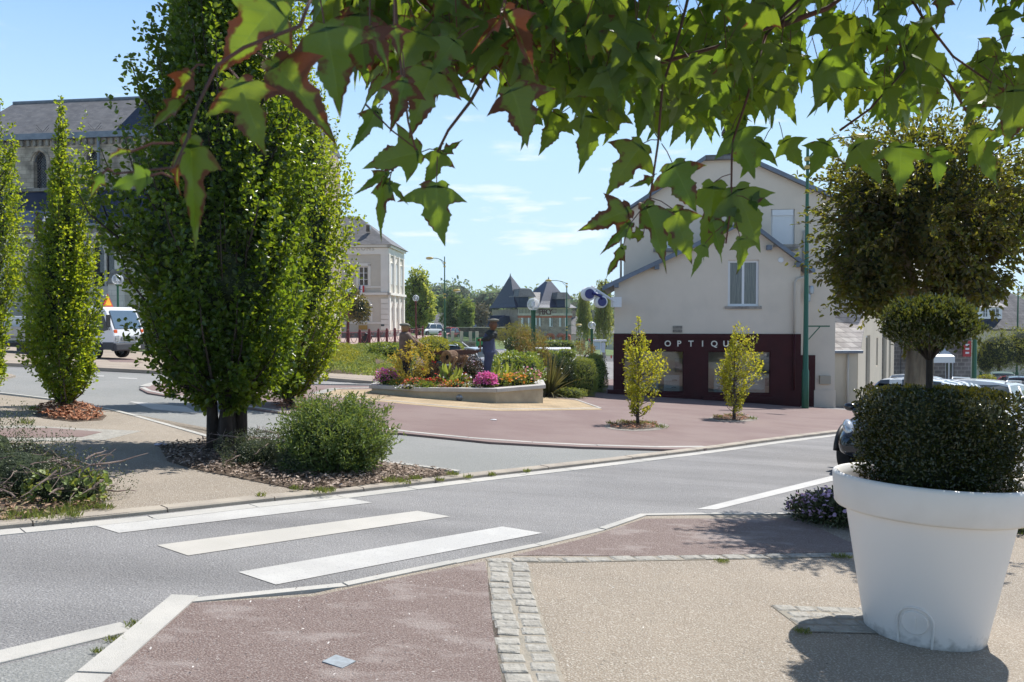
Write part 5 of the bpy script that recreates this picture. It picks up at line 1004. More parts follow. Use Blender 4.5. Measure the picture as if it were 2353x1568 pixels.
def car(label, loc, head, col, L=4.1, W=1.72, H=1.48, kind='hatch', roofm=None, group=None, name='parked_car', rails=False, checker=False, star=False, hood=.98):
    e = empty(name, loc, head, label, 'car', group); h = L / 2; w = W / 2; belt = .92 if H < 1.6 else 1.02
    st = [(-h, .34, belt - .22, .74), (-h + .10, .24, belt - .06, .86), (-h + .55, .2, belt, .97), (-.5, .18, belt + .01, 1.), (h - 1.45, .18, belt, 1.), (h - 1.0, .18, belt - .03, .99), (h - .45, .2, belt - .14, .95), (h - .1, .24, belt - .28, .84), (h, .32, belt - .38, .70)]
    rings = []
    for x, zb, zt, f in st:
        k = w * f; zc = (zb + zt) / 2; half = [(x, k * .86, zb), (x, k * .98, zb + .12), (x, k, zc), (x, k * .985, zt - .12), (x, k * .9, zt - .02), (x, k * .6, zt + .02)]
        rings.append(half + [(p[0], -p[1], p[2]) for p in half[::-1]])
    mb = MB(); loft(mb, rings); sub(mb.build('body', col, e, smooth=True), 2)
    a0, a1 = h - 1.05, h - 1.75; b0, b1 = (-h + .12, -h + .55) if kind != 'sedan' else (-h + .75, -h + 1.35)
    if kind == 'wagon': b0, b1 = -h + .08, -h + .35
    gr = []
    for t, x0, x1 in ((0, b0, b1), (.12, 0, 0), (.55, 0, 0), (.85, 0, 0), (1, a0, a1)):
        xb = b0 + (a0 - b0) * t; xt = b1 + (a1 - b1) * t; cr = .05 * (1 - (2 * t - 1) ** 2); kb, kt = w * .91, w * .70
        half = [(xb, kb, belt - .03), (xb * .35 + xt * .65, kb * .32 + kt * .68, belt + (H - belt) * .72), (xt, kt, H - .07 + cr), (xt, kt * .55, H - .02 + cr)]
        gr.append(half + [(p[0], -p[1], p[2]) for p in half[::-1]])
    mb = MB(); loft(mb, gr); mb.build('greenhouse', M_carglass, e, smooth=R(35))
    rm = roofm or col; rf = []
    for t in (0., .12, .5, .85, 1.):
        xt = (b1 - .03) + (a1 - b1 + .1) * t; cr = .05 * (1 - (2 * t - 1) ** 2); kt = w * .72; rf.append([(xt, kt, H - .085 + cr), (xt, kt * .96, H - .035 + cr), (xt, kt * .5, H + .0 + cr), (xt, 0, H + .008 + cr), (xt, -kt * .5, H + cr), (xt, -kt * .96, H - .035 + cr), (xt, -kt, H - .085 + cr)])
    mb = MB(); loft(mb, rf); mb.build('roof', rm, e, smooth=R(40))
    for s in (-1, 1):
        for p, q, r in (((a0, w * .92, belt - .02), (a1, w * .71, H - .08), .035), ((b0, w * .92, belt - .02), (b1, w * .71, H - .08), .06), (((a0 + b0) / 2 - .1, w * .925, belt - .02), ((a1 + b1) / 2 - .1, w * .715, H - .08), .035)):
            m_ = [(a + b) / 2 for a, b in zip(p, q)]; m_[1] += .03; MB().tube([(x[0], s * x[1], x[2]) for x in (p, m_, q)], r, 6).build('pillar', col, e, smooth=True)
    for s in (-1, 1):
        for x in (h - .78, -h + .75):
            wheel(e, x, s * (w - .1)); mb = MB(); mb.tube([(x + .37 * math.cos(t), s * (w - .02), .31 + .37 * math.sin(t)) for t in [i * math.pi / 10 for i in range(11)]], .045, 6); mb.build('wheel_arch', M_trim, e, smooth=True)
        o = MB().ball((0, 0, 0), .1, 16, (1.9, .75, .95)).build('headlight', M_lens, e, smooth=True); o.location = (h - .28, s * w * .74, belt - .22); o.rotation_euler = (0, R(25), -s * R(25))
        o = MB().ball((0, 0, 0), .05, 10, (.6, 1, 1)).build('fog_lamp', M_lens, e, smooth=True); o.location = (h - .08, s * w * .66, .38)
        MB().box(-h + .02, -h + .16, s * w * .82 - .06, s * w * .82 + .06, belt - .28, belt - .02).build('tail_light', M_tail, e, bevel=.02)
        o = MB().ball((0, 0, 0), .09, 12, (.8, 1.2, .75)).build('wing_mirror', col, e, smooth=True); o.location = (a0 - .28, s * (w + .08), belt + .04)
    MB().box(h - .08, h + .012, -w * .45, w * .45, .3, .46).build('grille', M_trim, e, bevel=.03)
    MB().box(h + .013, h + .03, -.26, .26, .42, .53).build('number_plate', M_plate, e); MB().box(-h - .03, -h - .005, -.26, .26, .5, .61).build('number_plate', M_plate, e)
    if rails:
        for s in (-1, 1): MB().tube([(b1 + .1, s * w * .62, H - .04), (b1 + .25, s * w * .64, H + .05), (a1 - .25, s * w * .64, H + .05), (a1 - .05, s * w * .62, H - .03)], .02, 6).build('roof_rail', M_rim, e, smooth=True)
    if star: MB().box(h + .005, h + .03, -.3, .3, .47, .68).build('grille', M_rim, e, bevel=.02)
    return e
def checker_mat():
    m = bpy.data.materials.new('chequered_roof_paint'); m.use_nodes = True; t = m.node_tree; p = t.nodes['Principled BSDF']; tcn = N(t, 'ShaderNodeTexCoord'); c = N(t, 'ShaderNodeTexChecker'); c.inputs['Scale'].default_value = 5.2; c.inputs[1].default_value = (.85, .85, .87, 1); c.inputs[2].default_value = (.04, .06, .1, 1)
    mp_ = N(t, 'ShaderNodeMapping'); mp_.inputs['Scale'].default_value = (1, 1, 0); mp_.inputs['Location'].default_value = (.03, .05, .05); t.links.new(tcn.outputs['Object'], mp_.inputs[0]); t.links.new(mp_.outputs[0], c.inputs[0]); t.links.new(c.outputs[0], p.inputs['Base Color']); p.inputs['Roughness'].default_value = .2; return m
def cloc(X, Y): return Vector((X, Y, gz(X, Y)))
def tilt(o, h):                      # stand a vehicle on the slope
    n = Vector((SA, SB, 1)).normalized(); f = Vector((math.cos(h), math.sin(h), 0)); f = (f - n * f.dot(n)).normalized(); s = n.cross(f); M = Matrix((f, s, n)).transposed().to_4x4(); M.translation = o.location; o.matrix_world = M; o.rotation_euler = M.to_euler()
HD = math.atan2(-.77, -.63)
c = car('black hatchback with a black and white chequered roof parked behind the white pot', cloc(5.35 + 1.95 * .63, 11.85 + 1.95 * .77), HD, paint('black', (.008, .009, .012), .15), 3.9, 1.68, 1.46, roofm=checker_mat(), group='cars parked down the street'); tilt(c, HD)
c = car('white estate car with roof rails parked behind the chequered roof car', cloc(11.1, 19.6), HD, paint('white', (.75, .76, .78)), 4.6, 1.78, 1.47, 'wagon', group='cars parked down the street', rails=True); tilt(c, HD)
c = car('silver hatchback parked beyond the white estate car', cloc(13.3, 27.5), HD, paint('silver', (.42, .44, .47), .3), 4.0, 1.7, 1.47, group='cars parked down the street'); tilt(c, HD)
c = car('dark blue car with bright windscreen facing the square at the right edge', cloc(28.4, 46), R(-118), paint('navy', (.02, .03, .075), .2), 4.2, 1.78, 1.6, 'hatch', group='cars parked down the street', star=True)
c = car('pale green car standing behind the dark blue car', cloc(33.3, 56), R(-118), paint('green_grey', (.22, .33, .32), .3), 4.2, 1.74, 1.5, 'hatch', group='cars parked down the street')
c = car('red car half hidden behind the dark blue car', cloc(32.6, 52), R(-70), paint('red', (.35, .02, .025), .3), 4.0, 1.7, 1.45, 'hatch', group='cars parked down the street')
c = car('white off-road car parked before the old wall', Vector((A(986, 770, 118).x, 118, gz(-12, 118) - .1)), R(-125), paint('white', (.75, .76, .78)), 4.3, 1.8, 1.68, 'wagon', group='cars parked before the old wall', rails=True)
c = car('red car parked behind the concrete posts', Vector((A(1031, 770, 116).x, 116, gz(-9, 116) - .3)), R(-118), paint('red', (.35, .02, .025), .3), 4.0, 1.7, 1.55, group='cars parked before the old wall')
c = car('black estate car with roof rails behind the saw in the flower bed', cloc(A(1018, 800, 44).x, 44), R(100), paint('black', (.008, .009, .012), .15), 4.5, 1.8, 1.5, 'wagon', group='cars parked behind the flower bed', rails=True)
c = car('silver car nose beside the blue overalls figure', cloc(A(1108, 800, 47).x, 47), R(-60), paint('silver', (.42, .44, .47), .3), 4.1, 1.7, 1.35, group='cars parked behind the flower bed')
# flatbed truck
tp = GG(250, 824, .12); tk = empty('flatbed_truck', (tp.x, tp.y, tp.z), R(-14), 'white flatbed truck lettered Percy with an open warning triangle on its roof', 'truck'); M_tw = paint('truck_white', (.78, .79, .80), .3); w = .92
M_tdark = mat('truck_dark_plastic', (.05, .053, .06), .6)
prof = [(-.95, .62), (.98, .62), (1.02, .95), (.98, 1.18), (.62, 2.02), (.45, 2.12), (-.9, 2.12), (-.95, 2.0)]
MB().prism([(x, -w, z) for x, z in prof], (0, 2 * w, 0)).build('cab', M_tw, tk, bevel=.06)
MB().prism([(.955, -w * .86, 1.24), (.955, w * .86, 1.24), (.66, w * .8, 1.97), (.66, -w * .8, 1.97)], (.03, 0, .012)).build('windscreen', mat('windscreen_sky', (.10, .15, .2), .05, spec=1.), tk)
for s in (-1, 1):
    MB().prism([(-.75, s * w, 1.28), (.48, s * w, 1.12), (.78, s * w, 1.2), (.50, s * w, 1.93), (-.75, s * w, 1.93)], (0, s * .012, 0)).build('side_window', M_carglass, tk)
    mb = MB(); mb.tube([(.82, s * w, 1.2), (.95, s * (w + .2), 1.3), (.95, s * (w + .2), 1.75)], .015, 5); mb.box(.91, .97, s * (w + .2) - .09, s * (w + .2) + .09, 1.3, 1.8); mb.build('wing_mirror', M_trim, tk)
    MB().box(.93, 1.03, s * w * .78 - .12, s * w * .78 + .12, .72, .98).build('headlight', M_lens, tk, bevel=.03); MB().box(.90, 1.0, s * w * .84 - .1, s * w * .84 + .1, 1.0, 1.2).build('indicator', mat('indicator_orange', (.7, .12, .03), .3), tk, bevel=.02)
    wheel(tk, 0.0, s * (w - .13), .34, .22); wheel(tk, -2.6, s * (w - .13), .34, .22)
    mb = MB(); mb.tube([(.45 * math.cos(t), s * (w + .0), .38 + .45 * math.sin(t)) for t in [i * math.pi / 10 for i in range(11)]], .07, 6); mb.build('wheel_arch', M_tdark, tk, smooth=True)
    MB().box(.05 + .45, 1.0, s * w - .02, s * w + .02, .4, .7).build('sill_panel', M_tdark, tk)
MB().box(.85, 1.12, -w, w, .34, .66).build('bumper', M_tdark, tk, bevel=.06); MB().box(1.02, 1.05, -.5, .5, .74, .92).build('grille', M_metalgrey, tk, bevel=.02)
MB().box(1.121, 1.14, .05, .5, .42, .54).build('number_plate', M_plate, tk)
mb = MB(); mb.box(-4.9, .5, -.4, .4, .45, .62); mb.box(-3.9, -1.2, -w + .2, w - .2, .3, .5); mb.build('chassis', M_tdark, tk)
mb = MB(); mb.box(-5.4, -1.05, -w - .1, w + .1, .84, .92)
for s in (-1, 1): mb.box(-5.4, -1.05, s * (w + .08) - .02, s * (w + .08) + .02, .75, 1.32)
mb.box(-1.1, -1.03, -w - .1, w + .1, .9, 1.9); mb.box(-5.4, -5.35, -w - .1, w + .1, .75, 1.32); mb.build('flatbed', mat('weathered_bed_side', (.50, .48, .44), .7, (.40, .38, .34), 3), tk)
MB().box(-4.8, -2.2, -.75, .6, .93, 1.75).build('load', mat('load_cover', (.62, .64, .64), .6), tk, bevel=.05)
tr = MB(); tr.prism([(-.05, -.3, 2.14), (-.05, .3, 2.14), (-.05, 0, 2.66)], (.05, 0, 0)); o = tr.build('warning_triangle', mat('triangle_red', (.6, .05, .03), .5), tk); MB().prism([(.001, -.2, 2.19), (.001, .2, 2.19), (.001, 0, 2.55)], (.012, 0, 0)).build('triangle_face', mat('warning_yellow', (.8, .42, .03), .5), o)
MB().lathe([(0, 0), (.08, 0), (.07, .12), (0, .14)], 12, (-.7, -.5, 2.12)).build('beacon', mat('indicator_orange', (.7, .12, .03)), tk, smooth=True)
text_mesh('Percy', .30, .004, 'lettering', mat('dark_blue_grey', (.05, .055, .08), .6), tk, (-.26, -w - .008, .96)); mb = MB(); mb.lathe([(0, 0), (.07, 0), (.07, .01), (0, .01)], 12); o = mb.build('logo_dot', mat('logo_green', (.1, .35, .08), .5), tk); o.location = (-.33, -w - .002, 1.05); o.rotation_euler = (R(90), 0, 0)
MB().prism([(-.72, -w - .006, 1.26), (-.45, -w - .006, 1.22), (-.45, -w - .006, 1.02)], (0, .004, 0)).build('green_stripe', mat('logo_green', (.1, .35, .08), .5), tk)
# ============================================================ TERRACE, FENCE, WALLS, SMALL STREET FURNITURE
mb = MB(); T = [(-34, 58.6), (-12.4, 58.6), (-9., 86), (-7.5, 97), (-34, 97)]; mb.prism([(x, y, -3) for x, y in T], (0, 0, 2.5)); mb.build('terrace', mat('pink_paving', (.42, .31, .27), .9, (.36, .27, .24), 1.), kind='structure')
def bank(X, Y):
    wx = ss(-X, 4.2, 7.5) * (1 - ss(-X, 22, 26)); wy = ss(Y, 32.2, 56); g = gz(X, Y)
    return g + .02 + wx * wy * (-.52 - g) + .18 * wx * ss(Y, 32, 34) * (1 - ss(Y, 50, 58)) * (1 + noise.noise(Vector((X * .5, Y * .3, 0))))
mb = MB(); xs_ = [-24 + i * .8 for i in range(27)]; ys_ = [32.2 + i * 1. for i in range(28)]
mb.v = [(x, y, bank(x, y) if x > -12 - (y - 32) * .2 else gz(x, y) - .1) for y in ys_ for x in xs_]; nx = len(xs_)
mb.f = [[j * nx + i, j * nx + i + 1, (j + 1) * nx + i + 1, (j + 1) * nx + i] for j in range(len(ys_) - 1) for i in range(nx - 1)]; mb.m = [0] * len(mb.f)
mb.build('embankment', M_soil, smooth=True, kind='structure')
fp = [(735, 57.5), (774, 59), (800, 60.3), (826.6, 61.5), (848.6, 62.8), (869.7, 64.5), (889, 66.5), (907.5, 68.5), (925, 71), (941, 74), (957, 78), (971.5, 83)]
P = [Vector((A(x, 780, Y).x, Y, -.5)) for x, Y in fp]; fe = empty('swag_fence', P[0], 0, 'maroon metal fence with hanging hoops along the school terrace', 'fence'); P = [p - P[0] for p in P]
for p in P: mb = MB(); mb.box(p.x - .09, p.x + .09, p.y - .09, p.y + .09, 0, 1.12); mb.ball((p.x, p.y, 1.16), .09, 8); mb.build('post', M_maroonpaint, fe)
for a, b in zip(P[:-1], P[1:]):
    mb = MB(); mb.tube([a + Vector((0, 0, 1.0)), b + Vector((0, 0, 1.0))], .03, 6); mb.tube([a + Vector((0, 0, .12)), b + Vector((0, 0, .12))], .02, 6)
    for s0, s1, dp in ((.12, .88, .78), (.25, .5, .25)): mb.tube([a.lerp(b, s0 + (s1 - s0) * i / 10) + Vector((0, 0, 1.0 - dp * math.sin(math.pi * i / 10) ** .8)) for i in range(11)], .022, 5)
    mb.build('hoop_panel', M_maroonpaint, fe, smooth=R(50))
o = MB().box(-.35, .35, -.2, .2, 0, .9).build('litter_bin', M_trim, bevel=.06); p = A(836, 785, 64); o.location = (p.x, 64, -.48); o.rotation_euler = (0, R(24), 0); tag(o, 'leaning black litter bin behind the maroon fence', 'bin')
def simple_house(label, x0, x1, ye, yr, Y, wallm, roofm, d=7., yb=800, inset=0., chim=None):
    a, b = A(x0, ye, Y), A(x1, ye, Y); e = empty('house', (a.x, Y, 0), 0, label, 'house'); W_ = b.x - a.x; ze = a.z; zr = A(x0, yr, Y + d / 2).z; zb_ = A(x0, yb, Y).z - 2.5
    MB().box(0, W_, 0, d, zb_, ze).build('wall', wallm, e); mb = MB(); mb.add([(-.3, -.3, ze), (W_ + .3, -.3, ze), (W_ + .3, d + .3, ze), (-.3, d + .3, ze), (inset, d / 2, zr), (W_ - inset, d / 2, zr)], [(0, 1, 5, 4), (1, 2, 5), (2, 3, 4, 5), (3, 0, 4), (3, 2, 1, 0)]); mb.build('roof', roofm, e)
    if chim: c_ = W_ * chim; MB().box(c_ - .4, c_ + .4, d / 2 - .3, d / 2 + .3, zr - 1.2, zr + 1.1).build('chimney', M_rubble, e)
    mb = MB(); k = max(1, int(W_ / 3)); 
    for i in range(k): c_ = W_ * (i + .5) / k; window(e, c_ - .45, c_ + .45, ze - 2., ze - .7, -.05, .07, 1, 0, sill=False)
    return e
simple_house('grey roofed house behind the walnut tree right of the school', 998, 1036, 752, 718, 135, M_rend, M_slate, 8, 760, 0)
simple_house('low tiled shed roof beyond the old wall', 1020, 1046, 762, 750, 130, M_cream, M_oldroof, 5, 768)
simple_house('grey roofed house right of the building lettered PERCY', 1312, 1345, 768, 727, 158, mat('mauve_grey_render', (.46, .42, .41), .9), M_slate, 9, 800, .0, .3)
simple_house('pale low house between the weeping birches', 1360, 1418, 768, 750, 120, M_cream, M_slate, 6, 800)
def stonewall(name, label, x0, x1, yt, yb, Y, m, cap=True):
    a, b = A(x0, yt, Y), A(x1, yt, Y); zb_ = A(x0, yb, Y).z - .4; e = empty(name, (a.x, Y, zb_), 0, label, 'wall'); MB().box(0, b.x - a.x, 0, .4, 0, a.z - zb_ - .1).build('wall', m, e)
    if cap: MB().box(-.05, b.x - a.x + .05, -.06, .46, a.z - zb_ - .099, a.z - zb_).build('coping', M_concr, e)
    return e
stonewall('old_wall', 'long dark old stone wall behind the white and red cars', 930, 1160, 752, 775, 123, masonry('dark_old_stone', (.16, .13, .11), (.09, .08, .07), (.2, .18, .16), .5, .25, .02, .5, vary=.5))
stonewall('retaining_wall', 'low stone retaining wall under the concrete fence posts', 1020, 1093, 785, 802, 84, M_rubble)
e = empty('post_fence', A(1018.5, 786, 84.2), 0, 'fence of concrete posts with green mesh panels above the low stone wall', 'fence'); xsP = [A(x, 786, 84.2).x - e.location.x for x in (1018.5, 1040, 1060.6, 1081, 1095.8)]
for x in xsP: MB().box(x - .16, x + .16, -.12, .12, -.2, 1.08).build('post', M_concr, e)
M_mesh = mat('green_mesh', (.03, .13, .09), .6)
for a, b in zip(xsP[:-1], xsP[1:]):
    mb = MB()
    for k in range(9): x = a + .17 + (b - a - .34) * k / 8; mb.box(x - .015, x + .015, -.02, .0, .05, .95)
    for z in (.05, .35, .65, .92): mb.box(a + .17, b - .17, -.04, -.021, z, z + .04)
    mb.build('mesh_panel', M_mesh, e)
p = A(1094, 808, 80); mb = MB(); mb.box(0, .7, 0, .08, 0, 1.35); mb.box(.05, .65, -.02, -.001, .1, 1.25); gt = mb.build('green_gate', mat('gate_green', (.02, .28, .09), .5)); gt.location = p; tag(gt, 'bright green gate at the end of the low stone wall', 'gate')
e = empty('handrail', (A(1062, 787, 60).x, 60, 0), 0, 'white handrail leading down behind the blue overalls figure', 'handrail'); pts = [A(1062, 787, 60), A(1083, 803, 58), A(1161, 804, 46), A(1176, 815, 44)]; pts = [p - e.location for p in pts]
MB().tube(pts, .035, 6).build('rail', M_white, e)
for p in pts: MB().tube([p, p - Vector((0, 0, 1.0))], .025, 6).build('post', M_white, e)
# recycling containers
for i, (x0, x1, lid) in enumerate(((1231, 1250, 'grey'), (1250, 1270, 'yellow'), (1272, 1290, 'green'), (1292, 1311, 'blue'))):
    a, b = A(x0, 812, 68), A(x1, 799, 68); e = empty('container', (a.x, 68, a.z - .5), 0, 'pale recycling container with %s end, behind the hedge%s' % (lid, {'grey': ', leftmost of the row'}.get(lid, '')), 'container', 'recycling containers behind the hedge')
    W_ = b.x - a.x; H_ = b.z - a.z + .5; MB().box(0, W_, 0, .8, 0, H_ * .85).build('body', mat('container_cream', (.62, .60, .52), .6), e, bevel=.03); MB().prism([(-.03, -.04, H_ * .851), (-.03, .84, H_ * .851), (-.03, .6, H_), (-.03, .2, H_)], (W_ + .06, 0, 0)).build('lid', M_white, e)
    MB().box(W_ - .1, W_ - .02, -.03, -.002, H_ * .3, H_ * .8).build('label', mat('end_' + lid, {'grey': (.3, .3, .3), 'yellow': (.7, .5, .05), 'green': (.03, .3, .1), 'blue': (.05, .12, .4)}[lid], .5), e)
# give way sign and notice board, barriers
p = A(1359.5, 785, 76); e = empty('give_way_sign', (p.x, 76, gz(p.x, 76)), 0, 'red and white give way triangle beyond the hedges', 'sign'); z = p.z - e.location.z; MB().tube([(0, .06, -.2), (0, .06, z + .3)], .035, 6).build('post', M_metalgrey, e)
MB().prism([(-.34, 0, z + .26), (.34, 0, z + .26), (0, 0, z - .3)], (0, .03, 0)).build('sign_plate', mat('sign_red', (.42, .015, .02), .4), e); MB().prism([(-.18, -.012, z + .17), (.18, -.012, z + .17), (0, -.012, z - .12)], (0, .01, 0)).build('sign_face', M_white, e)
a, b = A(1363, 813, 74), A(1381, 785, 74); e = empty('notice_board', (a.x, 74, a.z), 0, 'glazed notice shelter beside the give way sign', 'notice board'); mb = MB(); W_ = b.x - a.x; H_ = b.z - a.z
mb.box(0, .06, 0, .1, -.3, H_); mb.box(W_ - .06, W_, 0, .1, -.3, H_); mb.box(-.1, W_ + .5, -.2, .6, H_, H_ + .15); mb.build('frame', M_white, e); MB().box(.07, W_ - .07, .03, .06, .35, H_ - .05).build('board', mat('board_pale_blue', (.42, .55, .60), .2), e); MB().box(W_ + .05, W_ + .38, .1, .14, .1, H_ - .1).build('side_panel', mat('panel_pale', (.55, .60, .68), .3), e)
for i, (x0, x1) in enumerate(((1363, 1389), (1392, 1412))):
    a, b = A(x0, 827, 60), A(x1, 816, 60); e = empty('barrier', (a.x, 60, a.z - .25), 0, ['left', 'right'][i] + ' one of two grey slatted crowd barriers with a red tag', 'barrier', 'grey barriers by the far road'); W_ = b.x - a.x; H_ = b.z - a.z + .25; mb = MB(); mb.tube([(0, 0, 0), (0, 0, H_), (W_, 0, H_), (W_, 0, 0)], .02, 6)
    for k in range(10): mb.box(W_ * (k + .3) / 10, W_ * (k + .8) / 10, -.01, .01, .12, H_ - .03)
    mb.build('frame', M_metalgrey, e); MB().box(W_ * .55, W_ * .7, -.03, -.011, H_ * .6, H_ * .95).build('red_tag', mat('tag_red', (.6, .04, .04), .6), e)
p = G(779, 1524, .025); uc = MB().box(-.062, .062, -.05, .05, 0, .004).build('utility_cover', mat('bleached_metal', (.33, .37, .40), .5, (.26, .28, .3), 30)); uc.location = (p.x, p.y, p.z + .006); uc.rotation_euler = (R(-2), R(3.5), R(-28)); tag(uc, 'small pale metal cover set in the red paving at the front', 'cover')
def rag(name, x, y, h, s, label, cat, m):
    p = GG(x, y, h); mb = MB(); mb.ball((0, 0, s * .12), s, 10, (1, .7, .18)); o = mb.build(name, m, smooth=True); o.location = (p.x, p.y, p.z); d = o.modifiers.new('creases', 'DISPLACE'); tx = bpy.data.textures.new(name, 'CLOUDS'); tx.noise_scale = s * .5; d.texture = tx; d.strength = s * .5; tag(o, label, cat); return o
rag('paper_scrap', 1134, 966, .04, .07, 'white scrap of paper lying on the plum asphalt before the flower bed', 'litter', M_white)
rag('plastic_bag', 370, 1023, .05, .09, 'crumpled pale bag at the left end of the bark mulch', 'litter', mat('bag_lilac', (.55, .52, .62), .5))
p = A(88, 557, 48); e = empty('war_memorial', (p.x, 48, gz(p.x, 48)), R(-20), 'dark bronze soldier statue on a tall stone column before the church', 'statue'); z = p.z - e.location.z
mb = MB(); mb.box(-.9, .9, -.9, .9, -.2, .8); mb.box(-.6, .6, -.6, .6, .8, 1.6); mb.prism([(-.42, -.42, 1.6), (.42, -.42, 1.6), (.42, .42, 1.6), (-.42, .42, 1.6)], (0, 0, z - 2.0)); mb.box(-.55, .55, -.55, .55, z - .4, z - .2); mb.box(-.42, .42, -.42, .42, z - .2, z); mb.build('column', M_limeold, e, bevel=.02)
def remesh(o, v=.02, sm=6):
    m = o.modifiers.new('skin', 'REMESH'); m.mode = 'VOXEL'; m.voxel_size = v; m.use_smooth_shade = True; s = o.modifiers.new('smooth', 'SMOOTH'); s.iterations = sm; s.factor = .5; return o
mb = MB(); Z = z
mb.tube([(-.1, 0, Z), (-.11, .02, Z + .42), (-.08, 0, Z + .85)], [.09, .08, .12], 10); mb.tube([(.12, -.05, Z), (.12, -.04, Z + .42), (.08, 0, Z + .85)], [.09, .08, .12], 10)
mb.tube([(0, 0, Z + .35), (0, 0, Z + .8), (0, 0, Z + 1.05), (0, 0, Z + 1.35), (0, 0, Z + 1.45)], [.23, .2, .18, .22, .08], 12); mb.ball((0, -.02, Z + 1.58), .115, 12, (1, 1, 1.15)); mb.tube([(0, 0, Z + 1.4), (0, 0, Z + 1.5)], .06, 8)
for s in (-1, 1): mb.tube([(s * .22, 0, Z + 1.32), (s * .29, -.05, Z + 1.08), (s * .05, -.24, Z + 1.12)], [.085, .07, .05], 8)
for k in range(-2, 3): mb.tube([(k * .02, -.25, Z + 1.13), (k * .02, -.29, Z + 1.08)], .016, 5)
remesh(mb.build('soldier', mat('bronze_dark', (.07, .03, .028), .5, (.04, .022, .02), 6), e), .025)
MB().lathe([(.17, 0), (.13, .08), (.0, .15)], 14, (0, -.02, Z + 1.62)).build('helmet', MATS['bronze_dark'], e, smooth=True); MB().tube([(0.02, -.27, Z + .02), (.02, -.27, Z + 1.2)], [.04, .015], 8).build('rifle', MATS['bronze_dark'], e)
# ============================================================ PLANTS
L_horn = leafmat('hornbeam_leaf', (.028, .07, .010), (.07, .135, .016), (.44, .60, .025), .45, .36)
L_hornshade = leafmat('shaded_hornbeam_leaf', (.017, .045, .010), (.042, .092, .014), (.28, .44, .02), .38, .32)  # darkened hornbeam leaf; the tall tree's shade is put into its colour
L_young = leafmat('young_hornbeam_leaf', (.08, .14, .015), (.15, .20, .02), (.60, .64, .04), .5, .4)
L_bush = leafmat('spirea_leaf', (.07, .13, .035), (.13, .20, .06), (.22, .32, .05), .35, .5)
L_dull = leafmat('cotoneaster_leaf', (.05, .075, .035), (.10, .12, .06), (.12, .16, .05), .25, .4)
L_box = leafmat('box_leaf', (.016, .03, .008), (.04, .055, .012), (.10, .11, .015), .25, .22, spec=.7)
L_round = leafmat('small_maple_leaf', (.026, .052, .014), (.085, .055, .02), (.24, .28, .025), .42, .4)
L_hedge = leafmat('laurel_leaf', (.09, .17, .03), (.17, .26, .05), (.32, .42, .05), .35, .3)
L_dark = leafmat('dark_hedge_leaf', (.025, .055, .015), (.055, .09, .025), (.1, .15, .03), .25, .25, spec=.7)
L_gold = leafmat('golden_leaf', (.22, .27, .03), (.36, .38, .04), (.4, .42, .04), .35, .5)
L_lime = leafmat('soft_green_leaf', (.16, .24, .06), (.26, .33, .08), (.34, .42, .07), .35, .5)
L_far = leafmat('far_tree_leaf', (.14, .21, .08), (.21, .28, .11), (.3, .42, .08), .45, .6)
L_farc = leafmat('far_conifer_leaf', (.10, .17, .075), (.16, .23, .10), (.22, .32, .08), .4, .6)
L_wood = leafmat('hazed_woodland_leaf', (.16, .225, .14), (.24, .30, .19), (.24, .34, .15), .4, .7)  # paled leaf colour with the distance haze of the hills mixed in
L_feather = leafmat('feathery_leaf', (.16, .18, .04), (.24, .24, .05), (.3, .32, .05), .35, .6)
L_nand = leafmat('nandina_leaf', (.10, .12, .03), (.24, .10, .04), (.3, .26, .05), .35, .5)
L_yel = leafmat('yellow_leaf', (.42, .36, .04), (.55, .48, .08), (.6, .5, .06), .35, .5)
L_purp = leafmat('purple_leaf', (.035, .02, .025), (.08, .07, .04), (.12, .08, .05), .25, .5)
L_pale = leafmat('pale_broad_leaf', (.20, .30, .05), (.28, .38, .08), (.4, .5, .08), .4, .4)
L_phor = leafmat('strap_leaf', (.05, .065, .03), (.16, .14, .05), (.2, .2, .05), .25, .35)
L_grass = leafmat('grass_blade', (.10, .17, .03), (.26, .26, .08), (.25, .32, .05), .35, .5)
def envpx(x0, yb, Y, rows): s = FP / Y; return [((yb - y) / s, (x0 - a) / s, (b - x0) / s) for y, a, b in rows]
HG = 'upright hornbeams planted round the square'
b = GG(152, 948, .05); shoot_tree('hornbeam', b, envpx(152, 948, b.y, [(915, 140, 170), (895, 112, 185), (850, 68, 208), (800, 50, 218), (700, 36, 224), (600, 70, 222), (500, 105, 222), (400, 128, 214), (330, 148, 208), (280, 168, 206), (232, 182, 192)]), 700, 26, .06, L_horn, .075, 1, 'slim upright hornbeam in a mound of red bark chips at the left', 'tree', HG, seed=3, spread=.1, over=1.0, width=.75, sm=.98)
b = GG(-22, 915, .05); shoot_tree('hornbeam', b, envpx(-22, 915, b.y, [(880, -60, 10), (800, -90, 0), (735, -110, 12), (670, -110, 28), (600, -110, 52), (550, -105, 68), (480, -90, 58), (400, -75, 44), (330, -70, 40), (270, -55, 12), (190, -28, 4)]), 600, 24, .06, L_horn, .075, 1, 'upright hornbeam cut off by the left edge of the photo', 'tree', HG, seed=5, spread=.1, over=1., width=.75, sm=1.05)
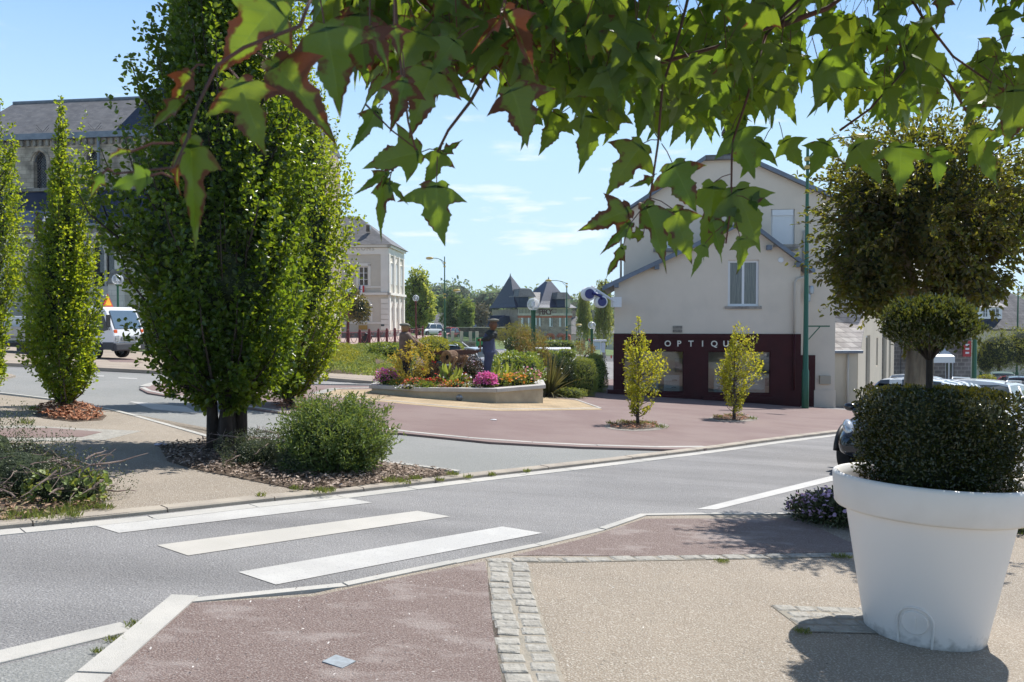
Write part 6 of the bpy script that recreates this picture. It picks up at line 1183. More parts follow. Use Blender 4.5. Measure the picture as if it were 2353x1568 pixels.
b = GG(522, 1034, .05); shoot_tree('hornbeam', b, envpx(522, 1034, b.y, [(940, 455, 585), (915, 425, 620), (885, 392, 650), (850, 360, 680), (800, 342, 700), (750, 330, 715), (700, 312, 722), (650, 292, 722), (600, 288, 715), (560, 265, 715), (520, 258, 712), (450, 270, 712), (400, 290, 712), (350, 312, 712), (300, 345, 708), (250, 362, 705), (200, 368, 702), (150, 365, 695), (100, 382, 688), (50, 392, 680), (0, 402, 668), (-100, 440, 640), (-180, 480, 610), (-250, 530, 565)]), 1700, 32, .068, L_hornshade, .11, 4, 'tallest and darkest hornbeam with several trunks in the mulch bed', 'tree', HG, seed=8, spread=.12, drawn=140, over=1.03, tail=.5, zlow=1.35, core=.6, width=.8, sm=1.0, bark=mat('dark_bark', (.06, .045, .035), .9, (.03, .022, .018), 9, bump=.8, bscale=40, stretch=(1, 1, .3)))
b = GG(664, 928, .05); shoot_tree('hornbeam', b, envpx(664, 928, b.y, [(900, 642, 695), (880, 618, 715), (850, 606, 740), (800, 600, 765), (700, 590, 795), (650, 600, 826), (600, 600, 822), (500, 600, 812), (400, 620, 800), (330, 640, 788), (250, 650, 760), (180, 662, 730), (50, 678, 722), (0, 688, 716), (-60, 695, 706)]), 1150, 30, .082, L_horn, .10, 1, 'hornbeam with sunlit yellow green foliage right behind the tallest one', 'tree', HG, seed=11, spread=.14, over=1.05, width=.75, sm=1.04)
def r7(base, rows): return [(c7(0, y)[1], c7(a, 0)[0], c7(c, 0)[0]) for y, a, c in rows]
b = GG(1466, 975, .06); shoot_tree('hornbeam', b, envpx(1466, 975, b.y, r7(b, [(1110, 410, 560), (1000, 350, 625), (900, 335, 670), (800, 330, 690), (700, 330, 695), (600, 300, 695), (540, 285, 690), (470, 350, 560), (400, 400, 525), (350, 430, 500), (300, 450, 488), (240, 464, 478)])), 170, 18, .055, L_young, .035, 1, 'young yellow green hornbeam before the left shop window', 'tree', HG, seed=14, spread=.07, over=1.1, core=0, sm=.98)
b = GG(1687, 963, .06); shoot_tree('hornbeam', b, envpx(1687, 963, b.y, r7(b, [(1090, 1265, 1390), (1000, 1230, 1420), (900, 1195, 1480), (800, 1175, 1520), (700, 1185, 1580), (640, 1210, 1580), (560, 1235, 1530), (480, 1290, 1500), (400, 1315, 1500), (360, 1325, 1400), (320, 1345, 1368)])), 190, 18, .062, L_young, .04, 1, 'young hornbeam with reddish leaf tips before the right shop window', 'tree', HG, seed=17, spread=.08, over=1.1, core=0, sm=.98)
# spirea like bush and low shrubs in the mulch bed
b = GG(765, 1078, .05); shoot_tree('shrub', b, envpx(765, 1078, b.y, [(1068, 670, 862), (1045, 650, 875), (1000, 640, 884), (970, 640, 886), (945, 648, 880), (925, 672, 862), (908, 715, 830)]), 900, 24, .052, L_bush, .03, 3, 'leafy green bush with brown seed heads beside the kerb', 'shrub', None, width=.3, seed=21, spread=.06, over=1.1, zlow=.02, tail=.35, core=.6)
def PB(x0, x1, y0, y1, Y, ry=None, p=2.6): a, c = A(x0, y1, Y), A(x1, y0, Y); return ((a.x + c.x) / 2, Y, (a.z + c.z) / 2, (c.x - a.x) / 2, ry or (c.x - a.x) / 2, (c.z - a.z) / 2, p)
def twigs(e, n, R0, spread, hgt, r=.006, seed=0, m=None):
    mb = MB(); rd = random.Random(seed)
    for _ in range(n):
        a = rd.uniform(0, 6.28); q = rd.uniform(.1, 1) ** .5; p = Vector((math.cos(a) * spread[0] * q, math.sin(a) * spread[1] * q, rd.uniform(.05, hgt))); d = Vector((rd.uniform(-1, 1), rd.uniform(-1, 1), rd.uniform(-.35, .35))) * R0; pts = [p]
        for k in range(4): pts.append(pts[-1] + d * .25 + Vector((rd.uniform(-1, 1), rd.uniform(-1, 1), rd.uniform(-1, 1))) * R0 * .06)
        rr = r * rd.uniform(.5, 1.6); mb.tube(pts, [rr, rr * .9, rr * .75, rr * .5, rr * .25], 5)
        for _k in range(2): s_ = pts[rd.randint(1, 3)]; mb.tube([s_, s_ + d.cross(Vector((0, 0, 1))) * rd.uniform(-.4, .4) + Vector((0, 0, rd.uniform(-.05, .08)))], [rr * .5, rr * .2], 4)
    return mb.build('dead_branch', m or mat('dead_wood', (.24, .18, .15), .8, (.13, .09, .08), 8, bump=.3), e)
M_tw = mat('dead_wood', (.24, .18, .15), .8, (.13, .09, .08), 8, bump=.3)
e = bush('low_shrub', [PB(525, 660, 992, 1090, 9.8, .55), PB(620, 770, 1015, 1100, 9.5, .45)], 15000, .018, L_dull, 'straggly low shrub with dead twigs between trunk and green bush', 'shrub', None, amp=.3, inner=.55, core=.62, width=.55)
twigs(e, 46, .4, (.75, .4), .5, .006, 3)
b0 = GG(70, 1150, .04); e = bush('low_shrub', [(b0.x - .35, b0.y + .3, b0.z + .12, .75, .5, .4, 2.2), (b0.x + .2, b0.y + .2, b0.z + .06, .45, .4, .3, 2.2), (b0.x - .8, b0.y + .6, b0.z + .2, .5, .4, .55, 2)], 13000, .02, L_dull, 'heap of straggly shrub and dead sticks on bare soil at the left', 'shrub', None, amp=.3, inner=.5, core=.6, loc=(b0.x, b0.y, b0.z))
twigs(e, 75, .38, (.62, .4), .36, .007, 5); bush('ivy', [(b0.x + .25, b0.y + .1, b0.z + .08, .35, .25, .16, 2), (b0.x - .6, b0.y + .1, b0.z + .06, .4, .25, .14, 2)], 420, .06, L_lime, 'bright ivy leaves creeping through the heap of dead sticks', 'ivy', core=0, width=.9, stem=True)
def tuftset(name, spots, blade, n, label=None):
    C = []; D = []
    for (x, y, r, h) in spots:
        c = GG(x, y, h)
        for _ in range(int(n * r / .1)): a = random.uniform(0, 6.28); q = random.random() ** .6 * r; X, Y_ = c.x + q * math.cos(a) * 1.3, c.y + q * math.sin(a); C.append((X, Y_, gz(X, Y_) + h)); D.append((random.gauss(0, .55), random.gauss(0, .55), 1))
    k = len(C); ln = blade * rng.uniform(.5, 1.3, k); return leaves(name, np.array(C), np.array(D), rdirs(k), ln, ln * .09 + .002, rng.random(k), L_grass, None, fold=.1, shape=(.3, .7), kind='stuff')
tuftset('grass', [(30, 1188, .16, .04), (95, 1187, .14, .04), (150, 1178, .1, .04), (185, 1168, .12, .04), (205, 1150, .14, .04), (215, 1130, .12, .04), (195, 1120, .08, .04), (240, 1170, .06, .04), (170, 1188, .05, .04), (745, 1131, .09, .05), (680, 1126, .05, .05), (905, 1107, .1, .05), (950, 1102, .07, .05), (1040, 1092, .06, .05), (1075, 1099, .04, .02), (930, 1112, .06, .02), (600, 1143, .03, .03), (1130, 1094, .04, .01), (1210, 1086, .03, .01), (1010, 1106, .04, .02)], .055, 130)
tuftset('grass', [(262, 1472, .035, .01), (316, 1440, .05, .01), (285, 1478, .03, .01), (225, 1500, .02, .01), (1845, 1454, .04, .03), (1660, 1292, .05, .03), (1935, 1281, .07, .03)], .028, 220)
tuftset('grass', [(1430, 972, .1, .05), (1405, 976, .1, .05), (1490, 975, .14, .05), (1520, 984, .1, .05), (1460, 974, .2, .05), (1650, 960, .1, .05), (1700, 956, .1, .05), (1730, 964, .1, .05), (1680, 957, .14, .05), (80, 944, .15, .05), (150, 938, .1, .05), (60, 975, .1, .05)], .09, 60)
# left pavement weed
# ---- pot, box hedge and ball tree
PX, PY = 2.50, 4.97; n_ = Vector((SA * .65, SB * .65, 1)).normalized(); pot = empty('planter_pot', (PX, PY, gz(PX, PY) - .01), 0, 'huge white plastic flower pot in the right foreground', 'flower pot')
Mx = Vector((0, 0, 1)).rotation_difference(n_).to_matrix().to_4x4(); Mx.translation = pot.location; pot.matrix_world = Mx; Mi = pot.matrix_world.copy()
M_pot = mat('white_pot_plastic', (.80, .77, .735), .42, (.74, .71, .675), 1.4, col3=(.55, .52, .47), scale3=5, amt3=.15, spec=.4)
M_potd = bpy.data.materials.new('white_pot_with_soil_splash'); M_potd.use_nodes = True; t = M_potd.node_tree; p_ = t.nodes['Principled BSDF']; L = t.links.new
tcn = N(t, 'ShaderNodeTexCoord'); sp_ = N(t, 'ShaderNodeSeparateXYZ'); nn = N(t, 'ShaderNodeTexNoise'); nn.inputs['Scale'].default_value = 20; nn.inputs['Detail'].default_value = 6; mq = N(t, 'ShaderNodeMath', operation='MULTIPLY_ADD', i1=-4.2, i2=.80); ad = N(t, 'ShaderNodeMath', operation='ADD'); rg = N(t, 'ShaderNodeMapRange'); rg.inputs[1].default_value = .85; rg.inputs[2].default_value = 1.6
mxx = N(t, 'ShaderNodeMix', data_type='RGBA'); mxx.inputs['A'].default_value = (.80, .77, .735, 1); mxx.inputs['B'].default_value = (.10, .085, .06, 1); L(tcn.outputs['Object'], sp_.inputs[0]); L(tcn.outputs['Object'], nn.inputs[0]); L(sp_.outputs[2], mq.inputs[0]); L(mq.outputs[0], ad.inputs[0]); L(nn.outputs[0], ad.inputs[1]); L(ad.outputs[0], rg.inputs[0]); L(rg.outputs[0], mxx.inputs['Factor']); L(mxx.outputs['Result'], p_.inputs['Base Color']); p_.inputs['Roughness'].default_value = .42
MB().lathe([(0, .0), (.30, .0), (.328, .012), (.338, .05), (.472, .775), (.50, .79)], 96).build('body', M_potd, pot, smooth=R(40))
MB().lathe([(.485, .782), (.525, .775), (.538, .79), (.555, .955), (.55, .975), (.535, .982), (.52, .975), (.51, .93), (.495, .86)], 96).build('rim', M_pot, pot, smooth=R(60))
MB().lathe([(.50, .86), (.3, .89), (.0, .9)], 40).build('potting_soil', M_soil, pot, smooth=True)
ang = math.atan2(-PY, -PX) - R(8)
def onpot(a, z, out=0.): r = .338 + (.472 - .338) * (z - .05) / .725 + out; return (r * math.cos(ang + a), r * math.sin(ang + a), z)
mb = MB(); wv = .093; pts = [(-wv, .005)] + [(-wv, .06 + .02 * i) for i in range(6)] + [(-wv * math.cos(t), .18 + .095 * math.sin(t)) for t in [i * math.pi / 10 for i in range(11)]] + [(wv, .16 - .02 * i) for i in range(6)] + [(wv, .005)]
mb.tube([onpot(a / .355, max(z, .03), .003) for a, z in pts], .0075, 6); mb.build('access_panel_rim', M_pot, pot, smooth=True)
mb = MB(); mb.lathe([(0, .010), (.068, .010), (.073, .003), (.073, -.01)], 36); mb.box(-.035, .035, -.006, .006, .010, .017); o = mb.build('drain_plug', M_pot, pot, smooth=R(40)); c0 = Vector(onpot(0, .185, .003)); o.location = c0; o.rotation_euler = (Vector((c0.x, c0.y, -.17 * .40))).to_track_quat('Z', 'X').to_euler()
top = Mi @ Vector((0, 0, .93)); bz = A(2150, 895, PY).z
hb = bush('box_hedge', [(top.x + .035, top.y, (top.z + bz) / 2 - .01, .375, .36, (bz - top.z) / 2 + .005, 12)], 24000, .021, L_box, 'square clipped dark box hedge growing in the white pot', 'hedge', None, amp=.035, inner=.8, core=.84, width=.6, up=.5, loc=(top.x, top.y, top.z - .05), sc=5)
tb_ = A(2137, 735, PY); ee = empty('ball_tree', (tb_.x, PY, top.z - .05), 0, 'small clipped ball tree on a bare stem rising from the box hedge', 'tree'); hB = tb_.z - ee.location.z
C, Nn = mass_pts([(0, 0, hB - .03, .262, .262, .17, 2.1)], 9500, .12, 4, .45, None); C = C[(C[:, 2] > hB - .12) | (np.random.default_rng(2).random(len(C)) < .35)]; k = len(C); ln = .024 * rng.uniform(.7, 1.3, k)
leaves('crown', C, rdirs(k) * .9 + C / .35 * np.array([1, 1, .3]) + np.array([0, 0, .4]), rdirs(k) + np.array([0, 0, .8]), ln, ln * .55, rng.random(k), leafmat('ball_tree_leaf', (.018, .042, .01), (.055, .062, .014), (.14, .18, .025), .3, .24, spec=.8), ee)
mb = MB(); zf = hB - .24; mb.tube([(0, 0, 0), (.004, 0, zf * .5), (0, 0, zf)], [.019, .017, .02], 10)
for i in range(16):
    a = i * 2.4; r = random.uniform(.08, .24); mb.tube([(0, 0, zf - .01), (math.cos(a) * r * .35, math.sin(a) * r * .35, zf + .07), (math.cos(a) * r, math.sin(a) * r, zf + random.uniform(.14, .28))], [.010, .007, .003], 6)
mb.build('trunk', mat('dark_bark', (.06, .045, .035)), ee, smooth=True)
# round headed maple behind the pot
RB = Vector((4.40, 9.0, gz(4.4, 9))); s9 = FP / 9.
def rb(x0, x1, y0, y1, ry, yo=0., p=2.2): a = PB(x0, x1, y0, y1, 9 + yo, ry, p); return (a[0] - RB.x, a[1] - 9, a[2] - RB.z, *a[3:])
rt = blob_tree('maple_tree', RB, [rb(1955, 2300, 310, 650, .85), rb(1915, 2060, 540, 705, .45, -.1), rb(2190, 2335, 400, 620, .45), rb(1965, 2060, 630, 715, .25, -.3), rb(2130, 2290, 620, 705, .45), rb(1940, 2030, 400, 560, .35)], 27000, .06, L_round, 1.9, .165, 'round headed tree with olive and rusty leaves behind the white pot', core=.66, amp=.34, inner=.62, spread=1.1, bark=mat('pale_furrowed_bark', (.30, .225, .15), .9, (.17, .12, .08), 5, bump=1.6, bscale=16, stretch=(2, 2, .35)), width=.55)
C = []; D = []; mb = MB(); rd = random.Random(4)
for i in range(270):
    d = Vector((rd.gauss(0, 1), rd.gauss(0, 1), rd.gauss(.1, .8))).normalized(); c0 = Vector(((2120 - CX) / s9 - RB.x, 0, 1.6 + (730 - 500) / s9 - RB.z)); p0 = c0 + Vector((d.x * .95, d.y * .95, d.z * .98)); ln_ = rd.uniform(.12, .5); p1 = p0 + d * ln_ + Vector((0, 0, rd.uniform(-.22, .1))); mb.tube([p0 - d * .2, p0, p1], [.005, .004, .002], 4)
    for k in range(int(ln_ * 60)): t = rd.uniform(0, 1.05); C.append(tuple(p0.lerp(p1, t) + Vector((rd.gauss(0, .02), rd.gauss(0, .02), rd.gauss(0, .02))))); D.append((d.x + rd.gauss(0, .6), d.y + rd.gauss(0, .6), d.z + rd.gauss(-.1, .6)))
k = len(C); ln = .06 * rng.uniform(.6, 1.2, k); leaves('shoot_leaves', np.array(C), np.array(D), rdirs(k) + np.array([0, 0, 1.]), ln, ln * .5, rng.random(k), L_round, rt); mb.build('shoot', M_bark, rt)
# erigeron bed behind the pot
def blossom_mat(name, c, c2=None, tr=.3): return leafmat(name, c, c2 or tuple(min(1, x * 1.2) for x in c), c, tr, .6)
F_lil = blossom_mat('lilac_petal', (.55, .38, .60), (.72, .52, .68)); F_pink = blossom_mat('pink_petal', (.70, .12, .42), (.8, .25, .55)); F_or = blossom_mat('orange_petal', (.80, .28, .01), (.85, .38, .02)); F_red = blossom_mat('red_petal', (.55, .04, .015), (.7, .10, .04)); F_whi = blossom_mat('white_petal', (.75, .72, .74), (.8, .78, .8)); F_pur = blossom_mat('purple_petal', (.22, .1, .5), (.35, .18, .6)); F_cor = blossom_mat('coral_petal', (.7, .18, .28), (.78, .35, .42)); F_y = blossom_mat('yellow_petal', (.75, .6, .05), (.8, .68, .2))
def flowers(e, Cc, size, m, name='blossom', up=.8):
    k = len(Cc)
    if not k: return
    o = leaves(name, Cc, rdirs(k) * np.array([1, 1, .3]), rdirs(k) * .5 + np.array([0, -.25, up]), size * rng.uniform(.7, 1.2, k), size * rng.uniform(.8, 1.1, k), rng.random(k), m, e, fold=.12, shape=(.2, .8)); return o
def clump(name, c, rx, ry, h, nleaf, leaf, lm, fm, nfl, fs, label, cat='flowers', group=None, width=.5, top=.35, extra=None, upl=.8, core=.75, noshape=1.):
    """one flowering plant: foliage mound, blossoms as parts"""
    e = empty(name, c, 0, label, cat, group); C, Nn = mass_pts([(0, 0, h * .42, rx, ry, h * .55, 2.2)], nleaf, .25, 5, .45, .0); k = len(C); ln = leaf * rng.uniform(.6, 1.3, k)
    cr = superball((rx, ry, h * .55), 2.2, core * .75, 12, (0, 0, h * .4)) if core else None
    leaves('foliage', C, Nn + rdirs(k) * .9 + np.array([0, 0, upl]), Nn + rdirs(k) * .8, ln, ln * width, rng.random(k), lm, e, cr)
    for fm_, n_f, sz, nm in ([(fm, nfl, fs, 'blossom')] + (extra or [])):
        C, Nn = mass_pts([(0, 0, h * .42, rx * .95, ry * .95, h * .62, 2.2)], int(n_f * 2.6), .2, 5, .9, h * top); C = C[:n_f]; flowers(e, C, sz, fm_, nm)
    return e
for i, (x, y, rx, ry, h, n, f) in enumerate(((1875, 1192, .28, .22, .24, 1300, 170), (1935, 1205, .42, .32, .34, 2600, 330), (2040, 1190, .55, .35, .36, 1500, 60), (2200, 1180, .6, .35, .34, 1300, 60), (2375, 1222, .45, .28, .30, 1600, 220))):
    p = GG(x, y, .03); clump('erigeron', p, rx, ry, h, n, .04, L_dull if i < 2 else L_lime, F_lil, f, .042, ['first low lilac daisy clump from the left behind the pot', 'full lilac daisy clump touching the left side of the pot', 'lilac daisies hidden behind the left half of the pot', 'lilac daisies hidden behind the right half of the pot', 'pink lilac daisies peeping out right of the white pot'][i], 'flowers', 'lilac daisies in the bed behind the pot')
# ---- flower bed planter with two wooden sawyers
OC = [(-4.12, 23.75), (-2.55, 22.72), (-.41, 22.42), (.97, 23.75), (.97, 25.6), (-.41, 26.9), (-2.55, 26.9), (-4.12, 25.6)]; cxp, cyp = -1.58, 24.7; ZT = -.33
pl = empty('planter', (cxp, cyp, gz(cxp, cyp)), 0, 'long octagonal concrete planter full of flowers in the square', 'planter'); ox, oy, oz_ = pl.location
M_pconc = mat('planter_concrete', (.50, .43, .31), .9, (.38, .32, .23), 1.3, col3=(.20, .17, .13), scale3=3., amt3=.35, lo3=.55, hi3=.8, bump=.2, bscale=30)
M_cop = mat('speckled_coping', (.52, .50, .47), .8, (.44, .42, .40), 3, col3=(.28, .27, .26), scale3=60, amt3=.5)
mb = MB(); mc = MB(); k8 = len(OC)
def inset(q, f): return (cxp + (q[0] - cxp) * f - ox, cyp + (q[1] - cyp) * f - oy)
for i in range(k8):
    a, b = OC[i], OC[(i + 1) % k8]
    oa, ob, ia, ib = inset(a, .97), inset(b, .97), inset(a, .89), inset(b, .89); zt0 = ZT - .11 - oz_
    mb.add([(*oa, gz(*a) - .1 - oz_), (*ob, gz(*b) - .1 - oz_), (*ob, zt0), (*oa, zt0), (*ia, zt0), (*ib, zt0)], [(0, 1, 2, 3), (3, 2, 5, 4)])
    oa, ob, ia, ib = inset(a, 1.0), inset(b, 1.0), inset(a, .875), inset(b, .875)
    g = lambda p, q: (p[0] + (q[0] - p[0]) * .0025, p[1] + (q[1] - p[1]) * .0025); oa, ob, ia, ib = g(oa, ob), g(ob, oa), g(ia, ib), g(ib, ia)
    z0_, z1_ = ZT - .11 - oz_ + .001, ZT - oz_; mc.add([(*oa, z0_), (*ob, z0_), (*ib, z0_), (*ia, z0_), (*oa, z1_), (*ob, z1_), (*ib, z1_), (*ia, z1_)], [(3, 2, 1, 0), (4, 5, 6, 7), (0, 1, 5, 4), (1, 2, 6, 5), (2, 3, 7, 6), (3, 0, 4, 7)])
mb.build('wall', M_pconc, pl); mc.build('coping', M_cop, pl, bevel=.012)
MB().poly([(*inset(q, .89), ZT - .06 - oz_) for q in OC]).build('planting_soil', M_soil, pl)
p = A(1054.7, 915.5, 22.5); o = MB().lathe([(.0, .03), (.05, .028), (.09, .012), (.1, -.01)], 24).build('round_light', M_metalgrey, pl, smooth=True); o.location = (p.x - ox, 22.63 - oy, p.z - oz_); o.rotation_euler = (R(90), 0, R(-8)); MB().box(-.085, .085, -.006, .006, .02, .045).build('light_bar', M_dark, o)
ZS = ZT - .06
def PF(x, y, Y=24.4): v = A((1400 + x / 2.614) / 1.741, (1200 + y / 2.614) / 1.741, Y); return v
def cl(x, y, Y): v = PF(x, y, Y); return Vector((v.x, Y, ZS - .01))
FG = 'flowers in the concrete planter'
for (nm, x, Y, rx, ry, h, n, lf, lm, fm, nf, fs, lab, kw) in (
    ('petunia', 380, 23.9, .36, .3, .50, 500, .05, L_hedge, F_pink, 330, .055, 'tall pink flowers over purple ones at the left corner of the planter', dict(extra=[(F_pur, 60, .05, 'purple_blossom')])),
    ('marigold', 520, 23.5, .34, .25, .26, 500, .045, L_hedge, F_or, 26, .06, 'orange marigolds beside the pink flowers on the left', {}),
    ('salvia', 690, 23.2, .42, .25, .30, 400, .05, L_hedge, F_red, 150, .05, 'patch of red salvia left of the middle of the planter', {}),
    ('alyssum', 640, 22.95, .5, .16, .14, 500, .03, L_lime, F_whi, 70, .045, 'low white and lilac flowers along the front left coping', dict(extra=[(F_pur, 14, .05, 'purple_blossom')])),
    ('leafy_plant', 800, 22.95, .26, .18, .2, 500, .06, L_hedge, F_red, 6, .04, 'plain green leafy plant at the front of the planter', {}),
    ('salvia', 910, 23.3, .25, .2, .30, 250, .05, L_hedge, F_red, 110, .055, 'small red salvia patch in front of the log', {}),
    ('begonia', 960, 22.9, .3, .15, .14, 300, .04, L_lime, F_cor, 60, .05, 'low coral flowers at the front middle of the planter', {}),
    ('marigold', 1090, 22.95, .36, .2, .26, 380, .045, L_hedge, F_or, 24, .06, 'orange marigolds among red flowers in the middle', dict(extra=[(F_red, 40, .05, 'red_blossom')])),
    ('hosta', 1030, 23.5, .26, .2, .46, 26, .30, L_pale, F_whi, 0, .05, 'pale broad leaved plant under the sawn log', dict(width=.35, core=0, upl=1.6)),
    ('alyssum', 1260, 22.9, .26, .15, .16, 350, .035, L_lime, F_whi, 40, .045, 'low white flowers just left of the bright pink ball', dict(extra=[(F_or, 12, .055, 'orange_blossom')])),
    ('petunia', 1425, 22.95, .30, .26, .44, 300, .05, L_hedge, F_pink, 620, .06, 'bright pink ball of flowers at the front right', {}),
    ('marigold', 1560, 23.5, .34, .3, .42, 500, .05, L_hedge, F_or, 50, .075, 'tall orange marigolds right of the pink ball', {}),
    ('marigold', 1720, 23.8, .42, .3, .38, 600, .05, L_hedge, F_or, 70, .075, 'widest orange marigold patch near the right end', {}),
    ('snapdragon', 1860, 24.2, .38, .3, .50, 700, .05, L_hedge, F_cor, 60, .075, 'coral pink flowers at the right end of the planter', dict(extra=[(F_whi, 14, .06, 'white_blossom')])),
    ('dahlia', 830, 24.6, .35, .4, .66, 900, .07, L_purp, F_red, 14, .07, 'dark leaved dahlia left of the log', {}),
    ('dahlia', 1235, 25.0, .46, .4, .84, 1500, .06, L_purp, F_lil, 22, .06, 'dark leaved dahlia with pale tips between log and blue overalls figure', dict(extra=[(F_whi, 120, .03, 'pale_tip')])),
    ('cosmos', 1130, 24.0, .36, .25, .40, 500, .06, L_hedge, F_whi, 26, .08, 'white flowers in front of the dark dahlia', dict(extra=[(F_red, 20, .05, 'red_blossom')])),
    ('hosta', 1560, 24.2, .30, .3, .50, 26, .34, L_pale, F_whi, 6, .05, 'pale broad leaved plant right of the blue overalls figure', dict(width=.32, core=0, upl=1.5)),
    ('leafy_plant', 450, 24.6, .5, .4, .4, 700, .06, L_hedge, F_whi, 20, .05, 'green foliage behind the pink flowers on the left', {}),
    ('leafy_plant', 1650, 25.3, .8, .5, .4, 900, .06, L_hedge, F_cor, 20, .05, 'green foliage at the back right of the planter', {})):
    clump(nm, cl(x, 0, Y), rx, ry, h, n, lf, lm, fm, nf, fs, lab, 'flowers', FG, **kw)
# yellow leaved shrub in front of the brown figure
b = cl(640, 0, 23.9); ys_ = shoot_tree('golden_shrub', b, [(.25, .2, .2), (.45, .55, .5), (.75, .70, .62), (1.0, .55, .6), (1.2, .25, .45), (1.32, .05, .3)], 85, 16, .085, L_yel, .02, 2, 'yellow leaved shrub in front of the brown coated wooden figure', 'shrub', None, width=.42, seed=31, spread=.05, over=1.05, core=0)
# figures
YF = 24.15
def fig(name, label): o = PF(0, 0, YF); return empty(name, (0, YF, ZS), 0, label, 'statue', 'wooden sawyers')
def Q(e, x, y, dy=0.): v = PF(x, y, YF + dy); return Vector((v.x - e.location.x, YF + dy - e.location.y, v.z - e.location.z))
M_wood = mat('carved_wood', (.36, .22, .10), .75, (.22, .12, .05), 7, bump=.4, bscale=25, stretch=(1, 1, .2)); M_coat = mat('brown_coat', (.19, .135, .11), .9, (.14, .10, .08), 5, bump=.3, bscale=40); M_cap = mat('grey_cap', (.17, .175, .15), .9, (.12, .12, .1), 8); M_cloth_d = mat('black_green_jacket', (.018, .024, .024), .85, (.03, .035, .033), 6); M_blue = mat('blue_overalls', (.07, .085, .15), .85, (.05, .06, .11), 4, bump=.5, bscale=14); M_tr = mat('dark_trousers', (.02, .02, .025), .9)
def hand(mb, c, d, s=1.):
    """palm and five curled fingers closing round a handle"""
    d = Vector(d).normalized(); mb.ball(c, .045 * s, 8, (1, .7, 1.1)); side = d.cross(Vector((0, 1, 0))).normalized()
    for k in range(4): p0 = Vector(c) + side * (k - 1.5) * .02 * s + d * .03 * s; mb.tube([p0, p0 + d * .035 * s, p0 + d * .04 * s + Vector((0, -.035 * s, -.01)), p0 + d * .015 * s + Vector((0, -.045 * s, -.012))], [.011 * s, .0105 * s, .01 * s, .008 * s], 6)
    p0 = Vector(c) - side * .035 * s; mb.tube([p0, p0 + d * .03 * s + Vector((0, -.03 * s, .0)), p0 + d * .05 * s + Vector((0, -.03 * s, 0))], [.013 * s, .012 * s, .009 * s], 6)
e = fig('wooden_sawyer', 'wooden figure in a brown coat and cap holding the left saw handle'); bx = Q(e, 590, 700).x; e.location.x = PF(590, 0, YF).x
mb = MB(); mb.ball(Q(e, 576, 292), .125, 14, (.95, .9, 1.15)); mb.tube([Q(e, 575, 320), Q(e, 578, 345)], .07, 10); f = Q(e, 576, 292)
mb.ball(f + Vector((.125, 0, -.01)), .022, 8, (1.3, .8, 1.6)); mb.ball(f + Vector((.11, -.03, -.065)), .02, 8, (1, 1.2, .5)); mb.ball(f + Vector((.0, -.115, 0)), .025, 8, (1, .6, 1.5)); mb.ball(f + Vector((.1, -.045, .03)), .012, 8)
mb.tube([Q(e, 590, 360, -.05), Q(e, 655, 415, -.1), Q(e, 735, 462, -.05)], [.06, .05, .035], 10); hand(mb, Q(e, 742, 466, -.05), (1, 0, -.3)); hand(mb, Q(e, 738, 486, -.02), (1, 0, -.3)); remesh(mb.build('body', M_wood, e), .012, 3)
mb = MB(); mb.tube([Q(e, 578, 335), Q(e, 578, 350), Q(e, 580, 420), Q(e, 578, 500), Q(e, 582, 600), Q(e, 585, 640)], [.09, .17, .19, .18, .2, .2], 14)
mb.tube([Q(e, 590, 362, -.1), Q(e, 650, 425, -.12), Q(e, 712, 490, -.06)], [.085, .07, .055], 10); mb.tube([Q(e, 590, 362, .1), Q(e, 665, 405, .06), Q(e, 725, 455, .0)], [.085, .065, .05], 10); remesh(mb.build('coat', M_coat, e), .018, 4)
mb = MB(); mb.ball(Q(e, 570, 262), .145, 14, (1.05, .9, .38)); mb.ball(Q(e, 602, 270), .1, 12, (1.0, .8, .16)); remesh(mb.build('cap', M_cap, e), .014, 3)
mb = MB()
for s in (-1, 1): mb.tube([Q(e, 588 + s * 6, 620, s * .09), Q(e, 592 + s * 7, 710, s * .09), Q(e, 596 + s * 8, 790, s * .09)], [.12, .09, .08], 10)
mb.box(Q(e, 575, 790).x, Q(e, 625, 790).x, -.16, .16, Q(e, 0, 800).z - .1, Q(e, 0, 785).z - .06); remesh(mb.build('trousers', M_tr, e), .02, 4)
e = fig('wooden_sawyer', 'wooden figure in blue overalls and dark jacket holding the right saw handle'); e.location.x = PF(1440, 0, YF).x
mb = MB(); f = Q(e, 1500, 262); mb.ball(f, .125, 14, (.95, .95, 1.2)); mb.tube([f, Q(e, 1490, 320)], .07, 10); mb.ball(f + Vector((-.12, 0, -.01)), .02, 8, (1.3, .8, 1.6)); mb.ball(f + Vector((-.1, -.03, -.07)), .02, 8, (1, 1.2, .5)); mb.ball(f + Vector((0, -.115, 0)), .025, 8, (1, .6, 1.4))
hand(mb, Q(e, 1360, 420, -.05), (-1, 0, -.1)); hand(mb, Q(e, 1366, 490, -.02), (-1, 0, -.1)); remesh(mb.build('body', mat('red_brown_wood', (.17, .075, .035), .7, (.1, .045, .02), 7, bump=.4, bscale=25, stretch=(1, 1, .2)), e), .012, 3)
mb = MB(); mb.tube([Q(e, 1485, 318), Q(e, 1480, 345), Q(e, 1475, 400)], [.10, .19, .16], 14); mb.tube([Q(e, 1488, 360, -.14), Q(e, 1450, 405, -.18), Q(e, 1378, 420, -.07)], [.1, .085, .055], 10); mb.tube([Q(e, 1485, 370, .12), Q(e, 1440, 445, .12), Q(e, 1385, 492, .02)], [.09, .075, .055], 10); remesh(mb.build('jacket', M_cloth_d, e), .018, 4)
mb = MB(); mb.tube([Q(e, 1462, 335, .0), Q(e, 1452, 400), Q(e, 1452, 470), Q(e, 1458, 560)], [.12, .17, .19, .2], 14)
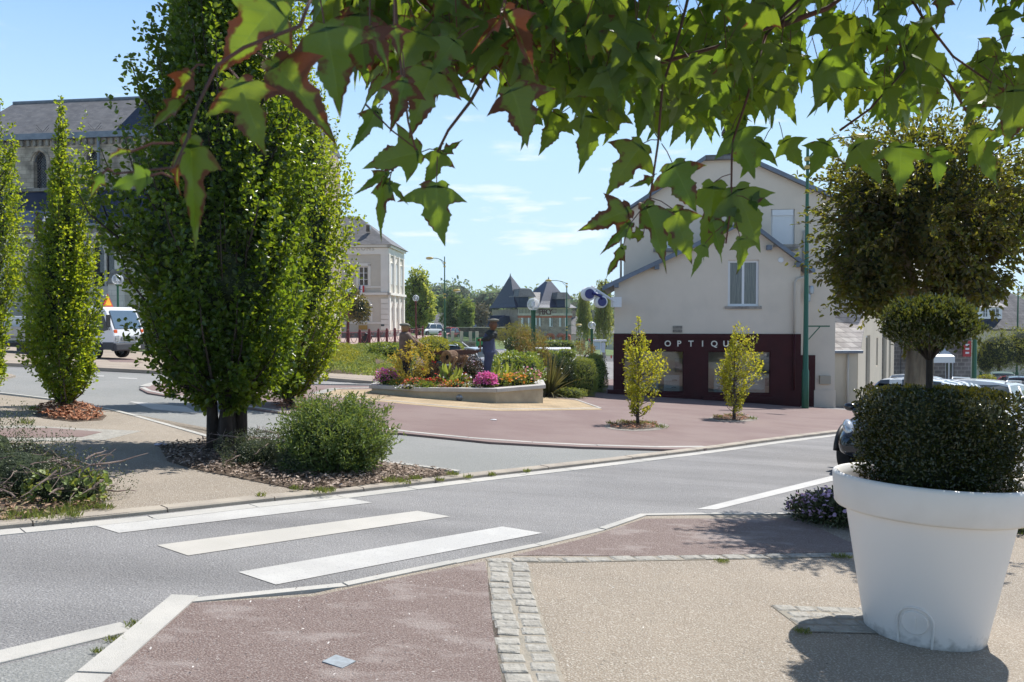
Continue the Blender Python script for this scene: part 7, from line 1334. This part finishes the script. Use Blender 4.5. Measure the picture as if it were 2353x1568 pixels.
for s in (-1, 1): mb.tube([Q(e, 1458, 540, s * .08), Q(e, 1446, 650, s * .09), Q(e, 1432, 775, s * .09)], [.15, .125, .10], 12)
remesh(mb.build('overalls', M_blue, e), .018, 4)
mb = MB()
for s in (-1, 1): mb.ball(Q(e, 1424, 800, s * .09), .1, 10, (1.4, .7, .8)); mb.tube([Q(e, 1432, 765, s * .09), Q(e, 1430, 800, s * .09)], .085, 10)
remesh(mb.build('boots', M_tr, e), .018, 3)
mb = MB(); mb.ball(Q(e, 1505, 215), .155, 14, (1.05, .95, .34)); mb.ball(Q(e, 1472, 214), .09, 12, (1.1, .9, .15)); remesh(mb.build('cap', M_cap, e), .014, 3)
# saw, log, trestle
sw = empty('two_man_saw', PF(1060, 545, YF - .12), 0, 'long rusty two man saw lying across the log', 'saw'); so = sw.location
def Qs(x, y): v = PF(x, y, so.y); return (v.x - so.x, 0, v.z - so.z)
up = [(770, 545), (900, 532), (1060, 528), (1220, 524), (1365, 530)]; lowr = [(1365, 545), (1300, 552)]
mb = MB(); vs = [Qs(*p) for p in up]; n = 34; low = []
for i in range(n): t = i / (n - 1); x = 1340 - t * 560; yb = 552 + 26 * math.sin(math.pi * min(1, t * 1.05)) ; low += [Qs(x, yb), Qs(x - 6, yb + 9)]
mb.prism(vs + low, (0, .012, 0)); mb.build('blade', mat('rusty_steel', (.07, .035, .025), .7, (.12, .05, .03), 8), sw)
for pts in (((1362, 545), (1362, 405)), ((738, 545), (735, 482))): MB().tube([Vector(Qs(*pts[0])), Vector(Qs(*pts[1]))], .022, 8).build('handle', M_wood, sw, smooth=True)
MB().tube([Vector(Qs(722, 484)), Vector(Qs(770, 480))], .025, 8).build('handle', M_wood, sw, smooth=True)
c = PF(1008, 602, YF - .35); lg = empty('log', c, 0, 'thick bark covered log with a hollow end on the saw trestle', 'log'); ax = Vector((.55, .83, .02)).normalized(); mb = MB(); mb.tube([ax * t for t in (0, .01, .35, .6, .75)], [.195, .202, .195, .19, .185], 20, caps=False); mb.build('bark', mat('log_bark', (.13, .07, .04), .9, (.24, .15, .09), 6, bump=1.4, bscale=18), lg, smooth=True)
q_ = ax.to_track_quat('Z', 'Y').to_matrix().to_4x4(); mb = MB(); mb.M = q_; mb.lathe([(.195, .0), (.18, -.006), (.085, .0), (.07, .03), (.06, .12), (0, .14)], 24); mb.build('cut_end', mat('cut_wood', (.36, .22, .11), .8, (.16, .09, .045), 9, bump=.4), lg, smooth=R(50)); mb = MB(); mb.M = Matrix.Translation(ax * .75) @ q_; mb.lathe([(.185, 0), (0, .004)], 20); mb.build('far_end', M_wood, lg); MB().lathe([(.08, .0), (0, .001)], 16).build('hollow', M_dark, lg).matrix_local = Matrix.Translation(ax * .06) @ q_  # near-black disc inside the hollow end puts in its shade
ts = empty('trestle', (c.x, c.y, ZS), 0, 'wooden cross legged trestle carrying the log', 'trestle')
for t in (.1, .62):
    cc = ax * t; h0 = c.z - ZS
    for s in (-1, 1): sd_ = Vector((ax.y, -ax.x, 0)) * s; MB().tube([cc + sd_ * .30 + Vector((0, 0, h0 + .0)), cc - sd_ * .26], .04, 8).build('leg', M_wood, ts, smooth=True)
# ---- hedges and shrubs behind the planter
def B(name, rects, n, leaf, m, label, cat='hedge', group=None, **k): return bush(name, [PB(*r) for r in rects], n, leaf, m, label, cat, group, **k)
B('hedge', [(1138, 1246, 812, 905, 27.5, 1.4, 3.2)], 6500, .09, L_hedge, 'light green laurel hedge right behind the blue overalls figure', amp=.2)
B('low_shrub', [(1190, 1262, 848, 912, 28.4, .7, 2.3), (1205, 1250, 875, 914, 27.9, .5, 2.)], 2600, .06, L_lime, 'yellow green low shrub spilling out right of the planter', 'shrub', amp=.25)
B('low_shrub', [(1280, 1345, 893, 916, 27.6, .4, 2.2)], 1800, .05, L_lime, 'variegated ground cover along the foot of the strap leaved plant', 'shrub', amp=.25)
B('hedge', [(1272, 1322, 824, 912, 28.8, .6, 3)], 4200, .065, L_dark, 'dark glossy hedge with glinting leaves right of the strap leaved plant', amp=.18)
B('hedge', [(1310, 1368, 824, 912, 29.5, 1., 3.)], 9000, .08, L_lime, 'feathery soft green hedge left of the red path', amp=.18, width=.15)
B('hedge', [(1346, 1392, 816, 900, 33, 1.3, 3.)], 6000, .07, L_lime, 'yellow topped end of the hedge beside the red path', amp=.15, width=.3)
B('hedge', [(1212, 1290, 806, 842, 33, .9, 3)], 1700, .09, L_hedge, 'bright hedge above the strap leaved plant', amp=.15)
B('nandina', [(1180, 1228, 748, 850, 31, .6, 2)], 1500, .08, L_nand, 'reddish heavenly bamboo left of the tall green globe lamp', 'shrub', core=0, amp=.35, inner=.2, width=.3)
B('nandina', [(1215, 1268, 765, 865, 30, .6, 2)], 1500, .08, L_nand, 'reddish heavenly bamboo right of the tall green globe lamp', 'shrub', core=0, amp=.35, inner=.2, width=.3)
B('nandina', [(1322, 1344, 778, 822, 45, .5, 2), (1344, 1372, 790, 822, 45, .5, 2)], 900, .09, L_nand, 'bronze shrub at the foot of the small globe lamp', 'shrub', core=0, amp=.3, inner=.2, width=.3)
B('hedge', [(1162, 1200, 778, 815, 48, 1.2, 3)], 1400, .12, L_dark, 'dark hedge end beyond the handrail', amp=.12)
B('hedge', [(1195, 1332, 783, 806, 78, 1.2, 4)], 1800, .16, L_hedge, 'long low hedge before the building lettered PERCY', amp=.1)
B('hedge', [(1215, 1286, 808, 824, 52, .8, 3.5)], 1200, .1, L_hedge, 'low clipped hedge in front of the recycling containers', amp=.1)
B('hedge', [(1284, 1322, 804, 824, 52, .8, 3.5)], 900, .1, L_hedge, 'low clipped hedge right of the recycling containers', amp=.1)
# phormium
c = gp(1262, 900, 27.5) + Vector((0, 0, .1)); ph = empty('flax_lily', c, 0, 'bronze green strap leaved flax plant right of the planter', 'shrub'); n = 190
V = []; Fc = []; rr = []
for i in range(n):
    a = random.uniform(0, 6.28); el = random.uniform(.15, 1.35); d = Vector((math.cos(a) * math.cos(el), math.sin(a) * math.cos(el), math.sin(el))); ln_ = random.uniform(.8, 1.7); s_ = d.cross(Vector((0, 0, 1))).normalized() * random.uniform(.02, .036); p = Vector((d.x * .08, d.y * .08, 0)); b_ = len(V); q = random.random()
    for k in range(6): t = k / 5; c_ = p + d * ln_ * t + Vector((0, 0, -.35 * t * t * ln_ * (1.3 - el))); wv_ = (1 - t ** 2.5) * (.6 + .4 * math.sin(3 * t)); V += [c_ - s_ * wv_, c_ + s_ * wv_ + Vector((0, 0, .006))]; rr += [q, q]
    Fc += [(b_ + 2 * k, b_ + 2 * k + 1, b_ + 2 * k + 3, b_ + 2 * k + 2) for k in range(5)]
me = bpy.data.meshes.new('strap_leaves'); me.from_pydata(V, [], Fc); me.materials.append(L_phor); at = me.attributes.new('rnd', 'FLOAT', 'POINT'); at.data.foreach_set('value', rr); o = bpy.data.objects.new('strap_leaves', me); COL.objects.link(o); o.parent = ph
MB().tube([(0, 0, -.15), (0, 0, .2)], [.16, .08], 8).build('crown_base', M_bark, ph)
# bank planting
def cover(name, poly, n, leaf, m, lift=.22, label=None, **k):
    P = [Vector(p) for p in poly]; pts = scatter_in([Vector((p[0], p[1], 0)) for p in poly], n); C = np.array([(q.x, q.y, bank(q.x, q.y) + lift * (.6 + .8 * noise.noise(Vector((q.x * 1.3, q.y * .8, 0)))) + random.uniform(-.05, .06)) for q in pts]); kk = len(C); ln = leaf * rng.uniform(.6, 1.3, kk)
    return leaves(name, C, rdirs(kk) + np.array([0, -.3, .5]), rdirs(kk) * .7 + np.array([0, -.3, 1.]), ln, ln * k.get('width', .35), rng.random(kk), m, kind='stuff')
def bx(x, Y): return A(x, 800, Y).x
cover('ground_cover', [(bx(690, 33), 33), (bx(858, 33), 33), (bx(868, 37), 37), (bx(860, 44), 44), (bx(830, 56), 56), (bx(700, 56), 56)], 26000, .12, L_lime, .24)
cover('ground_cover', [(bx(725, 38), 38), (bx(800, 37), 37), (bx(835, 44), 44), (bx(785, 55), 55), (bx(735, 55), 55)], 11000, .11, L_gold, .34)
cover('ground_cover', [(bx(838, 46), 46), (bx(880, 40), 40), (bx(950, 38), 38), (bx(960, 52), 52), (bx(910, 58), 58), (bx(845, 58), 58)], 6000, .12, L_hedge, .3)
cover('ground_cover', [(bx(858, 33), 33.2), (bx(968, 33), 33.2), (bx(965, 40), 40), (bx(866, 40), 40)], 4500, .11, L_lime, .2)
B('round_shrub', [(958, 1036, 774, 830, 42.5, 1.6, 2.3)], 3600, .10, L_gold, 'large round golden green shrub behind the brown coated figure', 'shrub', amp=.1)
B('round_shrub', [(1022, 1066, 787, 815, 44, .8, 2.3)], 1300, .10, L_lime, 'smaller low green shrub right of the round golden one', 'shrub', amp=.1)
B('low_shrub', [(850, 936, 790, 830, 46, 1.2, 2.2)], 2200, .14, L_hedge, 'leafy creeping shrub below the maroon fence', 'shrub', amp=.2)
# ---- trees beyond
def T(name, rects, Y, n, leaf, m, th_px, tr, label, x=None, **k):
    bs = [PB(*r) for r in rects]; cx = bs[0][0]; base = Vector((cx, Y, gz(cx, Y) if Y < 90 else A(1000, th_px, Y).z)); bl = [(b_[0] - base.x, b_[1] - base.y, b_[2] - base.z, *b_[3:]) for b_ in bs]
    return blob_tree(name, base, bl, n, leaf, m, max(.5, bl[0][2] - bl[0][5] * .6), tr, label, 'tree', **k)
T('magnolia', [(768, 830, 650, 735, 72, None, 2.2), (800, 850, 680, 742, 71, None, 2.)], 72, 2600, .22, leafmat('magnolia_leaf', (.07, .08, .02), (.17, .13, .04), (.25, .25, .05), .3, .25, spec=.7), 790, .14, 'glossy leaved tree in front of the white school house', width=.5)
T('walnut_tree', [(936, 985, 622, 700, 112, None, 2.2), (945, 998, 660, 750, 112, None, 2.2), (925, 970, 690, 750, 112, None, 2.2)], 112, 5200, .38, leafmat('walnut_leaf', (.15, .22, .05), (.22, .28, .08), (.45, .55, .09), .5, .5), 775, .3, 'broad pale green tree just right of the school house', amp=.3)
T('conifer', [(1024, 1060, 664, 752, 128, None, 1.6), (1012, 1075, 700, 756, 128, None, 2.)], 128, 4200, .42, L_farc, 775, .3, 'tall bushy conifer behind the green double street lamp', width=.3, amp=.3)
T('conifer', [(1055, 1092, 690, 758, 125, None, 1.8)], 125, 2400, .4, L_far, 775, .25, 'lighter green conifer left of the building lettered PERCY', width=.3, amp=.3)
T('poplar', [(995, 1010, 690, 725, 180, None, 2.)], 180, 500, .5, L_farc, 740, .25, 'small dark poplar in the distance right of the walnut', amp=.2)
T('poplar', [(1008, 1024, 682, 730, 175, None, 2.)], 175, 600, .5, L_farc, 745, .25, 'taller dark poplar left of the bushy conifer', amp=.2)
T('bare_tree', [(1085, 1128, 698, 752, 150, None, 2.)], 150, 1100, .4, leafmat('grey_twig_leaf', (.14, .13, .09), (.19, .18, .12), (.2, .2, .1), .2, .7), 770, .25, 'thin greyish tree left of the pyramid roof', core=0, amp=.35, inner=.2)
for x0, x1, y0, y1, Y, lab, sd_ in ((1322, 1362, 668, 785, 96, 'weeping birch left of the small globe lamp', 3), (1364, 1412, 640, 790, 78, 'weeping birch just left of the optician house', 5)):
    b = PB(x0, x1, y0, y1, Y); base = Vector((b[0], Y, gz(b[0], Y))); h = b[2] + b[5] - base.z; e = empty('weeping_birch', base, 0, lab, 'tree', 'weeping birches'); C = []; D = []; rd = random.Random(sd_); mb = MB()
    for i in range(300):
        a = rd.uniform(0, 6.28); q = rd.random() ** .6; zt0 = h * rd.uniform(.45, 1.); X = math.cos(a) * b[3] * q * (1.25 - zt0 / h * .6); Y_ = math.sin(a) * b[3] * q; L_ = rd.uniform(.2, .5) * h * .8
        for k in range(13): C.append((X + rd.gauss(0, .08), Y_ + rd.gauss(0, .08), max(.8, zt0 - L_ * k / 13))); D.append((rd.gauss(0, .3), rd.gauss(0, .3), -1))
        if i % 5 == 0: mb.tube([(0, 0, zt0 * .8), (X * .6, Y_ * .6, zt0 + .1), (X, Y_, zt0 - .2), (X, Y_, zt0 - L_ * .8)], [.04, .03, .02, .01], 4)
    k = len(C); ln = .26 * rng.uniform(.6, 1.2, k); leaves('crown', np.array(C), np.array(D), rdirs(k), ln, ln * .35, rng.random(k), leafmat('birch_leaf%d' % sd_, (.14, .19, .07), (.2, .25, .09), (.36, .44, .1), .5, .5), e); mb.build('branch', M_bark, e)
    MB().tube([(0, 0, -.3), (.05, 0, h * .5), (0, 0, h * .92)], [.17, .12, .04], 8).build('trunk', mat('birch_bark', (.55, .53, .5), .8, (.2, .18, .17), 6), e, smooth=True)
b = PB(1135, 1250, 745, 800, 56); base = Vector((b[0], 56, gz(b[0], 56) + .8)); T('tamarisk', [(1132, 1200, 748, 795, 56, 1., 2.), (1180, 1255, 758, 800, 55, 1., 2.), (1165, 1225, 742, 775, 56, .8, 2.)], 56, 4200, .16, L_feather, 0, .07, 'feathery yellow green tree below the stone building', width=.12, core=.0, amp=.35, inner=.3)
T('small_tree', [(2245, 2345, 762, 850, 60, None, 2.1), (2300, 2420, 748, 850, 60, None, 2.2), (2240, 2290, 790, 862, 60, None, 2.)], 60, 6500, .17, leafmat('willow_leaf', (.11, .15, .03), (.17, .20, .04), (.28, .33, .04), .35, .5), 0, .12, 'bushy light green tree above the green plank fence', width=.3, amp=.3, core=.75)
B('dark_shrub', [(306, 350, 752, 800, 46, .7, 2.4)], 900, .1, L_dark, 'dark clipped shrub on the church lawn right of the truck', 'shrub')
B('shrub', [(2245, 2285, 862, 890, 50, .6, 2.4)], 700, .1, L_gold, 'golden shrub at the foot of the green plank fence', 'shrub')
# wooded hills
balls = []; rd = random.Random(9)
for i in range(620):
    Y = rd.uniform(230, 640); X = rd.uniform(-.62, .72) * Y; r = rd.uniform(5, 9.5)
    if noise.noise(Vector((X * .012, Y * .012, 3))) < -.12: continue
    balls.append((X, Y, hz(X, Y) + r * .45, r, r, r * rd.uniform(.7, 1.1), 2.))
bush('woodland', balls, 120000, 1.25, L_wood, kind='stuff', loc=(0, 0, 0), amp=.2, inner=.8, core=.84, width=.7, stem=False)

# the summer air between here and the far hills
hm_ = bpy.data.materials.new('haze'); hm_.use_nodes = True; t = hm_.node_tree; t.nodes.clear(); o_ = N(t, 'ShaderNodeOutputMaterial'); v_ = N(t, 'ShaderNodeVolumePrincipled'); v_.inputs['Color'].default_value = (.80, .88, 1., 1); v_.inputs['Density'].default_value = .0002; v_.inputs['Anisotropy'].default_value = .25; t.links.new(v_.outputs[0], o_.inputs['Volume'])
MB().box(-1000, 1000, -80, 1200, -22, 46).build('haze', hm_, kind='stuff')
# ============================================================ THE OVERHANGING MAPLE
HP = [(0, 0), (.10, -.045), (.19, -.02), (.27, .045), (.23, .09), (.33, .125), (.44, .21), (.60, .355), (.43, .355), (.31, .375), (.215, .42), (.23, .50), (.27, .575), (.215, .66), (.18, .75), (.12, .85), (.06, .95), (0, 1.13)]
def leaf_template():
    P = []
    for (a, b), (c, d) in zip(HP[:-1], HP[1:]):
        P.append((a, b)); mx_, my_ = (a + c) / 2, (b + d) / 2
        if .05 < mx_: P.append((mx_ - .018, my_ - .012))
    P.append(HP[-1]); return P
TP = leaf_template(); KN = len(TP)
def maple_leaves(name, S, material, parent):
    """S: list of (base, direction, normal, size, width, fold, curl, dry)"""
    V = []; Fs = []; ed = []; rn = []; dr = []; lx = []; ly = []; rd = random.Random(5)
    for (b, d, nn_, sz, wd, fo, cu, dry) in S:
        d = d.normalized(); s = d.cross(nn_).normalized(); u = s.cross(d).normalized(); q = rd.random(); k0 = len(V); ph = rd.uniform(0, 6); wav = rd.uniform(.015, .05); asy = rd.uniform(.85, 1.15); sk = rd.uniform(-.12, .12)
        for side in (1, -1):
            ww = wd * (asy if side > 0 else 2 - asy)
            for (x, y) in TP:
                ym = max(0., min(1.08, y - .25 * x if x > .3 else y))
                for f, e_ in ((0, 0), (.5, .5), (1., 1.)):
                    px = x * f * ww * side; py = ym + (y - ym) * f; z = fo * abs(px) - cu * py * py + wav * math.sin(py * 9 + ph + side) * f - .35 * cu * px * px
                    px += sk * py * py
                    V.append(b + (s * px + d * py + u * z) * sz); ed.append(e_); rn.append(q); dr.append(dry); lx.append(abs(x * f)); ly.append(ym + (y - ym) * f)
            o_ = k0 if side > 0 else k0 + KN * 3
            for i in range(KN - 1):
                for c_ in range(2): a_ = o_ + i * 3 + c_; Fs.append((a_, a_ + 1, a_ + 4, a_ + 3))
    me = bpy.data.meshes.new(name); me.from_pydata([tuple(v) for v in V], [], Fs); me.materials.append(material); me.polygons.foreach_set('use_smooth', [True] * len(Fs))
    for nm, dat in (('edge', ed), ('rnd', rn), ('dry', dr), ('lx', lx), ('ly', ly)): at = me.attributes.new(nm, 'FLOAT', 'POINT'); at.data.foreach_set('value', dat)
    o = bpy.data.objects.new(name, me); COL.objects.link(o); o.parent = parent; return o
L_maple = leafmat('maple_leaf', (.032, .074, .020), (.06, .115, .027), (.24, .40, .025), .40, .40, brown=(.13, .052, .024), veins=True)
TB = Vector((2.35, -1.3, gz(2.35, -1.3))); mp_t = empty('overhanging_maple', TB, 0, 'maple whose leafy branches with browned leaf edges hang over the view', 'tree')
def LP(x, y, Y): return A(x, y, Y) - TB
rm = random.Random(12); S = []; tw = MB(); M_twig = mat('maple_twig', (.13, .045, .035), .6, (.08, .045, .03), 10)
def leafat(x, y, tx, ty, Y, wd=1., dry=.3, fold=.25, curl=.2, turn=.0, dY=.0, pet=None):
    b = LP(x, y, Y); t = LP(tx, ty, Y + dY); d = t - b; sz = d.length / 1.05
    n = Vector((turn, -1, .15)); S.append((b, d, n, sz, wd, fold, curl, dry))
    if pet: tw.tube([b, b.lerp(LP(*pet, Y), .5) + Vector((0, 0, .004)), LP(*pet, Y)], .0011, 5, caps=False)
# leaves one can follow one by one, with the twigs that carry them
H = [ # x, y (stalk end), tip x, tip y, distance, width, dry, fold, curl, turn, stalk root
 (640, 0, 508, 158, .92, 1.0, .62, .1, .2, .2, (690, -40)), (548, 182, 606, 345, .95, .95, .50, .1, .15, -.1, (505, 150)), (625, 140, 768, 292, .98, .75, .78, .3, .3, .3, (560, 120)),
 (745, 55, 795, 245, 1.05, .95, .42, .15, .15, 0, (735, 0)), (436, 320, 458, 558, .93, .42, .5, .8, .2, .4, (440, 290)), (345, 405, 248, 425, .80, .75, .2, .2, .1, 0, (400, 410)),
 (438, 165, 385, 258, .88, .55, .95, .6, .8, .5, (470, 150)), (425, 230, 322, 300, .86, .35, .75, .7, .6, .3, (440, 225)), (300, 350, 200, 345, .78, .22, .7, .7, .9, .2, (400, 330)), (235, 400, 205, 455, .78, .5, .6, .5, .3, .4, (260, 395)), (410, 380, 395, 440, .86, .4, .8, .6, .6, 0, (425, 350)),
 (1003, 420, 1003, 556, 1.6, 1.05, .36, .08, .1, 0, (1005, 360)), (968, 350, 835, 375, 1.62, .95, .38, .15, .15, .1, (1005, 345)), (1012, 345, 985, 432, 1.65, .8, .4, .3, .2, .3, (1020, 330)), (1020, 350, 1062, 322, 1.62, .6, .6, .4, .2, .2, (1010, 350)),
 (892, 395, 815, 445, 1.55, .45, .5, .6, .3, .2, (905, 392)), (888, 412, 852, 542, 1.55, .40, .55, .7, -.3, .5, (905, 392)), (868, 250, 815, 345, 1.6, .55, .35, .5, .5, .3, (880, 240)), (895, 420, 930, 470, 1.55, .5, .4, .4, .2, 0, (900, 395)),
 (1160, 20, 1240, 150, 1.2, .5, 1.05, .8, .5, .3, (1165, -20)), (1150, 40, 1090, 110, 1.2, .35, 1.0, .8, .5, .3, (1165, -20)), (1172, 200, 1225, 322, 1.5, 1.2, .56, .1, .1, .1, (1140, 150)), (930, 180, 905, 295, 1.3, .8, .75, .3, .2, .2, (925, 120)), (1000, 150, 935, 300, 1.45, .9, .5, .3, .2, 0, (1060, 140)),
 (850, 60, 905, 150, 1.1, .8, .8, .3, .2, .3, (850, 0)), (905, 60, 925, 130, 1.15, .9, .9, .3, .2, .3, (905, 0)), (1050, 90, 985, 170, 1.4, .9, .3, .2, .2, .1, (1100, 60)),
 (1478, 330, 1390, 442, 1.75, .85, .42, .1, .1, 0, (1512, 322)), (1545, 375, 1598, 482, 1.72, 1.15, .42, .1, .1, 0, (1520, 330)), (1448, 480, 1338, 532, 1.72, .8, .66, .15, .15, 0, (1492, 462)), (1480, 468, 1545, 612, 1.7, .6, .48, .4, .1, .3, (1492, 460)), (1545, 480, 1592, 600, 1.72, .85, .40, .1, .1, -.2, (1495, 455)), (1450, 512, 1385, 582, 1.7, .5, .5, .5, .2, .3, (1490, 470)), (1432, 565, 1382, 642, 1.7, .38, .5, .7, -.3, .5, (1450, 510)), (1478, 540, 1430, 545, 1.72, .75, .35, .2, .2, .2, (1490, 480)), (1535, 525, 1560, 585, 1.75, .9, .3, .2, .2, .2, (1500, 470)), (1500, 410, 1450, 430, 1.7, .5, .6, .4, .3, .3, (1510, 400)),
 (1690, 430, 1752, 568, 2.0, 1.0, .26, .1, .1, 0, (1678, 440)), (1640, 420, 1632, 590, 2.05, .75, .15, .3, .1, .3, (1680, 400)), (1700, 545, 1715, 622, 2.0, .9, .3, .4, .4, .3, (1682, 480)), (1635, 500, 1662, 598, 2.0, .6, .4, .4, .1, .3, (1675, 480)), (1755, 325, 1700, 398, 2.1, 1.1, .15, .1, .1, 0, (1775, 290)), (1680, 300, 1740, 400, 2.0, 1.15, .2, .1, .1, .1, (1700, 260)), (1690, 480, 1655, 545, 2.0, .6, .2, .4, .1, 0, (1682, 470)), (1620, 560, 1590, 635, 2.0, .5, .15, .3, .1, .3, (1660, 520)), (1722, 460, 1780, 470, 2., .8, .2, .3, .2, 0, (1690, 450)),
 (1360, 260, 1345, 390, 1.8, .85, .25, .2, .1, .1, (1370, 220)), (1290, 260, 1245, 350, 1.9, .9, .3, .3, .2, .2, (1330, 240)), (1420, 250, 1400, 330, 1.8, .9, .3, .2, .2, .2, (1440, 220)), (1230, 250, 1195, 335, 1.9, .6, .35, .4, .2, .3, (1250, 230)),
 (1800, 320, 1845, 390, 2.2, 1., .2, .1, .1, 0, (1790, 280)), (1900, 325, 1870, 410, 2.3, .9, .2, .2, .1, 0, (1930, 310)), (1962, 330, 2030, 420, 2.1, .9, .25, .1, .1, 0, (1950, 310)), (2070, 330, 2068, 440, 2.1, 1.2, .25, .1, .1, 0, (2050, 300)), (2150, 340, 2165, 430, 2.3, .8, .2, .2, .1, 0, (2160, 310)), (2240, 290, 2262, 380, 2.2, .8, .2, .2, .1, 0, (2230, 270)), (2330, 200, 2335, 330, 1.9, 1.2, .5, .1, .1, 0, (2310, 170)), (2240, 330, 2300, 420, 2.3, .9, .2, .2, .1, 0, (2220, 300)),
 (2165, -10, 2160, 60, 1.8, .7, .5, .3, .2, 0, (2170, -40)), (2300, 20, 2320, 110, 2.2, .9, .2, .2, .2, 0, (2340, 0)), (2120, 40, 2150, 100, 2.2, .9, .2, .2, .2, .2, (2110, 10)), (2290, 95, 2230, 160, 2.2, .9, .25, .2, .2, .2, (2330, 80))]
for h in H: leafat(h[0], h[1], h[2], h[3], h[4], h[5], h[6] * .9, h[7], h[8], h[9], 0, h[10])
def twig(pts, Y, r=.0025, dY=0.): n = len(pts); tw.tube([LP(x, y, Y + dY * i) for i, (x, y) in enumerate(pts)], [r * (1.2 - .7 * i / n) for i in range(n)], 6)
twig([(1215, -60), (1165, 60), (1135, 140), (1080, 235), (1030, 300), (1005, 350)], 1.62, .004); twig([(905, -60), (912, 60), (922, 160), (938, 280), (955, 345)], 1.35); twig([(1600, -80), (1560, 80), (1522, 200), (1512, 330), (1492, 465), (1488, 500)], 1.72, .003); twig([(1760, 80), (1715, 230), (1682, 330), (1680, 470), (1668, 560)], 2.0, .003)
twig([(735, -60), (690, 60), (560, 110), (500, 150), (455, 240), (430, 320), (400, 385), (260, 400)], .93, .002, -.015); twig([(2060, -60), (2120, 40), (2190, 130), (2290, 200), (2380, 240)], 2.0, .003); twig([(1790, 60), (1900, 20), (2010, -60)], 1.9, .006); twig([(1500, 150), (1640, 110), (1780, 60), (1900, -30)], 1.9, .004); twig([(1930, 300), (2000, 250), (2080, 160), (2060, 60), (2000, -40)], 2.2, .003); twig([(840, 240), (900, 300), (960, 345)], 1.6, .0018); twig([(2230, 270), (2180, 190), (2120, 110)], 2.2, .003)
LOW = [(700, -200), (715, 0), (760, 70), (830, 130), (880, 210), (960, 255), (1030, 180), (1090, 120), (1140, 180), (1220, 230), (1300, 255), (1400, 250), (1480, 290), (1560, 330), (1640, 330), (1720, 300), (1800, 255), (1880, 275), (1960, 255), (2050, 300), (2140, 280), (2230, 255), (2300, 300), (2353, 330), (2600, 380)]
def low(x): return float(np.interp(x, [p[0] for p in LOW], [p[1] for p in LOW]))
def rleaf(x, y, Y, sz, dry): 
    b = LP(x, y, Y); a = rm.uniform(-.9, .9); d = Vector((math.sin(a), rm.uniform(-.35, .35), -math.cos(a) * rm.uniform(.5, 1.) + .0)); n = Vector((rm.gauss(0, .45), -1 + rm.gauss(0, .25), rm.uniform(-.2, .9)))
    S.append((b, d, n, sz, rm.uniform(.6, 1.1), rm.uniform(.05, .6), rm.uniform(-.1, .65), dry)); k = Vector((rm.gauss(0, .02), rm.gauss(0, .02), rm.uniform(.03, .07))); tw.tube([b, b + k * .6, b + k], .0010, 4, caps=False)
n = 0
while n < 860:                               # the leafy fringe of the crown
    x = rm.uniform(700, 2560); yl = low(x); y = yl - 60 - abs(rm.gauss(0, 1)) * 170; Y = rm.uniform(1.5, 2.5) + (x > 1500) * rm.uniform(0, 1.3)
    if 2120 < x < 2360 and y < 150 and rm.random() < .93: continue
    if x > 1800 and rm.random() < .25: continue
    if 1840 < x < 1960 and y > 150 and rm.random() < .6: continue
    sz = rm.uniform(.06, .13); tip = sz * FP / Y
    if y + tip * .8 > yl + 20: y = yl - tip * .7
    rleaf(x, y, Y, sz, rm.uniform(.0, .30) + (x < 1250) * .22); n += 1
for i in range(3300):                        # unseen crown above the view, leaves added thickly to shade the fringe
    X = rm.uniform(-.9, 3.4); Y = rm.uniform(1.2, 4.4); lim = 1.6 + .40 * Y
    if X < (720 - CX) / FP * Y: continue
    z = lim + abs(rm.gauss(0, .45)) + .03; x = CX + X / Y * FP; b = Vector((X, Y, z)) - TB; a = rm.uniform(-1.2, 1.2); d = Vector((math.sin(a), rm.uniform(-.7, .7), -math.cos(a))); S.append((b, d, Vector((rm.gauss(0, .5), -.6 + rm.gauss(0, .5), rm.uniform(0, 1.2))), rm.uniform(.10, .15), rm.uniform(.8, 1.15), .2, .2, rm.uniform(0, .25)))
maple_leaves('foliage', S, L_maple, mp_t); tag(tw.build('twigs_and_stalks', M_twig, mp_t, smooth=True), kind='stuff')
mb = MB(); hub = Vector((.0, .15, 3.3)); mb.tube([(0, 0, -.2), (.02, 0, .1), (0, .03, 1.2), (.02, .08, 2.3), hub], [.2, .15, .125, .115, .1], 14)
mb.build('trunk', M_bark, mp_t, smooth=True); mb = MB()
for x, y, Y, r in ((1215, -60, 1.62, .012), (905, -60, 1.35, .009), (1600, -80, 1.72, .012), (1760, 80, 2.0, .008), (735, -60, .98, .006), (2060, -60, 2.0, .01), (2010, -60, 1.9, .01), (1900, -160, 3.0, .014), (1400, -200, 3.0, .014), (2300, -120, 3.2, .014), (1100, -220, 2.6, .012), (1900, -30, 1.9, .009)):
    t = LP(x, y, Y); m1 = hub.lerp(t, .4) + Vector((rm.uniform(-.1, .1), rm.uniform(-.1, .1), .45)); m2 = hub.lerp(t, .75) + Vector((0, 0, .22)); mb.tube([hub, m1, m2, t], [.045, r * 2.3, r * 1.4, r * .4], 8)
mb.build('limb', M_bark, mp_t, smooth=True)
